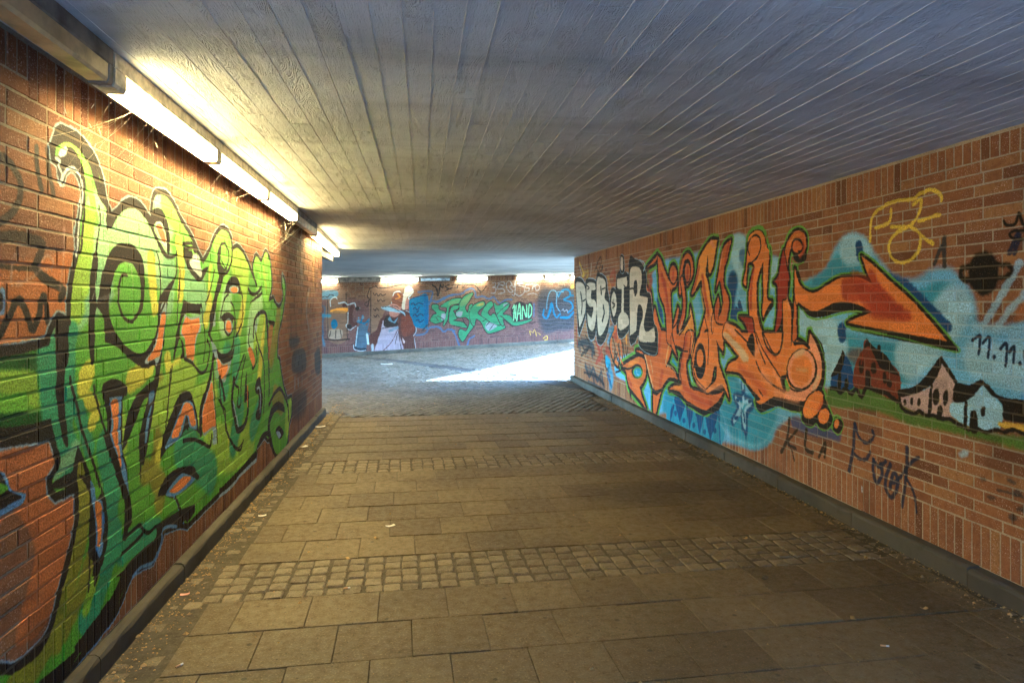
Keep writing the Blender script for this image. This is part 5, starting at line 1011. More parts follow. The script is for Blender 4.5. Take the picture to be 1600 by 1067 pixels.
ART['back'] = [
('f','plum',263,0,[(-104,1803),(4723,1444),(9308,1534),(9254,-258),(-161,-115)],0.55),
('f','tan',25,0,[(247,1987),(816,2014),(813,569),(205,587)],0.85),
('f','pblue',20,0,[(-100,2075),(514,2115),(494,1887),(-107,1850)]),
('s','dbr',14,24,[(-25,1994),(50,1912),(154,1936),(232,1908),(313,1986),(417,1956)]),
('s','dbr',12,19,[(-75,2075),(514,2115),(609,2207),(557,2235)]),
('s','dbr',16,38,[(114,578),(479,533),(879,539)]),
('s','dbr',12,22,[(816,2027),(813,569)]),
('s','dbr',12,21,[(229,1828),(206,600)]),
('s','w',16,38,[(315,1611),(334,1825),(494,1901),(554,1711),(754,1732),(859,1648),(1075,1696),(1125,1558),(1232,1528)]),
('f','tan',16,0,[(333,1798),(441,1875),(544,1792),(536,1551),(354,1610)]),
('f','oy',18,0,[(297,1478),(563,1550),(855,1540),(770,1381),(400,1394)]),
('f','brn',16,0,[(826,1636),(811,1604),(773,1586),(727,1587),(690,1608),(677,1640),(692,1672),(730,1690),(776,1688),(813,1668)]),
('f','dbr',17,0,[(1235,1514),(1220,1473),(1184,1448),(1140,1450),(1106,1477),(1094,1519),(1109,1560),(1145,1584),(1188,1583),(1222,1556)]),
('f','tan',20,0,[(269,1399),(824,1406),(754,842),(279,864)],0.7),
('f','cyan',20,0,[(521,1041),(498,947),(444,891),(378,894),(328,955),(311,1050),(333,1143),(388,1200),(453,1197),(504,1136)]),
('s','brn',19,135,[(990,1563),(943,1348),(949,1077),(1081,1017)]),
('s','w',14,22,[(865,1405),(841,1081),(785,976),(888,836),(997,885),(1107,961)]),
('f','dbr',16,0,[(971,940),(955,893),(913,866),(864,868),(824,899),(811,947),(827,994),(868,1022),(918,1020),(957,989)]),
('f','cream2',20,0,[(279,864),(648,847),(613,579),(245,598)],0.5),
('s','dbr',12,19,[(463,856),(441,588)]),
('s','dbr',12,19,[(304,836),(246,625)]),
('s','dbr',12,19,[(595,849),(627,606)]),
('f','steel',19,0,[(1174,931),(1459,919),(1397,197),(1073,270)]),
('s','w',14,27,[(1159,905),(1074,311)]),
('f','dkb',17,0,[(1006,315),(1193,236),(1397,224),(1409,155),(1191,168),(1031,232)]),
('s','w',12,22,[(1007,342),(1030,205),(1218,139),(1395,156)]),
('s','cyan',19,60,[(1273,1063),(1334,1279)]),
('s','cyan',19,65,[(1165,1095),(1381,1031),(1549,1161)]),
('f','pblue',15,0,[(1242,1119),(1232,1090),(1207,1074),(1176,1075),(1152,1094),(1144,1123),(1154,1151),(1179,1168),(1209,1167),(1233,1148)]),
('f','pblue',15,0,[(1228,1215),(1221,1196),(1205,1185),(1185,1185),(1169,1198),(1163,1217),(1170,1236),(1187,1247),(1207,1247),(1223,1234)]),
('f','pblue',15,0,[(1376,1223),(1366,1185),(1343,1162),(1317,1163),(1296,1187),(1288,1226),(1298,1264),(1320,1287),(1347,1286),(1368,1261)]),
('s','cyan',61,37,[(42,1647),(142,1537),(52,1114),(65,688)],0.8),
('s','teal',81,107,[(58,1327),(266,1319)],0.8),
('s','teal',81,80,[(13,690),(82,394)],0.6),
('s','w',21,82,[(1452,673),(1484,370)]),
('s','steel',17,44,[(1549,1161),(1455,782),(1534,669)]),
('f','tan',25,0,[(1629,2131),(2258,2187),(2800,2232),(2782,1617),(2181,1524),(1946,1145),(1710,715),(1573,722)],0.9),
('s','dbr',15,28,[(1588,2146),(1784,2224),(1893,2153),(2258,2187),(2658,2263),(2829,2232)]),
('s','dbr',15,25,[(1589,2173),(1498,1902),(1577,1790),(1409,1658),(1488,1574),(1547,1709)]),
('s','dbr',13,22,[(1619,2090),(1573,722)]),
('s','dbr',13,25,[(1694,2006),(1747,1923),(1804,1990),(1857,1906),(1943,1973),(1997,1916),(2110,1955)]),
('s','dbr',13,25,[(1826,1797),(1852,1727),(1937,1794),(1991,1723),(2076,1749)]),
('s','dbr',13,25,[(1692,1485),(1746,1428),(1790,1509),(1870,1410)]),
('s','dbr',13,25,[(1686,1279),(1753,1222),(1811,1288),(1878,1203)]),
('s','w',17,33,[(1957,1531),(2239,1578),(2331,1797),(2393,1990),(2565,2028),(2705,1927),(2798,2148),(2943,2173),(3039,2017),(2874,1810),(2944,1752)]),
('f','brn',19,0,[(1543,641),(1768,795),(1918,1146),(2174,1289),(2512,1234),(2690,1424),(2930,1275),(3109,761),(3009,540),(3065,-27),(2589,-32),(2497,733),(2021,866),(1810,352),(1534,334)]),
('f','hred',64,0,[(2626,1202),(2914,1219),(3075,790),(2836,549),(2608,616)],0.7),
('s','w',13,25,[(3009,540),(3109,761),(2930,1275),(2775,1393)],0.8),
('s','w',13,25,[(3036,454),(3081,28)],0.8),
('f','lav',19,0,[(1938,897),(1986,1089),(2040,1031),(2078,877),(2460,902),(2492,1040),(2510,677),(2617,-50),(1716,-28),(1784,409),(1891,706)]),
('s','pblue',64,83,[(2214,746),(2472,846)],0.7),
('s','brn',13,19,[(2470,762),(2260,383),(1985,121)]),
('s','dbr',11,17,[(2370,294),(2466,651)]),
('s','dbr',11,19,[(1965,841),(2502,900)]),
('f','dbr',19,0,[(2012,1032),(2145,1248),(2449,1014),(2489,929),(2078,877)]),
('f','pblue',17,0,[(2155,1109),(2228,1217),(2336,1046),(2497,1179),(2391,988),(2307,1020)]),
('f','skin',17,0,[(2204,1357),(2269,1632),(2608,1580),(2605,1454),(2469,1208),(2257,1216)]),
('f','hat',17,0,[(2299,1687),(2362,1907),(2536,2014),(2690,1913),(2636,1537),(2466,1598)]),
('s','brn',11,19,[(2330,1769),(2639,1649)]),
('s','brn',11,17,[(2390,1879),(2643,1788)]),
('s','oy',32,39,[(2506,1959),(2588,1846),(2444,1794)],0.8),
('f','halo',17,0,[(1958,1545),(2238,1550),(2518,1429),(2716,1339),(2741,1212),(2629,1314),(2233,1384),(1984,1475)]),
('s','dbr',11,17,[(1971,1531),(2238,1536),(2517,1401),(2712,1227)]),
('s','dbr',11,14,[(2296,1576),(2465,1543),(2520,1485)]),
('f','cream2',17,0,[(2687,1815),(2768,2107),(2913,2160),(3024,2003),(2816,1812),(2748,1450),(2634,1481)]),
('f','skin',17,0,[(2785,1728),(2873,1782),(2864,1474),(2748,1450)]),
('s','w',31,82,[(1615,308),(1621,33)],0.8),
('s','pur',13,28,[(2575,478),(2715,359),(2627,279)]),
('f','hpk',13,0,[(2619,504),(2715,359),(2656,306)]),
('s','dbr',13,20,[(2497,733),(2589,-26)]),
('f','cyan',21,0,[(2916,1753),(3165,1845),(3548,1883),(3523,855),(3367,771),(3077,847),(2968,1105),(2888,1333)]),
('f','db',65,0,[(3399,1824),(3547,1849),(3521,969),(3432,973)],0.4),
('s','navy',15,25,[(2916,1753),(3165,1845),(3578,1891)]),
('s','navy',13,28,[(2954,1597),(3042,1637),(3098,1565),(3217,1631),(3362,1585)]),
('s','navy',13,28,[(3037,1440),(3096,1494),(3152,1408),(3242,1489)]),
('s','navy',13,28,[(3150,1323),(3210,1378)]),
('s','navy',13,28,[(3000,1188),(3090,1269),(3145,1182),(3265,1263),(3380,1202)]),
('s','navy',13,28,[(3112,1043),(3200,1067),(3227,981),(3376,1060)]),
('s','blw',30,68,[(3228,1998),(3464,2021),(3700,2002),(3695,1845),(3599,1592)],0.8),
('s','blw',31,69,[(3569,1593),(3691,1689),(3899,1654),(4113,1777),(4481,1883)],0.8),
('s','blw',30,68,[(3097,564),(3362,579),(3482,658),(3604,795),(3903,796),(4079,630),(4263,708),(4465,640)],0.85),
('s','dkb',26,57,[(3336,722),(3549,911)],0.8),
('s','blw',29,64,[(3887,1669),(4069,1721),(4345,1857),(4776,1904),(4935,2017),(5155,2085),(5277,1951),(5303,1774),(5557,1797),(5778,1703),(5972,1757),(6193,1542),(6457,1654),(6678,1648)],0.8),
('s','blw',29,64,[(4341,704),(4489,524),(4602,199),(4719,-11),(4908,95),(5009,323),(5200,430)],0.8),
('s','blk',17,46,[(3724,2229),(3870,2098),(3907,1854),(3974,2095),(4009,2238)]),
('s','blk',17,34,[(4009,2238),(4081,2122),(4114,2236)]),
('s','blk',18,35,[(4326,2232),(4173,2177),(4322,2088),(4414,2115),(4168,2020)]),
('s','blk',18,29,[(4417,2201),(4632,2226),(4613,2111)]),
('s','blk',18,29,[(4631,2212),(4879,2222),(4782,2078)]),
('s','blk',18,35,[(4879,2222),(5253,2186),(5499,1960),(5695,2148)]),
('s','pur',17,57,[(3614,1022),(3693,1190),(3845,1270),(3700,1418),(3688,1532),(3794,1571),(3912,1525),(3938,1381),(4146,1288),(4156,1115),(4016,977),(3775,930),(3614,1022)]),
('s','pur',18,58,[(3986,1494),(4371,1712),(4741,1746),(4674,1588),(4335,1512),(4230,1054),(4072,831),(4126,1116),(4211,1429),(3986,1494)]),
('s','pur',18,58,[(4287,937),(4363,1424),(4641,1516),(4607,1387),(4452,1335),(4509,1217),(4600,1156),(4535,1042),(4441,988),(4778,916),(4927,735),(4528,811),(4287,937)]),
('s','pur',18,58,[(4673,1559),(4867,1815),(5182,1924),(5049,1664),(4886,1436),(4974,1258),(5044,1489),(5169,1485),(5155,1018),(5179,783),(4951,501),(4758,263),(4610,489),(4678,688),(4893,620),(5026,906),(4907,1086),(4598,1098),(4542,1274),(4668,1385),(4673,1559)]),
('s','pur',18,59,[(5037,1256),(5232,1513),(5552,1621),(5611,1471),(5349,1215),(5787,933),(6105,801),(6364,730),(6295,614),(5773,490),(5586,647),(5466,888),(5280,1013),(5210,781),(5089,903),(5037,1256)]),
('s','pur',18,59,[(5475,1182),(5676,1499),(5871,1611),(5931,1461),(5732,1261),(5824,1109),(5987,1163),(6203,797),(5944,808),(5661,998),(5475,1182)]),
('s','pur',18,60,[(5966,1549),(6125,1455),(6323,1539),(6487,1564),(6582,1441),(6313,1210),(6406,1028),(6653,808),(6650,718),(6306,972),(6333,792),(6234,766),(6051,1160),(5966,1549)]),
('s','dbr',11,49,[(3614,1022),(3693,1190),(3845,1270),(3700,1418),(3688,1532),(3794,1571),(3912,1525),(3938,1381),(4146,1288),(4156,1115),(4016,977),(3775,930),(3614,1022)]),
('f','gg',13,0,[(3614,1022),(3693,1190),(3845,1270),(3700,1418),(3688,1532),(3794,1571),(3912,1525),(3938,1381),(4146,1288),(4156,1115),(4016,977),(3775,930)]),
('s','dbr',11,49,[(3986,1494),(4371,1712),(4741,1746),(4674,1588),(4335,1512),(4230,1054),(4072,831),(4126,1116),(4211,1429),(3986,1494)]),
('f','gg',13,0,[(3986,1494),(4371,1712),(4741,1746),(4674,1588),(4335,1512),(4230,1054),(4072,831),(4126,1116),(4211,1429)]),
('s','dbr',11,49,[(4287,937),(4363,1424),(4641,1516),(4607,1387),(4452,1335),(4509,1217),(4600,1156),(4535,1042),(4441,988),(4778,916),(4927,735),(4528,811),(4287,937)]),
('f','gg',13,0,[(4287,937),(4363,1424),(4641,1516),(4607,1387),(4452,1335),(4509,1217),(4600,1156),(4535,1042),(4441,988),(4778,916),(4927,735),(4528,811)]),
('s','dbr',11,49,[(4673,1559),(4867,1815),(5182,1924),(5049,1664),(4886,1436),(4974,1258),(5044,1489),(5169,1485),(5155,1018),(5179,783),(4951,501),(4758,263),(4610,489),(4678,688),(4893,620),(5026,906),(4907,1086),(4598,1098),(4542,1274),(4668,1385),(4673,1559)]),
('f','gg',13,0,[(4673,1559),(4867,1815),(5182,1924),(5049,1664),(4886,1436),(4974,1258),(5044,1489),(5169,1485),(5155,1018),(5179,783),(4951,501),(4758,263),(4610,489),(4678,688),(4893,620),(5026,906),(4907,1086),(4598,1098),(4542,1274),(4668,1385)]),
('s','dbr',11,50,[(5037,1256),(5232,1513),(5552,1621),(5611,1471),(5349,1215),(5787,933),(6105,801),(6364,730),(6295,614),(5773,490),(5586,647),(5466,888),(5280,1013),(5210,781),(5089,903),(5037,1256)]),
('f','gg',13,0,[(5037,1256),(5232,1513),(5552,1621),(5611,1471),(5349,1215),(5787,933),(6105,801),(6364,730),(6295,614),(5773,490),(5586,647),(5466,888),(5280,1013),(5210,781),(5089,903)]),
('s','dbr',11,50,[(5475,1182),(5676,1499),(5871,1611),(5931,1461),(5732,1261),(5824,1109),(5987,1163),(6203,797),(5944,808),(5661,998),(5475,1182)]),
('f','gg',14,0,[(5475,1182),(5676,1499),(5871,1611),(5931,1461),(5732,1261),(5824,1109),(5987,1163),(6203,797),(5944,808),(5661,998)]),
('s','dbr',11,51,[(5966,1549),(6125,1455),(6323,1539),(6487,1564),(6582,1441),(6313,1210),(6406,1028),(6653,808),(6650,718),(6306,972),(6333,792),(6234,766),(6051,1160),(5966,1549)]),
('f','gg',14,0,[(5966,1549),(6125,1455),(6323,1539),(6487,1564),(6582,1441),(6313,1210),(6406,1028),(6653,808),(6650,718),(6306,972),(6333,792),(6234,766),(6051,1160)]),
('f','gy',44,0,[(4801,1700),(5150,1895),(5017,1636),(4857,1495),(4702,1500)],0.9),
('f','gy',44,0,[(4339,1656),(4678,1718),(4613,1590),(4305,1513)],0.7),
('f','lav',33,0,[(4024,1235),(4159,1230),(4139,1058),(4018,1034)],0.8),
('f','lav',33,0,[(4572,1273),(4789,1294),(4722,1122),(4569,1157)],0.8),
('f','lav',45,0,[(5721,877),(6071,743),(5776,579),(5620,704)],0.8),
('f','lav',46,0,[(6321,1479),(6552,1532),(6448,1355)],0.7),
('f','oy',56,0,[(5294,1481),(5551,1591),(5547,1473)],0.5),
('s','k2',11,18,[(5531,914),(5661,998)]),
('s','k2',11,18,[(5653,762),(5786,904)]),
('s','k2',11,18,[(5777,608),(5944,808)]),
('s','k2',11,17,[(3810,1128),(3897,1011)]),
('s','k2',11,17,[(3872,1183),(4079,1060)]),
('s','k2',11,17,[(4781,1033),(4898,795)]),
('s','pur',18,54,[(6110,1158),(6545,1502),(6508,1353),(6305,1151),(6566,1082),(6792,892),(7024,853),(7431,927),(7360,839),(6786,712),(6494,875),(6270,1063),(6110,1158)]),
('s','dbr',11,45,[(6110,1158),(6545,1502),(6508,1353),(6305,1151),(6566,1082),(6792,892),(7024,853),(7431,927),(7360,839),(6786,712),(6494,875),(6270,1063),(6110,1158)]),
('f','gg',14,0,[(6110,1158),(6545,1502),(6508,1353),(6305,1151),(6566,1082),(6792,892),(7024,853),(7431,927),(7360,839),(6786,712),(6494,875),(6270,1063)]),
('f','dbr',16,0,[(6622,1320),(6811,1524),(7012,1578),(7245,1481),(7466,1535),(7468,1047),(7329,931),(7026,913),(6890,858),(6708,866),(6648,1078)]),
('s','mint',11,51,[(6699,1347),(6768,1435),(6713,911)]),
('s','mint',11,51,[(6720,1166),(6817,1193)]),
('s','mint',11,51,[(6835,1433),(6788,983)]),
('s','mint',11,51,[(6841,890),(6970,1504),(7000,944)]),
('s','mint',11,51,[(6892,1130),(6993,1156)]),
('s','mint',12,51,[(7067,957),(7094,1394),(7224,1011),(7257,1435)]),
('s','mint',12,52,[(7311,993),(7358,1447),(7450,1337),(7419,1080),(7310,978)]),
('s','pur',19,43,[(7359,778),(7563,800)]),
('s','wht',20,33,[(5949,2261),(6046,2260),(6043,2141),(5945,2113),(6072,2051),(6003,1904),(5874,1907)],0.85),
('s','wht',20,33,[(6143,2258),(6372,2284),(6368,2164),(6174,2198),(6137,2050),(6332,2046),(6394,1925),(6164,1871)],0.85),
('s','wht',21,33,[(6496,2042),(6469,2222),(6603,2310),(6698,2188),(6596,2100),(6724,1947),(6591,1920),(6496,2042)],0.85),
('s','wht',21,33,[(6635,2279),(6762,2097),(6834,2306),(6787,1826),(6687,1828)],0.85),
('s','wht',21,33,[(6898,2215),(7099,2241),(6963,2153),(7162,2089),(7155,1877),(6951,1776),(6821,1855)],0.85),
('s','wht',21,33,[(7367,2176),(7231,2163),(7229,2072),(7363,2054),(7343,1948),(7208,1936)],0.85),
('s','wht',21,33,[(7418,2175),(7536,2173),(7497,1991),(7604,2171)],0.85),
('s','wht',21,34,[(7690,2170),(7619,2080),(7666,1956),(7770,1985),(7791,2107),(7707,2169)],0.85),
('s','wht',21,33,[(7305,1813),(7527,1853),(7696,1803)],0.85),
('f','dkb',211,0,[(7728,1741),(7944,2042),(8290,2004),(9211,1985),(9206,606),(8453,453),(7963,384),(7768,791),(7679,1253)],0.72),
('s','blk',35,37,[(7762,1710),(8140,1663),(8631,1687),(9200,1615)],0.55),
('s','blk',35,37,[(7758,1572),(8136,1521),(8627,1547),(9196,1478)],0.55),
('s','blk',35,37,[(7753,1435),(8132,1380),(8623,1408),(9192,1340)],0.55),
('s','blk',35,37,[(7749,1297),(8127,1238),(8619,1268),(9188,1202)],0.55),
('s','blk',35,37,[(7745,1159),(8123,1097),(8615,1128),(9183,1064)],0.55),
('s','blk',35,37,[(7741,1022),(8119,955),(8610,989),(9179,927)],0.55),
('s','blk',35,37,[(7737,884),(8115,814),(8606,849),(9175,789)],0.55),
('s','blk',35,37,[(7733,747),(8110,672),(8602,710),(9171,651)],0.55),
('s','blk',35,37,[(7729,609),(8106,531),(8598,570),(9167,513)],0.55),
('s','cyan',23,68,[(7954,1244),(7913,1031),(8049,933),(8157,1083),(8274,1480),(8368,1106),(8468,948),(8613,1066)]),
('f','cyan',19,0,[(8238,1450),(8309,1479),(8266,1203),(8119,961),(8049,933)]),
('s','pblue',21,43,[(8059,1271),(8104,1608),(8216,1883),(8393,1940),(8494,1814),(8481,1381),(8616,1159)]),
('s','cyan',24,75,[(8562,1720),(8745,1933),(8995,1943),(9060,1738),(8806,1589),(9088,1487),(9154,1266),(8970,1116)]),
('s','cyan',29,94,[(8644,941),(8964,929),(9185,1108)]),
('s','pblue',19,43,[(8561,1689),(8531,1875),(8779,1870)]),
('s','cyan',24,63,[(9096,1737),(9347,1699),(9233,1514),(9373,1353)]),
('s','wht',14,22,[(8687,1188),(8760,1248),(8793,1153),(8901,1212),(8934,1117)]),
('s','blw',30,61,[(7549,1471),(7536,1014)],0.7),
('s','ylw',72,125,[(9141,2049),(9286,2077)],0.8),
('s','ylw',19,27,[(7380,351),(7350,505),(7484,437),(7556,556),(7617,309)],0.8),
('s','ylw',19,28,[(7655,429),(7789,331)],0.8),
('s','ylw',19,28,[(7888,203),(8029,288),(8060,163),(7921,140)],0.8)]

PAL = {
    'k': (0.095, 0.055, 0.05),
    'k2': (0.065, 0.04, 0.03),
    'blk': (0.05, 0.045, 0.045),
    'w': (0.74, 0.79, 0.8),
    'halo': (0.62, 0.71, 0.76),
    'hblue': (0.42, 0.58, 0.78),
    'g1': (0.67, 0.84, 0.58),
    'g2': (0.65, 0.8, 0.06),
    'g3': (0.44, 0.68, 0.06),
    'g4': (0.33, 0.62, 0.4),
    'y': (0.84, 0.84, 0.02),
    'ol': (0.56, 0.57, 0.03),
    'lime': (0.58, 0.83, 0.08),
    'dg': (0.16, 0.36, 0.07),
    'mint': (0.56, 0.75, 0.52),
    'org': (0.9, 0.55, 0.15),
    'orb': (0.74, 0.44, 0.18),
    'grey': (0.1, 0.1, 0.1),
    'pinkw': (0.8, 0.66, 0.6),
    'b': (0.5, 0.72, 0.9),
    'teal': (0.32, 0.6, 0.74),
    'lb': (0.66, 0.81, 0.92),
    'db': (0.1, 0.27, 0.5),
    'navy': (0.05, 0.13, 0.27),
    'o': (0.88, 0.51, 0.05),
    'o2': (0.8, 0.42, 0.05),
    'red': (0.6, 0.19, 0.03),
    'oy': (0.9, 0.6, 0.08),
    'pk': (0.92, 0.62, 0.42),
    'cream': (0.86, 0.74, 0.55),
    'limeo': (0.45, 0.66, 0.18),
    'hred': (0.44, 0.19, 0.08),
    'hpk': (0.72, 0.62, 0.6),
    'grn': (0.33, 0.46, 0.12),
    'yel': (0.92, 0.8, 0.02),
    'ylw': (0.85, 0.7, 0.12),
    'cream2': (0.8, 0.74, 0.64),
    'dkb': (0.14, 0.18, 0.22),
    'tan': (0.5, 0.38, 0.27),
    'brn': (0.3, 0.16, 0.12),
    'dbr': (0.14, 0.09, 0.08),
    'cyan': (0.18, 0.4, 0.53),
    'pblue': (0.4, 0.5, 0.56),
    'lav': (0.64, 0.58, 0.62),
    'steel': (0.32, 0.38, 0.44),
    'skin': (0.66, 0.46, 0.38),
    'gg': (0.31, 0.52, 0.33),
    'gy': (0.45, 0.55, 0.3),
    'hat': (0.46, 0.27, 0.16),
    'pur': (0.22, 0.1, 0.12),
    'wht': (0.6, 0.58, 0.57),
    'blw': (0.29, 0.38, 0.53),
    'plum': (0.36, 0.23, 0.27)
}


def catmull(pts, closed, seg):
    P = [(p[0] / 1000.0, p[1] / 1000.0) for p in pts]
    K = [len(p) > 2 for p in pts]
    n = len(P)
    out = []
    last = n if closed else n - 1
    for i in range(last):
        p1, p2 = P[i], P[(i + 1) % n]
        if closed:
            p0, p3 = P[i - 1], P[(i + 2) % n]
        else:
            p0 = P[i - 1] if i > 0 else p1
            p3 = P[i + 2] if i + 2 < n else p2
        if K[i]:
            p0 = p1
        if K[(i + 1) % n]:
            p3 = p2
        L = math.hypot(p2[0] - p1[0], p2[1] - p1[1])
        m = max(1, min(10, int(L / seg)))
        if K[i] and K[(i + 1) % n]:
            m = 1
        for k in range(m):
            t = k / m
            t2, t3 = t * t, t * t * t
            out.append(tuple(0.5 * (2 * p1[j] + (p2[j] - p0[j]) * t + (2 * p0[j] - 5 * p1[j] + 4 * p2[j] - p3[j]) * t2
                                    + (3 * p1[j] - p0[j] - 3 * p2[j] + p3[j]) * t3) for j in (0, 1)))
    if not closed:
        out.append(P[-1])
    return out


def vnoise(h, w, cell, rg):
    g = rg.random((int(h / cell) + 3, int(w / cell) + 3)).astype(np.float32)
    yy = np.arange(h, dtype=np.float32) / cell
    xx = np.arange(w, dtype=np.float32) / cell
    y0, x0 = yy.astype(int), xx.astype(int)
    fy, fx = yy - y0, xx - x0
    fy, fx = (fy * fy * (3 - 2 * fy))[:, None], (fx * fx * (3 - 2 * fx))[None, :]
    a = g[y0][:, x0] * (1 - fx) + g[y0][:, x0 + 1] * fx
    b = g[y0 + 1][:, x0] * (1 - fx) + g[y0 + 1][:, x0 + 1] * fx
    return a * (1 - fy) + b * fy


def paint_image(name, s0, z0, L, H, ppm, shapes):
    """rasterises filled outlines and strokes with soft spray edges into an RGBA image"""
    W, Hh = int(L * ppm), int(H * ppm)
    rg = np.random.default_rng(5)
    img = np.zeros((Hh, W, 4), np.float32)
    jit = (vnoise(Hh, W, 5, rg) - 0.5) + 0.7 * (vnoise(Hh, W, 2, rg) - 0.5)
    mask_img = np.zeros((Hh, W), np.float32)
    for shp in shapes:
        kind, colname, soft, width, pts = shp[:5]
        alpha = shp[5] if len(shp) > 5 else 1.0
        col = PAL[colname]
        soft = max(soft / 1000.0, 0.6 / ppm)
        width = width / 1000.0
        poly = catmull(pts, kind in 'fc', max(0.012, 2.0 / ppm))
        px = np.array([((x - s0) * ppm, (z - z0) * ppm) for x, z in poly], np.float32)
        pad = (soft * 1.6 + width) * ppm + 2
        x0, x1 = int(max(0, px[:, 0].min() - pad)), int(min(W, px[:, 0].max() + pad + 1))
        y0, y1 = int(max(0, px[:, 1].min() - pad)), int(min(Hh, px[:, 1].max() + pad + 1))
        if x1 <= x0 or y1 <= y0:
            continue
        X, Y = np.meshgrid(np.arange(x0, x1, dtype=np.float32) + 0.5, np.arange(y0, y1, dtype=np.float32) + 0.5)
        d2 = np.full(X.shape, 1e9, np.float32)
        inside = np.zeros(X.shape, bool)
        closed = kind in 'fc'
        n = len(px)
        for i in range(n if closed else max(1, n - 1)):
            ax, ay = px[i]
            bx, by = px[(i + 1) % n] if n > 1 else px[i]
            # only the rows and columns this edge can matter for
            m = pad if not closed else soft * ppm * 1.6 + 2
            ia, ib = int(max(0, min(ay, by) - m - y0)), int(min(X.shape[0], max(ay, by) + m - y0 + 1))
            ja, jb = int(max(0, min(ax, bx) - m - x0)), int(min(X.shape[1], max(ax, bx) + m - x0 + 1))
            if ib > ia and jb > ja:
                Xs, Ys = X[ia:ib, ja:jb], Y[ia:ib, ja:jb]
                dx, dy = bx - ax, by - ay
                l2 = dx * dx + dy * dy
                t = np.clip(((Xs - ax) * dx + (Ys - ay) * dy) / l2, 0, 1) if l2 > 1e-9 else 0.0
                dd = (Xs - ax - t * dx) ** 2 + (Ys - ay - t * dy) ** 2
                np.minimum(d2[ia:ib, ja:jb], dd, out=d2[ia:ib, ja:jb])
            if closed and ay != by:
                ra, rb = int(max(0, min(ay, by) - y0 - 1)), int(min(X.shape[0], max(ay, by) - y0 + 2))
                if rb > ra:
                    Xs, Ys = X[ra:rb], Y[ra:rb]
                    c = ((ay > Ys) != (by > Ys)) & (Xs < (bx - ax) * (Ys - ay) / (by - ay) + ax)
                    inside[ra:rb] ^= c
        d = np.sqrt(d2)
        sp = soft * ppm
        jj = jit[y0:y1, x0:x1] * min(sp * 0.9, 2.6)
        if closed:
            sd = np.where(inside, d, -d)
            a = np.clip((sd + jj + sp * 0.5) / sp, 0, 1)
        else:
            a = np.clip((width * ppm * 0.5 - d + jj + sp * 0.5) / sp, 0, 1)
        a = a * a * (3 - 2 * a) * alpha
        if kind in 'cS':
            a = a * mask_img[y0:y1, x0:x1]
        elif kind == 'f':
            if len(shp) > 6:                       # this fill opens a new clipping mask
                mask_img[:] = 0
                mask_img[y0:y1, x0:x1] = np.clip(a, 0, 1)
            elif len(shp) > 5 and alpha < 0:
                pass
        sub = img[y0:y1, x0:x1]
        ao = sub[..., 3]
        an = a + ao * (1 - a)
        safe = np.maximum(an, 1e-5)
        for k in range(3):
            sub[..., k] = (col[k] * a + sub[..., k] * ao * (1 - a)) / safe
        sub[..., 3] = an
    im = bpy.data.images.new(name, W, Hh, alpha=True)
    im.alpha_mode = 'CHANNEL_PACKED'
    im.pixels.foreach_set(np.ascontiguousarray(img).ravel())
    im.update()
    im.pack()
    return im


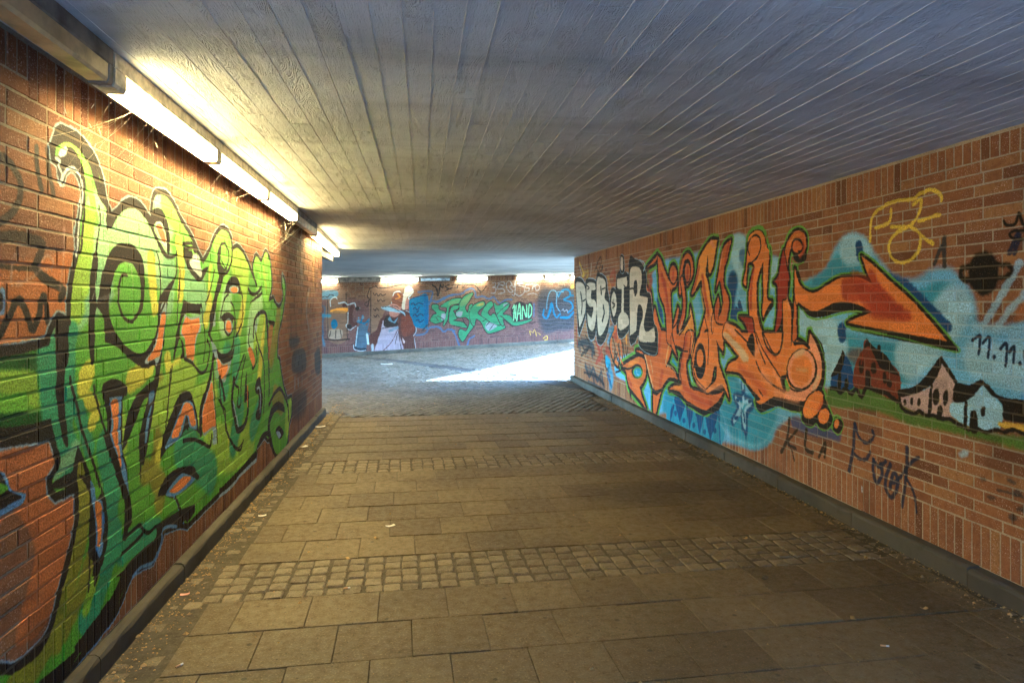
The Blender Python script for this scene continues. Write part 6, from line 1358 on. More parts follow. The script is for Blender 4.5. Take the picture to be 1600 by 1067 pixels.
# ------------------------------------------------------------------ materials
def wall_materials(root, art, s0, z0, L, H, ppm, tint=1.0, grime=0.0, dull=1.0):
    im = paint_image('spray_paint', s0, z0, L, H, ppm, art)

    def paint(nb, loc):
        mp = nb.n('ShaderNodeMapping')
        nb.put(mp.inputs[0], nb.scalev(loc, (1, 1, 1)))
        # (x - s0) / L , (z - z0) / H
        sep = nb.n('ShaderNodeSeparateXYZ')
        nb.put(sep.inputs[0], loc)
        u = nb.math('DIVIDE', nb.math('SUBTRACT', sep.outputs[0], s0), L)
        v = nb.math('DIVIDE', nb.math('SUBTRACT', sep.outputs[2], z0), H)
        cb = nb.n('ShaderNodeCombineXYZ')
        nb.put(cb.inputs[0], u)
        nb.put(cb.inputs[1], v)
        nb.t.nodes.remove(mp)
        tx = nb.n('ShaderNodeTexImage', image=im, extension='CLIP', interpolation='Cubic')
        nb.put(tx.inputs[0], cb.outputs[0])
        return tx.outputs['Color'], tx.outputs['Alpha'], sep.outputs[2]

    # brick
    nb = NB('painted_brick')
    loc = nb.local(root)
    r = nb.rand()
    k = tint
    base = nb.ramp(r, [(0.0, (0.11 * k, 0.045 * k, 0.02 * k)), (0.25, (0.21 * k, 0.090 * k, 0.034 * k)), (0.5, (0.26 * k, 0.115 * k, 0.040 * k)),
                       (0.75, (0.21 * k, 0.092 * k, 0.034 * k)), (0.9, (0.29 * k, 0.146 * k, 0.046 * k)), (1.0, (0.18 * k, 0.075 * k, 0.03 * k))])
    fine = nb.noise(loc, 125.0, 3.0, 0.7)
    blot = nb.noise(loc, 26.0, 3.0, 0.6)
    big = nb.noise(loc, 1.7, 4.0, 0.55)
    c = nb.mix(nb.rng(blot, 0.38, 0.72, 0.0, 0.45), base, (0.12 * k, 0.048 * k, 0.022 * k))
    spk = nb.math('MULTIPLY', nb.rng(fine, 0.565, 0.66), nb.rng(nb.noise(loc, 9.0, 2.0), 0.36, 0.54))
    c = nb.mix(nb.math('MULTIPLY', spk, 0.8), c, (0.58, 0.42, 0.29))
    c = nb.mix(nb.rng(fine, 0.42, 0.30, 0.0, 0.6), c, (0.035, 0.014, 0.01))
    c = nb.mix(nb.rng(big, 0.5, 0.78, 0.0, 0.38 + grime), c, (0.055, 0.03, 0.018))
    pc, pa, hz = paint(nb, loc)
    mott = nb.rng(nb.noise(loc, 105.0, 3.0, 0.75), 0.32, 0.70, 0.48, 1.24)
    hsv = nb.n('ShaderNodeHueSaturation')
    nb.put(hsv.inputs['Color'], pc)
    nb.put(hsv.inputs['Value'], nb.math('MULTIPLY', mott, nb.rng(r, 0.0, 1.0, 0.86 * dull, 1.14 * dull)))
    wear = nb.math('SUBTRACT', 1.0, nb.math('MULTIPLY', nb.rng(fine, 0.63, 0.72), 0.42))
    a = nb.math('MULTIPLY', pa, wear)
    a = nb.math('MULTIPLY', a, nb.rng(nb.noise(loc, 130.0, 2.0), 0.26, 0.36, 0.45, 1.0))
    c = nb.mix(a, c, hsv.outputs[0])
    h = nb.math('ADD', nb.math('MULTIPLY', nb.noise(loc, 120.0, 4.0, 0.7), 1.0), nb.math('MULTIPLY', blot, 0.25))
    nrm = nb.bump(h, 0.75, 0.006)
    brick = nb.done(c, nb.rng(pa, 0.2, 0.9, 0.85, 0.72), nrm, 0.0, 0.22)

    # mortar
    nb = NB('mortar')
    loc = nb.local(root)
    m1 = nb.noise(loc, 8.0, 4.0, 0.6)
    m2 = nb.noise(loc, 110.0, 3.0, 0.6)
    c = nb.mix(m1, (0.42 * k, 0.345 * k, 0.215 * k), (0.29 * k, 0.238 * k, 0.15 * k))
    c = nb.mix(nb.rng(m2, 0.4, 0.7, 0.0, 0.4), c, (0.10, 0.075, 0.05))
    c = nb.mix(nb.rng(nb.noise(loc, 1.7, 4.0, 0.55), 0.45, 0.75, 0.0, 0.5 + grime), c, (0.05, 0.035, 0.022))
    pc, pa, hz = paint(nb, loc)
    c = nb.mix(nb.math('MULTIPLY', pa, 0.74), c, nb.mix(1.0, pc, (dull, dull, dull), 'MULTIPLY'))
    mortar = nb.done(c, 0.9, nb.bump(m2, 0.6, 0.004), 0.0, 0.2)
    return brick, mortar


def mat_concrete(name, col, dark, relief='plain', rough=0.85):
    nb = NB(name)
    p = nb.pos()
    a = nb.noise(p, 0.9, 5.0, 0.6)
    b = nb.noise(p, 7.0, 4.0, 0.6)
    f = nb.noise(p, 140.0, 3.0, 0.6)
    r = nb.rand()
    c = nb.mix(nb.rng(a, 0.35, 0.72), col, dark)
    c = nb.mix(nb.rng(b, 0.52, 0.78, 0.0, 0.55), c, dark)
    c = nb.mix(nb.rng(f, 0.62, 0.72, 0.0, 0.4), c, tuple(x * 0.35 for x in col))
    c = nb.mix(1.0, c, nb.ramp(r, [(0.0, (0.95, 0.95, 0.95)), (1.0, (1.04, 1.04, 1.04))]), 'MULTIPLY')
    if relief == 'boards':
        # grain of the rough shuttering boards: long cathedral figures, different on each board, raised in patches
        oi = nb.n('ShaderNodeObjectInfo').outputs['Random']
        off = nb.n('ShaderNodeCombineXYZ')
        nb.put(off.inputs[1], nb.math('MULTIPLY', oi, 37.0))
        nb.put(off.inputs[0], nb.math('MULTIPLY', oi, 11.0))
        va = nb.n('ShaderNodeVectorMath', operation='ADD')
        nb.put(va.inputs[0], p)
        nb.put(va.inputs[1], off.outputs[0])
        q = nb.scalev(va.outputs[0], (1.0, 0.16, 1.0))
        ring = nb.noise(q, 11.0, 2.0, 0.5, 0.6)
        stripes = nb.math('SINE', nb.math('MULTIPLY', ring, 210.0))
        fib = nb.noise(nb.scalev(va.outputs[0], (1.0, 0.12, 1.0)), 170.0, 3.0, 0.7)
        pat = nb.rng(nb.noise(nb.scalev(va.outputs[0], (1.0, 0.35, 1.0)), 7.5, 3.0, 0.6), 0.50, 0.58)
        frag = nb.rng(nb.noise(va.outputs[0], 60.0, 2.0, 0.6), 0.35, 0.6)
        hh = nb.math('ADD', nb.math('MULTIPLY', nb.math('MULTIPLY', nb.math('MULTIPLY', stripes, 0.6), pat), frag), nb.math('MULTIPLY', fib, 1.3))
        n1 = nb.bump(hh, 0.7, 0.0045)
        nrm = nb.bump(nb.math('MULTIPLY', nb.noise(p, 75.0, 4.0, 0.75), nb.rng(nb.noise(nb.scalev(va.outputs[0], (1.0, 0.3, 1.0)), 6.0, 3.0, 0.6), 0.42, 0.58, 0.2, 1.0)), 0.8, 0.010, n1)
        c = nb.mix(nb.rng(nb.noise(nb.scalev(p, (0.25, 1.6, 1.0)), 1.6, 4.0, 0.6), 0.5, 0.72, 0.0, 0.45), c, tuple(x * 0.6 for x in dark))
    elif relief == 'streak':
        q = nb.scalev(p, (0.18, 1.0, 1.0))
        s = nb.noise(q, 6.0, 4.0, 0.65)
        c = nb.mix(nb.rng(s, 0.4, 0.7, 0.0, 0.35), c, dark)
        nrm = nb.bump(s, 0.5, 0.02)
    else:
        nrm = nb.bump(nb.math('ADD', nb.math('MULTIPLY', f, 0.5), b), 0.45, 0.006)
    return nb.done(c, rough, nrm, 0.0, 0.3)


def mat_stone(name, stops, dirt, spots=True, rough=0.75, fine_s=105.0, stain=None):
    nb = NB(name)
    p = nb.pos()
    c = nb.ramp(nb.rand(), stops)
    a = nb.noise(p, 1.3, 5.0, 0.6)
    b = nb.noise(p, 20.0, 4.0, 0.7)
    f = nb.noise(p, fine_s, 3.0, 0.65)
    c = nb.mix(nb.rng(a, 0.42, 0.72, 0.0, 0.65), c, dirt)
    c = nb.mix(nb.rng(b, 0.50, 0.75, 0.0, 0.5), c, dirt)
    c = nb.mix(nb.rng(f, 0.55, 0.70, 0.0, 0.45), c, tuple(x * 2.1 for x in stops[-1][1]))
    c = nb.mix(nb.rng(f, 0.42, 0.30, 0.0, 0.6), c, tuple(x * 0.4 for x in dirt))
    if spots:
        v = nb.n('ShaderNodeTexVoronoi')
        nb.put(v.inputs['Vector'], p)
        v.inputs['Scale'].default_value = 7.0
        c = nb.mix(nb.rng(v.outputs['Distance'], 0.11, 0.06, 0.0, 0.75), c, tuple(x * 0.35 for x in dirt))
        v2 = nb.n('ShaderNodeTexVoronoi')
        nb.put(v2.inputs['Vector'], p)
        v2.inputs['Scale'].default_value = 21.0
        c = nb.mix(nb.rng(v2.outputs['Distance'], 0.13, 0.07, 0.0, 0.65), c, tuple(x * 0.3 for x in dirt))
    if stain:
        sep = nb.n('ShaderNodeVectorMath', operation='SUBTRACT')
        nb.put(sep.inputs[0], p)
        nb.put(sep.inputs[1], stain)
        ln = nb.n('ShaderNodeVectorMath', operation='LENGTH')
        nb.put(ln.inputs[0], nb.scalev(sep.outputs[0], (0.75, 1.6, 1.0)))
        dd = nb.math('ADD', ln.outputs['Value'], nb.math('MULTIPLY', nb.math('SUBTRACT', nb.noise(p, 2.6, 4.0, 0.6), 0.5), 1.1))
        c = nb.mix(nb.rng(dd, 0.62, 0.36, 0.0, 0.42), c, tuple(x * 0.35 for x in dirt))
    nrm = nb.bump(nb.math('ADD', nb.math('MULTIPLY', f, 0.5), b), 0.6, 0.005)
    return nb.done(c, nb.rng(b, 0.3, 0.7, rough - 0.2, rough + 0.08), nrm, 0.0, 0.4)


def mat_plain(name, col, rough=0.6, var=0.25, metal=0.0, scale=20.0, spec=0.4):
    nb = NB(name)
    p = nb.pos()
    a = nb.noise(p, scale, 4.0, 0.6)
    c = nb.mix(nb.rng(a, 0.3, 0.75, 0.0, 1.0), tuple(x * (1 + var) for x in col), tuple(x * (1 - 1.6 * var) for x in col))
    return nb.done(c, rough, nb.bump(nb.noise(p, scale * 6, 2.0), 0.25, 0.003), metal, spec)


def mat_emit(name, col, strength):
    nb = NB(name)
    nb.b.inputs['Base Color'].default_value = (0.8, 0.8, 0.78, 1)
    nb.b.inputs['Emission Color'].default_value = (*col, 1)
    nb.b.inputs['Emission Strength'].default_value = strength
    return nb.m


M_board = mat_concrete('board_marked_concrete', (0.60, 0.605, 0.61), (0.42, 0.42, 0.42), 'boards')
M_seam = mat_plain('lit_seam_concrete', (0.88, 0.85, 0.78), 0.9, 0.04)  # pale tone stands in for lamplight catching the raised seams
M_smooth = mat_concrete('smooth_concrete', (0.58, 0.58, 0.58), (0.40, 0.405, 0.42), 'streak')
M_core = mat_concrete('rough_concrete', (0.25, 0.24, 0.22), (0.15, 0.145, 0.13))
M_kerb = mat_concrete('kerb_concrete', (0.085, 0.076, 0.055), (0.032, 0.028, 0.02))
M_slab = mat_stone('paving_concrete', [(0.0, (0.084, 0.060, 0.024)), (0.5, (0.106, 0.078, 0.032)), (1.0, (0.132, 0.099, 0.043))], (0.048, 0.034, 0.014), stain=(2.05, 5.35, 0.0))
M_sett = mat_stone('granite_sett', [(0.0, (0.098, 0.075, 0.037)), (0.5, (0.138, 0.107, 0.054)), (1.0, (0.175, 0.138, 0.074))], (0.055, 0.041, 0.02), False, 0.72, 120.0)
M_farsett = mat_stone('passage_sett', [(0.0, (0.080, 0.070, 0.050)), (0.5, (0.112, 0.099, 0.074)), (1.0, (0.145, 0.129, 0.10))], (0.055, 0.047, 0.033), False, 0.7, 120.0)
M_dirt = mat_stone('joint_dirt', [(0.0, (0.056, 0.045, 0.026)), (1.0, (0.074, 0.06, 0.034))], (0.036, 0.029, 0.016), False, 0.95)
M_gutter = mat_concrete('gutter_concrete', (0.085, 0.08, 0.078), (0.05, 0.048, 0.046))
M_earth = mat_stone('earth', [(0.0, (0.10, 0.09, 0.07)), (1.0, (0.14, 0.13, 0.10))], (0.07, 0.06, 0.045), False, 0.95, 30.0)
M_house = mat_plain('lamp_metal', (0.50, 0.43, 0.30), 0.5, 0.3)
M_dusty = mat_plain('dusty_lamp_metal', (0.16, 0.135, 0.10), 0.75, 0.35, 0.0, 9.0)
M_dead = mat_plain('yellowed_plastic', (0.36, 0.245, 0.095), 0.38, 0.45, 0.0, 6.0, 0.5)
M_black = mat_plain('black_gap', (0.02, 0.018, 0.015), 0.8, 0.2)
M_lit = mat_emit('lit_diffuser', LAMP_COL, LAMP)
M_side = mat_emit('lit_diffuser_side', LAMP_COL, LAMP * 0.28)
M_litfar = mat_emit('lit_far_diffuser', (1.0, 0.70, 0.34), LAMP * 0.7)
M_web = mat_plain('cobweb_silk', (0.62, 0.56, 0.42), 0.8, 0.2)
M_paper = mat_plain('paper', (0.72, 0.70, 0.64), 0.8, 0.1)
M_pink = mat_plain('pink_wrapper', (0.62, 0.30, 0.24), 0.6, 0.2)
M_leaf = mat_plain('dry_leaf', (0.30, 0.20, 0.06), 0.8, 0.3)
M_butt = mat_plain('cigarette_filter', (0.60, 0.36, 0.14), 0.8, 0.15)
M_grime = mat_plain('dark_metal', (0.05, 0.042, 0.034), 0.7, 0.3)


# ------------------------------------------------------------------ view test used to pick which pieces become objects of their own
SN, CS = math.sin(YAW), math.cos(YAW)


def in_view(x, y, z, m=30):
    xc, zc = x * CS - y * SN, x * SN + y * CS
    if zc < 0.2:
        return None
    u, v = 800 + 1060 * xc / zc, 474 - 1060 * (z - CAM_H) / zc
    if -m < u < 1600 + m and -m < v < 1067 + m:
        return zc
    return None


class Pieces:
    """alike pieces on one parent: the largest in the picture become objects that share meshes, the rest one mesh"""
    def __init__(self, name, parent, mat, to_world, stuff_name, limit=298):
        self.name, self.parent, self.mat, self.tw, self.sn, self.limit = name, parent, mat, to_world, stuff_name, limit
        self.items, self.var = [], {}

    def variant(self, key, v, f):
        self.var[key] = (np.array(v, float), [tuple(q) for q in f])

    def put(self, key, loc, rot=(0, 0, 0)):
        self.items.append((key, loc, rot))

    def build(self):
        scored = []
        for i, (k, loc, rot) in enumerate(self.items):
            zc = in_view(*self.tw(loc))
            scored.append((zc if zc is not None else 1e6 + i, i))
        scored.sort()
        single = [i for z, i in scored[:self.limit] if z < 1e6]
        ss = set(single)
        meshes = {}
        for i in single:
            k, loc, rot = self.items[i]
            if k not in meshes:
                v, f = self.var[k]
                meshes[k] = mesh(self.name, v, f, [self.mat])
            link(self.name, meshes[k], self.parent, loc, rot)
        vs, fs, b = [], [], 0
        for i, (k, loc, rot) in enumerate(self.items):
            if i in ss:
                continue
            v, f = self.var[k]
            R = np.array(Matrix.Rotation(rot[2], 3, 'Z') @ Matrix.Rotation(rot[1], 3, 'Y') @ Matrix.Rotation(rot[0], 3, 'X'))
            vs.append(v @ R.T + np.array(loc))
            fs += [tuple(q + b for q in face) for face in f]
            b += len(v)
        if vs:
            o = link(self.sn, mesh(self.sn, np.concatenate(vs), fs, [self.mat]), self.parent)
            o['kind'] = 'stuff'
            return o


def brick_vf(w, h, seed, depth=0.03):
    """rough faced brick lying in x,z with its face at y = 0 looking to -y"""
    q = random.Random(seed)
    hw, hh = w / 2, h / 2

    def ring(inset, y, jit):
        e = []
        for x, z in ((-1, -1), (0, -1), (1, -1), (1, 0), (1, 1), (0, 1), (-1, 1), (-1, 0)):
            e.append((x * (hw - inset) + q.uniform(-jit, jit), y + q.uniform(-jit, jit) * 0.5, z * (hh - inset) + q.uniform(-jit, jit)))
        return e
    v = ring(0.003, 0.0, 0.0012) + ring(0.0, 0.0024, 0.0012) + ring(0.0, depth, 0.0)
    f = [tuple(range(8))]
    for r in (0, 8):
        f += [(r + i, r + 8 + i, r + 8 + (i + 1) % 8, r + (i + 1) % 8) for i in range(8)]
    return v, f


def lay_wall(root, s_start, s_end, height, brick, mortar, to_world, step=None, courses=30, z0=0.10, limit=298, weep=None, seed=1, pitch=0.0645):
    """soldier course, running bond, soldier course; mortar behind, weep holes left open"""
    q = random.Random(seed)
    P = Pieces('brick', root, brick, to_world, 'brickwork', limit)
    nv = 7
    sizes = {'s': (0.2415, 0.0560), 'h': (0.1165, 0.0560), 'q': (0.1795, 0.0560), 'b': (0.0535, 0.222), 't': (0.0535, 0.181), 'u': (0.0535, 0.116)}
    for k, (w, h) in sizes.items():
        for i in range(nv):
            P.variant((k, i), *brick_vf(w, h, hash((len(k), ord(k), i)) % 9999))

    def put(k, s, z):
        P.put((k, q.randrange(nv)), (s, q.uniform(-0.0015, 0.0015), z), (q.uniform(-0.004, 0.004), q.uniform(-0.006, 0.006), q.uniform(-0.006, 0.006)))
    s = s_start + 0.03
    while s < s_end - 0.02:
        put('b', s, z0 + 0.005 + 0.111)
        s += 0.0625 + q.uniform(-0.001, 0.001)
    zc0 = z0 + 0.232
    for c in range(courses + 1):
        z = zc0 + (c + 0.5) * pitch
        a, b = s_start, s_end
        if c == courses:                       # the odd course under the short soldiers
            if step is None:
                break
            a, b = step
        off = (0.0, 0.125, 0.06, 0.185)[c % 4] if q.random() < 0.85 else q.uniform(0, 0.24)
        s = a - off
        while s < b - 0.04:
            k = 's'
            if q.random() < 0.14:
                k = 'h'
            elif q.random() < 0.04:
                k = 'q'
            w = sizes[k][0]
            if s < a:                          # cut the first brick to the end of the wall
                k = 'h' if s + 0.24 - a < 0.16 else 'q'
                w = sizes[k][0]
                s = a
            if s + w > b:
                k = 'h'
                w = 0.115
                s = min(s, b - w)
            put(k, s + w / 2, z)
            s += w + 0.009
    ztop = zc0 + courses * pitch
    s = s_start + 0.03
    while s < s_end - 0.02:
        inside = step is not None and step[0] - 0.01 < s < step[1]
        if inside:
            put('u', s, ztop + pitch + 0.062)
        else:
            put('t', s, ztop + 0.0935)
        s += 0.0625 + q.uniform(-0.001, 0.001)
    P.build()
    # mortar bed, recessed, with the weep holes cut out of it
    v, f = [], []

    def quad(a, b, za, zb, y=0.0028):
        n = len(v)
        v.extend([(a, y, za), (b, y, za), (b, y, zb), (a, y, zb)])
        f.append((n, n + 1, n + 2, n + 3))
    holes = sorted(weep or [])
    rows = {}
    for sx, c in holes:
        rows.setdefault(c, []).append(sx)
    z = z0
    bands = []
    for c in sorted(rows):
        za, zb = zc0 + c * pitch + 0.004, zc0 + (c + 1) * pitch - 0.004
        bands.append((z, za, None))
        bands.append((za, zb, sorted(rows[c])))
        z = zb
    bands.append((z, height, None))
    for za, zb, hs in bands:
        if hs is None:
            quad(s_start, s_end, za, zb)
        else:
            x = s_start
            for h in hs:
                quad(x, h - 0.006, za, zb)
                x = h + 0.006
            quad(x, s_end, za, zb)
    link('mortar', mesh('mortar', v, f, [mortar]), root)


# ------------------------------------------------------------------ the three graffiti walls
left_wall = link('brick_wall', None, None, (XL, 0, 0), (0, 0, math.pi / 2))
tag(left_wall, 'brick wall with huge green and yellow graffiti letters under the lamps', 'wall')
right_wall = link('brick_wall', None, None, (XR, 0, 0), (0, 0, -math.pi / 2))
tag(right_wall, 'brick wall with orange graffiti letters on blue, an arrow and a painted village', 'wall')
back_wall = link('brick_wall', None, None, (BX, BY, BZ), (0, -BSL, BANG))
tag(back_wall, 'far brick wall with a painted cook in an apron and small green lettering', 'wall')

bl, ml = wall_materials(left_wall, ART['left'], -0.5, 0.0, 10.3, 2.5, 260)
br, mr = wall_materials(right_wall, ART['right'], -13.5, 0.0, 11.5, 2.5, 230, 1.16)
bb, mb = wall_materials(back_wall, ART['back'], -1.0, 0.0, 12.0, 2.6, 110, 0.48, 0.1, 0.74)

lay_wall(left_wall, YB, YL_END, CEIL, bl, ml, lambda p: (XL - p[1], p[0], p[2]), step=(YB, 2.58), seed=3,
         weep=[(0.62 + 1.25 * i, 1) for i in range(8)] + [(1.7 + 0.95 * i, 29) for i in range(8)])
lay_wall(right_wall, -YR_END, -YB, CEIL, br, mr, lambda p: (XR + p[1], -p[0], p[2]), step=(-3.98, -YB), seed=8,
         weep=[(-3.15 - 1.05 * i, 1) for i in range(9)] + [(-2.9 - 0.75 * i, 30 if i < 2 else 29) for i in range(9)])
lay_wall(back_wall, -4.5, 14.0, BH, bb, mb, lambda p: (BX + p[0] * BDX, BY + p[0] * BDY, BZ + p[2]), limit=0, courses=31, z0=0.10, seed=12)

# concrete behind the brick faces
MB().box(YB, YL_END - 0.02, 0.032, 0.45, -0.3, CEIL + 0.02).build('wall_core', M_core, left_wall)
MB().box(-YR_END + 0.02, -YB, 0.032, 0.45, -0.3, CEIL + 0.02).build('wall_core', M_core, right_wall)
MB().box(-4.5, 14.0, 0.032, 0.45, -0.5, BH + 0.05).build('wall_core', M_core, back_wall)

# return of the left wall round its corner, along the cross passage
ret = link('brick_wall', None, None, (XL - 0.035, YL_END, 0), (0, 0, BANG + math.pi))
tag(ret, 'plain brick wall going round the corner behind the green graffiti wall', 'wall')
b4, m4 = wall_materials(ret, [], 0, 0, 1, 1, 20)
lay_wall(ret, 0.0, 7.0, CEIL, b4, m4, lambda p: (XL - p[0] * BDX, YL_END - p[0] * BDY, p[2]), limit=0, seed=15)
MB().box(0.16, 7.0, 0.032, 0.40, -0.3, CEIL + 0.02).build('wall_core', M_core, ret)
# end face of the right wall (outside corner towards the daylight)
MB().box(XR + 0.034, XR + 0.45, YR_END - 0.018, YR_END + 0.01, -0.3, CEIL + 0.02).build('end_pier', M_core, None)
tag(bpy.data.objects['end_pier'], 'narrow concrete end face closing the orange graffiti wall', 'pier')


rw = MB().box(XR + 0.03, XR + 0.5, -30.0, YB - 0.05, -0.3, 5.0).build('light_screen_wall', M_core)  # added out of view: keeps sun off the ground behind the camera
tag(rw, 'tall unseen screen wall added to shade the ground behind the camera, orange graffiti side', 'wall')
rw = MB().box(XL - 0.5, XL - 0.03, -30.0, YB - 0.05, -0.3, 1.4).build('light_screen_wall', M_core)  # lower screen added out of view, trims daylight entering from behind
tag(rw, 'low unseen screen wall added to trim the daylight behind the camera, green graffiti side', 'wall')

# ------------------------------------------------------------------ kerbs
def kerb(name, root_loc, rot, s0, s1, depth, h, label):
    root = link(name, None, None, root_loc, rot)
    tag(root, label, 'kerb')
    s = s0
    q = random.Random(int(abs(s0 * 100)))
    while s < s1 - 0.01:
        e = min(s + 1.0 + q.uniform(-0.02, 0.02), s1)
        g = 0.004
        hh = h + q.uniform(-0.004, 0.004)
        dd = q.uniform(-0.003, 0.003)
        prof = [(-0.0 + dd, -0.05), (-0.0 + dd, hh - 0.022), (0.006 + dd, hh - 0.008), (0.02 + dd, hh), (depth + 0.02, hh + 0.001), (depth + 0.02, -0.05)]
        v, f = [], []
        ns = 11
        for k in range(ns):
            x = s + g + (e - s - 2 * g) * k / (ns - 1)
            for j, (a, b) in enumerate(prof):
                jt = (q.uniform(-0.0035, 0.0025) - (0.006 if q.random() < 0.12 else 0)) if j in (1, 2, 3) else 0
                v.append((x, a + jt, b + jt * 0.7))
        n = len(prof)
        for k in range(ns - 1):
            for j in range(n):
                f.append((k * n + j, k * n + (j + 1) % n, (k + 1) * n + (j + 1) % n, (k + 1) * n + j))
        f += [tuple(range(n - 1, -1, -1)), tuple((ns - 1) * n + j for j in range(n))]
        link('kerb_stone', mesh('kerb_stone', v, f, [M_kerb]), root)
        s = e
    return root


kerb('kerb', (KL, 0, 0), (0, 0, math.pi / 2), YB, YL_END + 0.04, abs(XL - KL), 0.10, 'dark concrete kerb along the foot of the green graffiti wall')
kr = kerb('kerb', (KR, 0, 0), (0, 0, -math.pi / 2), -YR_END - 0.03, -YB, XR - KR, 0.10, 'grey concrete kerb along the foot of the orange graffiti wall')
off = Vector((math.sin(BANG), -math.cos(BANG), 0)) * 0.05
kerb('kerb', (BX + off.x, BY + off.y, BZ), (0, -BSL, BANG), -4.5, 14.0, 0.05, 0.115, 'blue painted concrete kerb along the foot of the far wall')

# ------------------------------------------------------------------ floor
floor = link('floor', None)
tag(floor, 'paved floor of slabs, bands of setts and rows of block setts beyond', None, None, 'structure')
xs = np.arange(-12.0, 20.01, 0.5)
ys = np.concatenate([np.arange(-12.0, PAVE_END, 1.0), np.arange(PAVE_END, 28.01, 0.5)])
gv = [(x, y, floor_z(x, y) - (0.008 if y < PAVE_END else 0.02)) for y in ys for x in xs]
nx = len(xs)
gf = [(j * nx + i, j * nx + i + 1, (j + 1) * nx + i + 1, (j + 1) * nx + i) for j in range(len(ys) - 1) for i in range(nx - 1)]
link('joint_bed', mesh('joint_bed', gv, gf, [M_dirt]), floor)
M_bounce = mat_stone('pale_bounce', [(0.0, (0.52, 0.52, 0.51)), (1.0, (0.60, 0.60, 0.58))], (0.42, 0.42, 0.41), False, 0.95, 60.0)  # kept pale so the added ground and steps bounce daylight inside
fc = MB().box(-40, 40, -45, -0.9, -0.2, 0.004).build('bounce_ground', M_bounce)  # added reflector ground out of view, reaching in under the roof edge
tag(fc, 'unseen pale ground added to bounce daylight up to the ceiling', None, None, 'structure')
stp = MB()  # steps added out of view: hide low sky, bounce daylight inward
for k in range(24):
    stp.box(XL - 0.03, XR + 0.03, -14.0, -6.6 - 0.29 * k, 0.17 * k + 0.005, 0.17 * (k + 1))
st_ = stp.build('sky_screen_steps', M_bounce)
tag(st_, 'unseen pale steps added to block low sky and bounce daylight', None, None, 'structure')
bk = MB().prism([(-16.0, 0.0), (-23.0, 11.0), (-60.0, 11.5), (-60.0, 0.0)], -60.0, 60.0)  # bank added out of view, hides low sky from the corridor floor
bk = link('sky_screen_bank', mesh('sky_screen_bank', [(y_, x_, z_) for x_, y_, z_ in bk.v], [tuple(reversed(q_)) for q_ in bk.f], [M_earth]))
tag(bk, 'unseen earth bank added to keep low sky off the floor', None, None, 'structure')
g = MB().box(-300, 300, -300, 300, -1.2, -0.6).build('ground', M_earth)
tag(g, 'bare earth ground round the underpass', None, None, 'structure')

PA = math.radians(1.6)                  # the paving runs a little askew to the walls
pav = link('paving', None, floor, (0, 0, 0), (0, 0, PA))
cpa, spa = math.cos(PA), math.sin(PA)


def pw(p):
    return (p[0] * cpa - p[1] * spa, p[0] * spa + p[1] * cpa, p[2])


def slab_vf(w, l, seed):
    q = random.Random(seed)
    a, b, e = w / 2 - 0.0017, l / 2 - 0.0017, 0.003
    v = []
    for ins, z in ((e, 0.0), (0, -0.0016), (0, -0.03)):
        v += [(sx * (a - ins) + q.uniform(-0.0008, 0.0008), sy * (b - ins) + q.uniform(-0.0008, 0.0008), z) for sx, sy in ((-1, -1), (1, -1), (1, 1), (-1, 1))]
    f = [(0, 1, 2, 3)]
    for r in (0, 4):
        f += [(r + i, r + 4 + i, r + 4 + (i + 1) % 4, r + (i + 1) % 4) for i in range(4)]
    return v, f


def sett_vf(w, l, seed, rich=True):
    q = random.Random(seed)
    if rich:
        dirs = [(-1, -1), (0, -1), (1, -1), (1, 0), (1, 1), (0, 1), (-1, 1), (-1, 0)]
    else:
        dirs = [(-1, -1), (1, -1), (1, 1), (-1, 1)]
    n = len(dirs)
    v = []
    for ins, z, j in ((0.009, 0.0, 0.003), (0.003, -0.006, 0.003), (0.001, -0.03, 0.003)):
        for sx, sy in dirs:
            k = 0.95 if rich and sx and sy else 1.0
            v.append((sx * k * (w / 2 - ins) + q.uniform(-j, j), sy * k * (l / 2 - ins) + q.uniform(-j, j), z + q.uniform(-0.0015, 0.0015)))
    v.append((0, 0, 0.0025))
    f = [(i, (i + 1) % n, 3 * n) for i in range(n)]
    for r in (0, n):
        f += [(r + i, r + n + i, r + n + (i + 1) % n, r + (i + 1) % n) for i in range(n)]
    return v, f


SL = Pieces('paving_slab', pav, M_slab, pw, 'slab_field', 296)
ST = Pieces('sett', pav, M_sett, pw, 'sett_band', 296)
W = 0.348
for i in range(6):
    SL.variant(('w', i), *slab_vf(W, W, 40 + i))
    SL.variant(('h', i), *slab_vf(W / 2, W, 60 + i))
for i in range(10):
    ST.variant(i, *sett_vf(0.099, 0.0985, 80 + i))
BANDS = [(3.72, 4.24, 5), (6.36, 6.86, 5)]
EDGE = 0.20
xl0, xr0 = KL + EDGE + 0.01, KR - EDGE - 0.01


def lims(yy):
    """corridor edges in paving coordinates"""
    return xl0 + yy * spa, xr0 + yy * spa


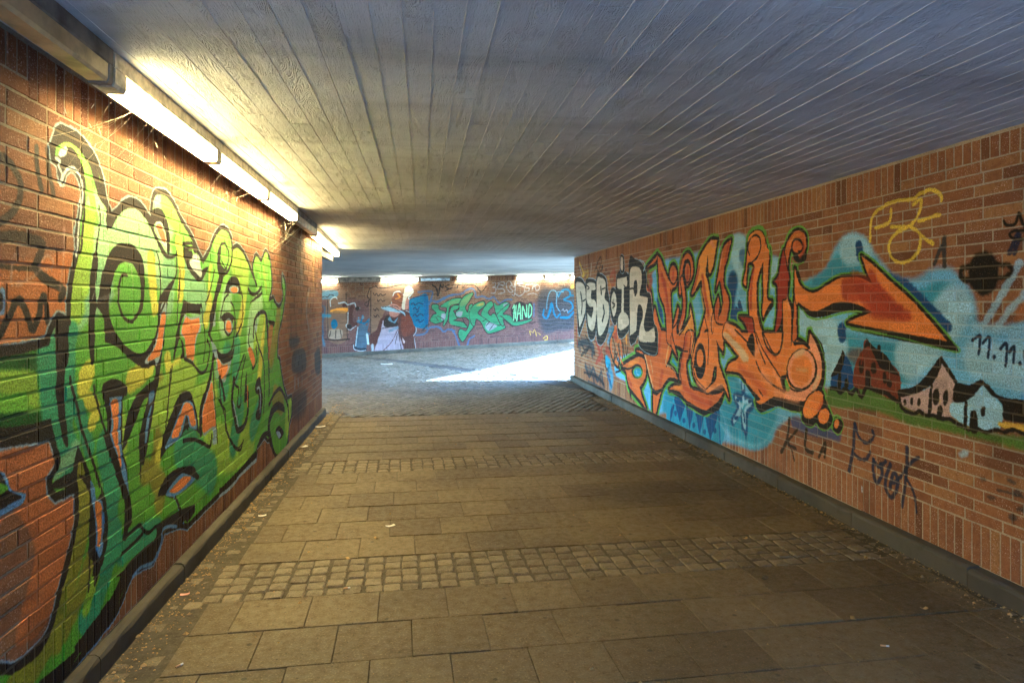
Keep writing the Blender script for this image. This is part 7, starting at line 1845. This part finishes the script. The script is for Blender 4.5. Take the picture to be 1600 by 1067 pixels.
row, y = 0, -0.86
segs = []
while y < PAVE_END - 0.1:
    nb_ = [b for b in BANDS if b[0] - 0.09 < y < b[1] - 0.1]
    if nb_:
        b = nb_[0]
        n = b[2]
        pr = (b[1] - y) / n
        a, c = lims(y)
        x = a + 0.02
        while x < c:
            sh_ = rnd.uniform(-0.03, 0.03)
            for k in range(n):
                yy = y + (k + 0.5) * pr + sh_ * (0.6 if 0 < k < n - 1 else 0.15)
                ST.put(rnd.randrange(10), (x + rnd.uniform(-0.005, 0.005), yy + rnd.uniform(-0.006, 0.006), rnd.uniform(-0.0045, 0.001)),
                       (rnd.uniform(-0.025, 0.025), rnd.uniform(-0.025, 0.025), rnd.uniform(-0.06, 0.06)))
            x += 0.103 + rnd.uniform(-0.004, 0.006)
        y = b[1]
        continue
    nxt = min([b[0] for b in BANDS if b[0] > y] + [PAVE_END])
    n = max(1, round((nxt - y) / W))
    pitch = (nxt - y) / n
    for k in range(n):
        yy = y + (k + 0.5) * pitch
        a, c = lims(yy)
        x = a + (0.0 if row % 2 else -W / 2) + 0.02
        while x < c - 0.02:
            kk, w = 'w', W
            if x < a - 0.01:
                x += W / 2
                kk, w = 'h', W / 2
            if x + w > c + 0.06:
                kk, w = 'h', W / 2
            SL.put((kk, rnd.randrange(6)), (x + w / 2, yy, rnd.uniform(-0.003, 0.0008)), (rnd.uniform(-0.005, 0.005), rnd.uniform(-0.005, 0.005), rnd.choice((0, math.pi)) if kk == 'w' else 0))
            x += w
        row += 1
    y = nxt
# rows of setts along both kerbs, sunk in dirt
for k in range(2):
    for side in (-1, 1):
        yy = -0.86
        while yy < (9.9 if side < 0 else 11.0):
            x = (KL + 0.052 + k * 0.1) if side < 0 else (KR - 0.052 - k * 0.1)
            px, py = x * cpa + yy * spa, -x * spa + yy * cpa
            ST.put(rnd.randrange(10), (px, py, rnd.uniform(-0.0125, -0.005)), (rnd.uniform(-0.05, 0.05), rnd.uniform(-0.05, 0.05), -PA + rnd.uniform(-0.1, 0.1)))
            yy += 0.104 + rnd.uniform(-0.004, 0.012)
SL.build()
ST.build()

# block setts of the cross passage: staggered rows, one mesh
RA = math.radians(29.0)                  # direction of the rows, clockwise from +Y
rx, ry = math.sin(RA), math.cos(RA)
vs, fs, nb0 = [], [], 0
fv = [sett_vf(0.0935, 0.150, 200 + i, False) for i in range(8)]
fvn = [np.array(v) for v, f in fv]
gx0, gy0 = -0.906, 19.669
gx1, gy1 = 2.735, 12.707
gl = math.hypot(gx1 - gx0, gy1 - gy0)
gdx, gdy = (gx1 - gx0) / gl, (gy1 - gy0) / gl
for i in range(-150, 190):
    o = i * 0.109
    st = rnd.uniform(0, 0.16)
    for j in range(0, 130):
        t = 4.0 + j * 0.164 + st
        x, y = t * rx + o * ry, t * ry - o * rx
        yb = BY + (x - BX) * math.tan(BANG) - 0.06
        if y > yb or x < -7.5 or x > 8.5:
            continue
        if y < PAVE_END + 0.03 + x * spa:
            continue
        if x < XL + 0.05 and y < YL_END + (x - XL) * math.tan(BANG) + 0.12:
            continue
        if x > KR - 0.26 and y < YR_END + 0.05 and (y < 11.0 or x > KR - 0.05):
            continue
        if x < KL + 0.26 and y < 9.9:
            continue
        e = abs((x - gx0) * gdy - (y - gy0) * gdx)
        if e < 0.235:
            continue
        k = rnd.randrange(8)
        a = -RA + rnd.uniform(-0.03, 0.03)
        ca, sa = math.cos(a), math.sin(a)
        v = fvn[k]
        w = np.empty_like(v)
        w[:, 0] = v[:, 0] * ca - v[:, 1] * sa + x
        w[:, 1] = v[:, 0] * sa + v[:, 1] * ca + y
        tx, ty = rnd.uniform(-0.05, 0.05), rnd.uniform(-0.05, 0.05)
        w[:, 2] = v[:, 2] + floor_z(x, y) + rnd.uniform(-0.004, 0.002) + v[:, 0] * tx + v[:, 1] * ty
        vs.append(w)
        fs += [tuple(q + nb0 for q in face) for face in fv[k][1]]
        nb0 += len(v)
o = link('sett_field', mesh('sett_field', np.concatenate(vs), fs, [M_farsett]), floor)
o['kind'] = 'stuff'

# drain gutter across the passage
gut = link('drain_gutter', None)
tag(gut, 'shallow gutter of dark flat stones crossing the bright setts', None, None, 'structure')
t = -0.6
while t < gl + 1.6:
    e = t + 0.5
    v = []
    for (s, z) in ((t + 0.004, 0), (e - 0.004, 0)):
        for (w, dz) in ((-0.205, 0.0), (-0.07, -0.012), (0.07, -0.012), (0.205, 0.0), (0.205, -0.06), (-0.205, -0.06)):
            x, y = gx0 + gdx * s + gdy * w, gy0 + gdy * s - gdx * w
            v.append((x, y, floor_z(x, y) + dz - 0.002))
    f = [(i, (i + 1) % 6, 6 + (i + 1) % 6, 6 + i) for i in range(6)] + [(5, 4, 3, 2, 1, 0), (6, 7, 8, 9, 10, 11)]
    yb = BY + (v[0][0] - BX) * math.tan(BANG)
    if v[0][1] < yb - 0.1 and not (v[8][0] > KR - 0.02 and v[8][1] < YR_END):
        link('gutter_stone', mesh('gutter_stone', v, f, [M_gutter]), gut)
    t = e

# ------------------------------------------------------------------ ceiling
ceil = link('ceiling', None)
tag(ceil, 'concrete ceiling with the marks of its shuttering boards', None, None, 'structure')
BW = (XR - XL + 0.02) / 44
for i in range(44):
    x = XL - 0.01 + (i + 0.5) * BW
    y = ROOF_Y0 - rnd.uniform(0, 1.2)
    while y < BOARD_END:
        e = min(BOARD_END, y + rnd.choice((1.8, 2.4, 2.9, 3.3, 3.9)) + rnd.uniform(-0.2, 0.2))
        if BOARD_END - e < 0.5:
            e = BOARD_END
        a = max(y, ROOF_Y0)
        if e - a > 0.05:
            d = rnd.uniform(0, 0.0002)
            tl = rnd.uniform(-0.0001, 0.0001)
            yc, hl, hw = (a + e) / 2, (e - a) / 2 - 0.0015, BW / 2 - 0.0005
            v = [(-hw, -hl, -tl), (hw, -hl, tl), (hw, hl, tl), (-hw, hl, -tl), (-hw, -hl, 0.03), (hw, -hl, 0.03), (hw, hl, 0.03), (-hw, hl, 0.03)]
            f = [(0, 3, 2, 1), (0, 1, 5, 4), (1, 2, 6, 5), (2, 3, 7, 6), (3, 0, 4, 7)]
            link('ceiling_strip', mesh('ceiling_strip', v, f, [M_board]), ceil, (x, yc, CEIL + d))
        y = e
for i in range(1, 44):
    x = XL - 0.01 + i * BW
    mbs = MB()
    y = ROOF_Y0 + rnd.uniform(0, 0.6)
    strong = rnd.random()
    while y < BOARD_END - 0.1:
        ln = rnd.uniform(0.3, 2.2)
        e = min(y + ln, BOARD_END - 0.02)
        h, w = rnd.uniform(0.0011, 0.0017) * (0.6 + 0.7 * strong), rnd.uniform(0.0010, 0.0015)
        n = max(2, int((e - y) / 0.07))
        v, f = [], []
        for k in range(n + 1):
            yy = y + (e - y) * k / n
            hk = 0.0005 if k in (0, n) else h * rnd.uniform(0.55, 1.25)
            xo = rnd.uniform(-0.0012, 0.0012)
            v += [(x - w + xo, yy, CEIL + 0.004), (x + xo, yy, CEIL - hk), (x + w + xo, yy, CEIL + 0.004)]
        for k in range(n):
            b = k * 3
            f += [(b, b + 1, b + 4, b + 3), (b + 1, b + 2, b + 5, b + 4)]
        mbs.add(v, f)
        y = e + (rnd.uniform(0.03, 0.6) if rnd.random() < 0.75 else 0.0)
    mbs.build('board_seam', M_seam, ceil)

# ceiling of the cross passage, ruled to the top of the far wall, cut off along the daylight edge
def ceil_z(x, y):
    yb = BY + (x - BX) * math.tan(BANG)
    t = min(1.0, max(0.0, (y - BOARD_END) / (yb - BOARD_END)))
    zt = BZ + BH + (x - BX) / BDX * math.tan(BSL)
    return CEIL + 0.004 + t * (zt - 0.006 - CEIL)


sh = 2.47 / math.tan(SUN_EL)
SRX, SRY = 3.038, 18.430
ex0, ey0 = -0.10 + sh * math.sin(SUN_ROT), 13.49 + sh * math.cos(SUN_ROT)
ex1, ey1 = SRX + sh * math.sin(SUN_ROT), SRY + sh * math.cos(SUN_ROT)
edx, edy = (ex1 - ex0), (ey1 - ey0)


def edge_x(y):
    return ex0 + (y - ey0) * edx / edy


v, f = [], []
ny, nxx = 34, 22
for j in range(ny + 1):
    y = BOARD_END - 0.0 + (27.5 - BOARD_END) * j / ny
    xr = max(XR + 0.45, edge_x(y))
    for i in range(nxx + 1):
        x = -11.0 + (xr + 11.0) * i / nxx
        yb = BY + (x - BX) * math.tan(BANG) + 0.3
        yy = min(y, yb)
        v.append((x, yy, ceil_z(x, yy)))
for j in range(ny):
    for i in range(nxx):
        a = j * (nxx + 1) + i
        f.append((a, a + nxx + 1, a + nxx + 2, a + 1))
link('passage_soffit', mesh('passage_soffit', v, f, [M_smooth]), ceil)
# soffit left of the corridor wall line, beside the boards
MB().box(-11.0, XL - 0.012, 2.0, BOARD_END - 0.001, CEIL + 0.004, CEIL + 0.03).build('side_soffit', M_smooth, ceil)
# the deck above
top = []
for z in (CEIL + 0.32, CEIL + 0.9):
    top += [(-11.2, ROOF_Y0, z), (XR + 0.5, ROOF_Y0, z), (XR + 0.5, 13.3, z), (edge_x(13.3) if edge_x(13.3) > XR + 0.5 else XR + 0.5, 13.35, z), (edge_x(28.0), 28.0, z), (-11.2, 28.0, z)]
n = 6
f = [tuple(range(n)), tuple(range(2 * n - 1, n - 1, -1))] + [(i, n + i, n + (i + 1) % n, (i + 1) % n) for i in range(n)]
dk = link('bridge_deck', mesh('bridge_deck', top, f, [M_core]))
tag(dk, 'thick concrete deck of the road over the underpass', None, None, 'structure')
# edges that close the gap between soffit and deck
MB().box(XL - 0.5, XR + 0.5, ROOF_Y0 - 0.2, ROOF_Y0 - 0.002, CEIL + 0.0, CEIL + 0.95).build('portal_beam', M_core, dk)
MB().box(XR + 0.03, XR + 0.5, ROOF_Y0, YR_END, CEIL + 0.021, CEIL + 0.33).build('side_beam', M_core, dk)

# ------------------------------------------------------------------ strip lights
def strip_light(loc, rotz, length, lit, label, group, scale=1.0, dead_mat=None, front=0.035):
    """surface mounted fitting hanging from the soffit: local +y along the tube, +x the corridor side"""
    t = link('strip_light', None, None, loc, (0, 0, rotz))
    tag(t, label, 'lamp', group)
    k = scale
    hm = M_house if lit else M_dusty
    # sheet metal body
    MB().prism([(-0.042 * k, 0.0), (-0.042 * k, -0.054 * k), (-0.038 * k, -0.06 * k), (0.036 * k, -0.06 * k), (0.04 * k, -0.054 * k), (0.04 * k, 0.0)], 0.0, length).build('body', hm, t)
    # diffuser trough with chamfered lower edges
    prof = [(-0.037, -0.0605), (-0.036, -0.112), (-0.030, -0.124), (0.030, -0.124), (0.036, -0.112), (0.037, -0.0605)]
    MB().prism([(x * k, z * k) for x, z in prof], front + 0.001, length - 0.036).build('diffuser', M_lit if lit else (dead_mat or M_dead), t)
    if lit:                                   # the tube sits low: the upper sides of the trough glow less
        dm = t.children[-1].data
        dm.materials.append(M_side)
        for i in (0, 1, 4):
            dm.polygons[i].material_index = 1
    if lit:
        MB().box(-0.0455 * k, -0.0430 * k, 0.0, length, -0.119 * k, -0.002).build('side_plate', hm, t)
    pr2 = [(-0.041, -0.0602), (-0.040, -0.114), (-0.033, -0.128), (0.033, -0.128), (0.040, -0.114), (0.041, -0.0602)]
    for a, b in ((0.0, front), (length - 0.035, length)):
        MB().prism([(x * k, z * k) for x, z in pr2], a, b).build('end_cap', hm if lit else M_dusty, t)
    return t


G1 = 'row of strip lights along the green graffiti wall'
LX0, LY0 = -1.148, 2.645
LX3, LY3 = -1.218, 6.765
ang = math.atan2(-(LX3 - LX0), (LY3 - LY0))
ux, uy = (LX3 - LX0) / math.hypot(LX3 - LX0, LY3 - LY0), (LY3 - LY0) / math.hypot(LX3 - LX0, LY3 - LY0)
ZL = CEIL - 0.002


def lx(s):
    return (LX0 + ux * s, LY0 + uy * s, ZL)


U = 1.374
labs = ['nearest lit strip light, beside the yellowed dead fitting', 'second lit strip light along the green wall, in the middle of three',
        'third lit strip light along the green wall, before the dark gap']
for i in range(3):
    strip_light(lx(i * U + 0.004), ang, U - 0.008, True, labs[i], G1, front=0.10 if i == 0 else 0.05)
strip_light(lx(-1.5), ang, 1.49, False, 'unlit strip light with yellowed cover at the top corner by the camera', G1)
strip_light(lx(3 * U + 0.004), ang, 1.36, False, 'unlit strip light in the gap between the third and fourth lit ones', G1)
a2 = math.atan2(0.105, 2.5)
t4 = strip_light((-1.262, 8.28, ZL), a2, 2.44, True, 'long lit strip light at the far end of the green wall', G1)
MB().prism([(-0.0385, -0.0605), (-0.0375, -0.1125), (-0.031, -0.1255), (0.031, -0.1255), (0.0375, -0.1125), (0.0385, -0.0605)], 1.50, 1.515).build('clip', M_house, t4)
strip_light((-1.368, 10.76, ZL), a2, 1.0, True, 'last lit strip light, beyond the end of the green wall', G1)
strip_light((-1.50, 11.86, ZL), BANG + math.pi / 2, 1.4, True, 'lit strip light turning the corner away into the cross passage', G1)
jb = MB().prism([(-1.56, 2.466), (-1.56, 2.27), (-1.455, 2.25), (-1.455, 2.466)], 9.75, 11.6).build('cable_duct', M_grime)
tag(jb, 'dark cable duct under the ceiling at the end of the green wall', 'cable duct')

# lamps along the far wall
G2 = 'row of strip lights along the far wall'


def back_pt(u, top=0.03):
    """point near the far wall's top where the sight line of column u meets it, in wall metres"""
    k = (u - 800) / 1060.0
    dx, dy = k * CS + SN, CS - k * SN
    # BX + s*BDX = t*dx ; BY + s*BDY = t*dy
    det = BDX * (-dy) + dx * BDY
    return (-BX * (-dy) + dx * (-BY)) / det


spans = [(499, 531, True), (533, 596, False), (597, 656, True), (658, 705, False), (715, 763, True), (808, 849, True), (852, 889.5, True), (892, 925, True)]
names = ['far wall strip light partly hidden by the left corner', 'dark far wall fitting covered in scribbles, left of the cook', 'far wall strip light above the painted cook',
         'pale unlit far wall fitting above the blue poster', 'far wall strip light above the green lettering', 'far wall strip light above the white bubble tags',
         'far wall strip light above the blue outline letters', 'far wall strip light mostly hidden by the orange wall end']
M_pale = mat_plain('pale_scribbled_cover', (0.40, 0.46, 0.50), 0.5, 0.6, 0.0, 5.0)
bwm = Matrix.Translation((BX, BY, BZ)) @ Matrix.Rotation(BANG, 4, 'Z') @ Matrix.Rotation(-BSL, 4, 'Y')
for (u0, u1, lit), nm in zip(spans, names):
    s0, s1 = back_pt(u0), back_pt(u1)
    t = link('strip_light', None, None)
    t.matrix_world = bwm @ Matrix.Translation((s0, -0.075, BH - 0.02))
    tag(t, nm, 'lamp', G2)
    ln = s1 - s0
    MB().box(0, ln, -0.055, 0.055, -0.055, 0.0).build('body', M_house if lit else M_dusty, t)
    MB().box(0.03, ln - 0.03, -0.05, 0.05, -0.140, -0.056).build('diffuser', M_litfar if lit else (M_pale if u0 > 650 else M_dusty), t)
    for a, b in ((0, 0.029), (ln - 0.029, ln)):
        MB().box(a, b, -0.054, 0.054, -0.145, -0.056).build('end_cap', M_house if lit else M_dusty, t)

# ------------------------------------------------------------------ cobwebs
def cobweb(label, anchors, n, seed, r=0.00028):
    q = random.Random(seed)
    m = MB()
    for k in range(n):
        a, b = q.choice(anchors)
        p0 = Vector(a) + Vector([q.uniform(-0.12, 0.12), q.uniform(-0.2, 0.2), 0])
        p1 = Vector(b) + Vector([0, q.uniform(-0.35, 0.35), q.uniform(-0.16, 0.10)])
        sag = q.uniform(0.0, 0.02)
        pts = []
        for j in range(9):
            t = j / 8
            p = p0.lerp(p1, t)
            p.z -= sag * 4 * t * (1 - t)
            p += Vector([q.uniform(-0.001, 0.001) for _ in range(3)])
            pts.append(p)
        m.tube(pts, r * q.uniform(0.6, 1.5), 3)
    for k in range(n):                     # dusty knots hanging in the threads
        a, b = q.choice(anchors)
        p = Vector(a).lerp(Vector(b), q.uniform(0.2, 0.9)) + Vector([q.uniform(-0.03, 0.03), q.uniform(-0.3, 0.3), q.uniform(-0.06, 0.02)])
        m.tube([p, p + Vector([q.uniform(-0.01, 0.01), q.uniform(-0.01, 0.01), -q.uniform(0.008, 0.03)])], q.uniform(0.0007, 0.0018), 4)
    o = m.build('cobweb', M_web)
    tag(o, label, 'cobweb', 'dusty cobwebs under the strip lights')


cobweb('dusty cobweb between the nearest lit strip light and the bricks', [((-1.21, 2.9, 2.35), (XL + 0.002, 2.85, 2.24)), ((-1.21, 3.3, 2.35), (XL + 0.002, 3.2, 2.2))], 11, 1)
cobweb('dusty cobweb under the second lit strip light', [((-1.23, 4.4, 2.35), (XL + 0.002, 4.1, 2.15)), ((-1.23, 4.9, 2.35), (XL + 0.002, 4.5, 2.2))], 9, 2)
cobweb('thick dusty cobweb at the end of the third lit strip light', [((-1.22, 6.8, 2.35), (XL + 0.002, 6.5, 2.1)), ((-1.2, 7.3, 2.45), (XL + 0.002, 6.4, 2.15))], 12, 3, 0.0005)
cobweb('thin cobweb beside the unlit strip light in the gap', [((-1.22, 8.0, 2.38), (XL + 0.002, 7.7, 2.2))], 8, 4, 0.0004)

# ------------------------------------------------------------------ litter
def scrap(name, x, y, w, l, rz, mat, label, cat, group=None, z=0.0, curl=0.35, seed=0):
    q = random.Random(seed)
    n = 4
    v, f = [], []
    for j in range(n + 1):
        for i in range(n + 1):
            a, b = i / n - 0.5, j / n - 0.5
            edge = 0.12 * q.uniform(-1, 1)
            v.append(((a + edge * (abs(b) > 0.3) * 0.4) * w, (b + edge * (abs(a) > 0.3) * 0.4) * l, 0.003 + curl * w * (a * a * 2.0 + q.uniform(0, 0.12))))
    for j in range(n):
        for i in range(n):
            k = j * (n + 1) + i
            f.append((k, k + 1, k + n + 2, k + n + 1))
    o = link(name, mesh(name, v, f, [mat], True), None, (x, y, floor_z(x, y) + z), (0, 0, rz))
    so_ = o.modifiers.new('thickness', 'SOLIDIFY')
    so_.thickness = 0.0008
    tag(o, label, cat, group)
    return o


def butt(x, y, rz, label):
    t = link('cigarette_butt', None, None, (x, y, 0.006), (0, 0, rz))
    tag(t, label, 'cigarette butt', 'cigarette butts on the floor')
    MB().tube([(-0.011, 0, 0), (0.011, 0, 0)], 0.004, 8).build('filter', M_butt, t)
    MB().tube([(0.0112, 0, 0), (0.024, 0.001, -0.0005)], 0.0038, 8).build('paper_end', M_paper, t)


scrap('paper_scrap', -1.148, 5.147, 0.055, 0.030, 0.30, M_paper, 'white paper scrap near the left kerb, just past the near band of setts', 'paper scrap', 'scraps of paper on the floor', seed=1, curl=0.14)
scrap('paper_scrap', -0.212, 4.792, 0.065, 0.028, 0.50, M_paper, 'long white paper scrap on the slabs past the near sett band', 'paper scrap', 'scraps of paper on the floor', seed=2, curl=0.15)
scrap('paper_scrap', -1.258, 8.757, 0.130, 0.060, 0.20, M_paper, 'pale paper scrap at the far end of the left kerb', 'paper scrap', 'scraps of paper on the floor', seed=3, curl=0.10)
scrap('paper_scrap', -1.255, 7.568, 0.080, 0.050, 0.90, M_paper, 'small white paper scrap beside the left kerb near the far sett band', 'paper scrap', 'scraps of paper on the floor', seed=4, curl=0.14)
scrap('paper_scrap', -0.902, 18.139, 0.300, 0.200, 0.10, M_paper, 'lone white scrap on the bright setts beyond the corridor', 'paper scrap', 'scraps of paper on the floor', seed=5, curl=0.05)
scrap('paper_scrap', 3.073, 4.752, 0.050, 0.020, 0.60, M_paper, 'thin pale strip of paper by the right kerb', 'paper scrap', 'scraps of paper on the floor', seed=6, curl=0.10)
scrap('candy_wrapper', -1.246, 3.810, 0.045, 0.022, 0.20, M_pink, 'small pink wrapper by the left kerb at the end of the sett band', 'wrapper', None, seed=7, curl=0.14)
scrap('paper_scrap', 5.424, 24.390, 0.250, 0.150, 0.40, M_paper, 'tiny white scrap at the foot of the far wall', 'paper scrap', 'scraps of paper on the floor', seed=8, curl=0.08)
scrap('dry_leaf', 2.526, 3.130, 0.035, 0.020, 0.00, M_leaf, 'yellow leaf scrap on the dark slabs near the right kerb', 'leaf', 'dry leaves on the floor', seed=20, curl=0.50)
scrap('dry_leaf', 2.672, 3.790, 0.035, 0.020, 1.10, M_leaf, 'thin dry leaf at the right end of the near sett band', 'leaf', 'dry leaves on the floor', seed=21, curl=0.50)
scrap('dry_leaf', -0.292, 4.544, 0.035, 0.020, 2.20, M_leaf, 'small dry leaf on the slabs just before the white paper', 'leaf', 'dry leaves on the floor', seed=22, curl=0.50)
scrap('dry_leaf', 2.112, 4.222, 0.035, 0.020, 3.30, M_leaf, 'dry leaf lying on the setts of the near band', 'leaf', 'dry leaves on the floor', seed=23, curl=0.50)
scrap('dry_leaf', 2.099, 3.074, 0.035, 0.020, 4.40, M_leaf, 'pale dry leaf on the slabs before the cigarette butt', 'leaf', 'dry leaves on the floor', seed=24, curl=0.50)
scrap('dry_leaf', -0.434, 4.202, 0.035, 0.020, 5.50, M_leaf, 'curled dry leaf at the near edge of the sett band', 'leaf', 'dry leaves on the floor', seed=25, curl=0.50)
butt(2.069, 2.815, -0.35, 'orange tipped cigarette butt on the slabs at lower right')
butt(-1.028, 3.056, 0.9, 'cigarette butt on the slabs at lower left, nearest the camera')
butt(-0.406, 3.771, 0.2, 'cigarette butt lying among the setts of the near band')
scrap('dark_rag', 1.907, 3.591, 0.050, 0.030, 0.40, M_grime, 'small dark scrap on the slabs below the near sett band', 'rag', None, seed=40, curl=0.50)

# crumbs of dirt and leaf along both kerbs
m = MB()
q = random.Random(99)
for k in range(3800):
    side = q.random() < 0.55
    y = 1.2 + 9.5 * q.random() ** 1.3
    d = abs(q.gauss(0, 0.085))
    x = KL + 0.004 + d if side else KR - 0.004 - d
    if q.random() < 0.08:
        x = q.uniform(KL, KR)
    s = q.uniform(0.002, 0.0065) if q.random() < 0.93 else q.uniform(0.008, 0.016)
    a = q.uniform(0, 6.28)
    ca, sa = math.cos(a) * s, math.sin(a) * s
    m.add([(x + ca, y + sa, 0.001), (x - sa, y + ca * 0.6, 0.001), (x - ca, y - sa, 0.001), (x + sa, y - ca * 0.6, 0.001), (x, y, 0.001 + s * 0.8)],
          [(0, 1, 4), (1, 2, 4), (2, 3, 4), (3, 0, 4)])
o = m.build('debris', M_leaf)
tag(o, 'crumbs of dry leaf and dirt along the kerbs', None, None, 'stuff')
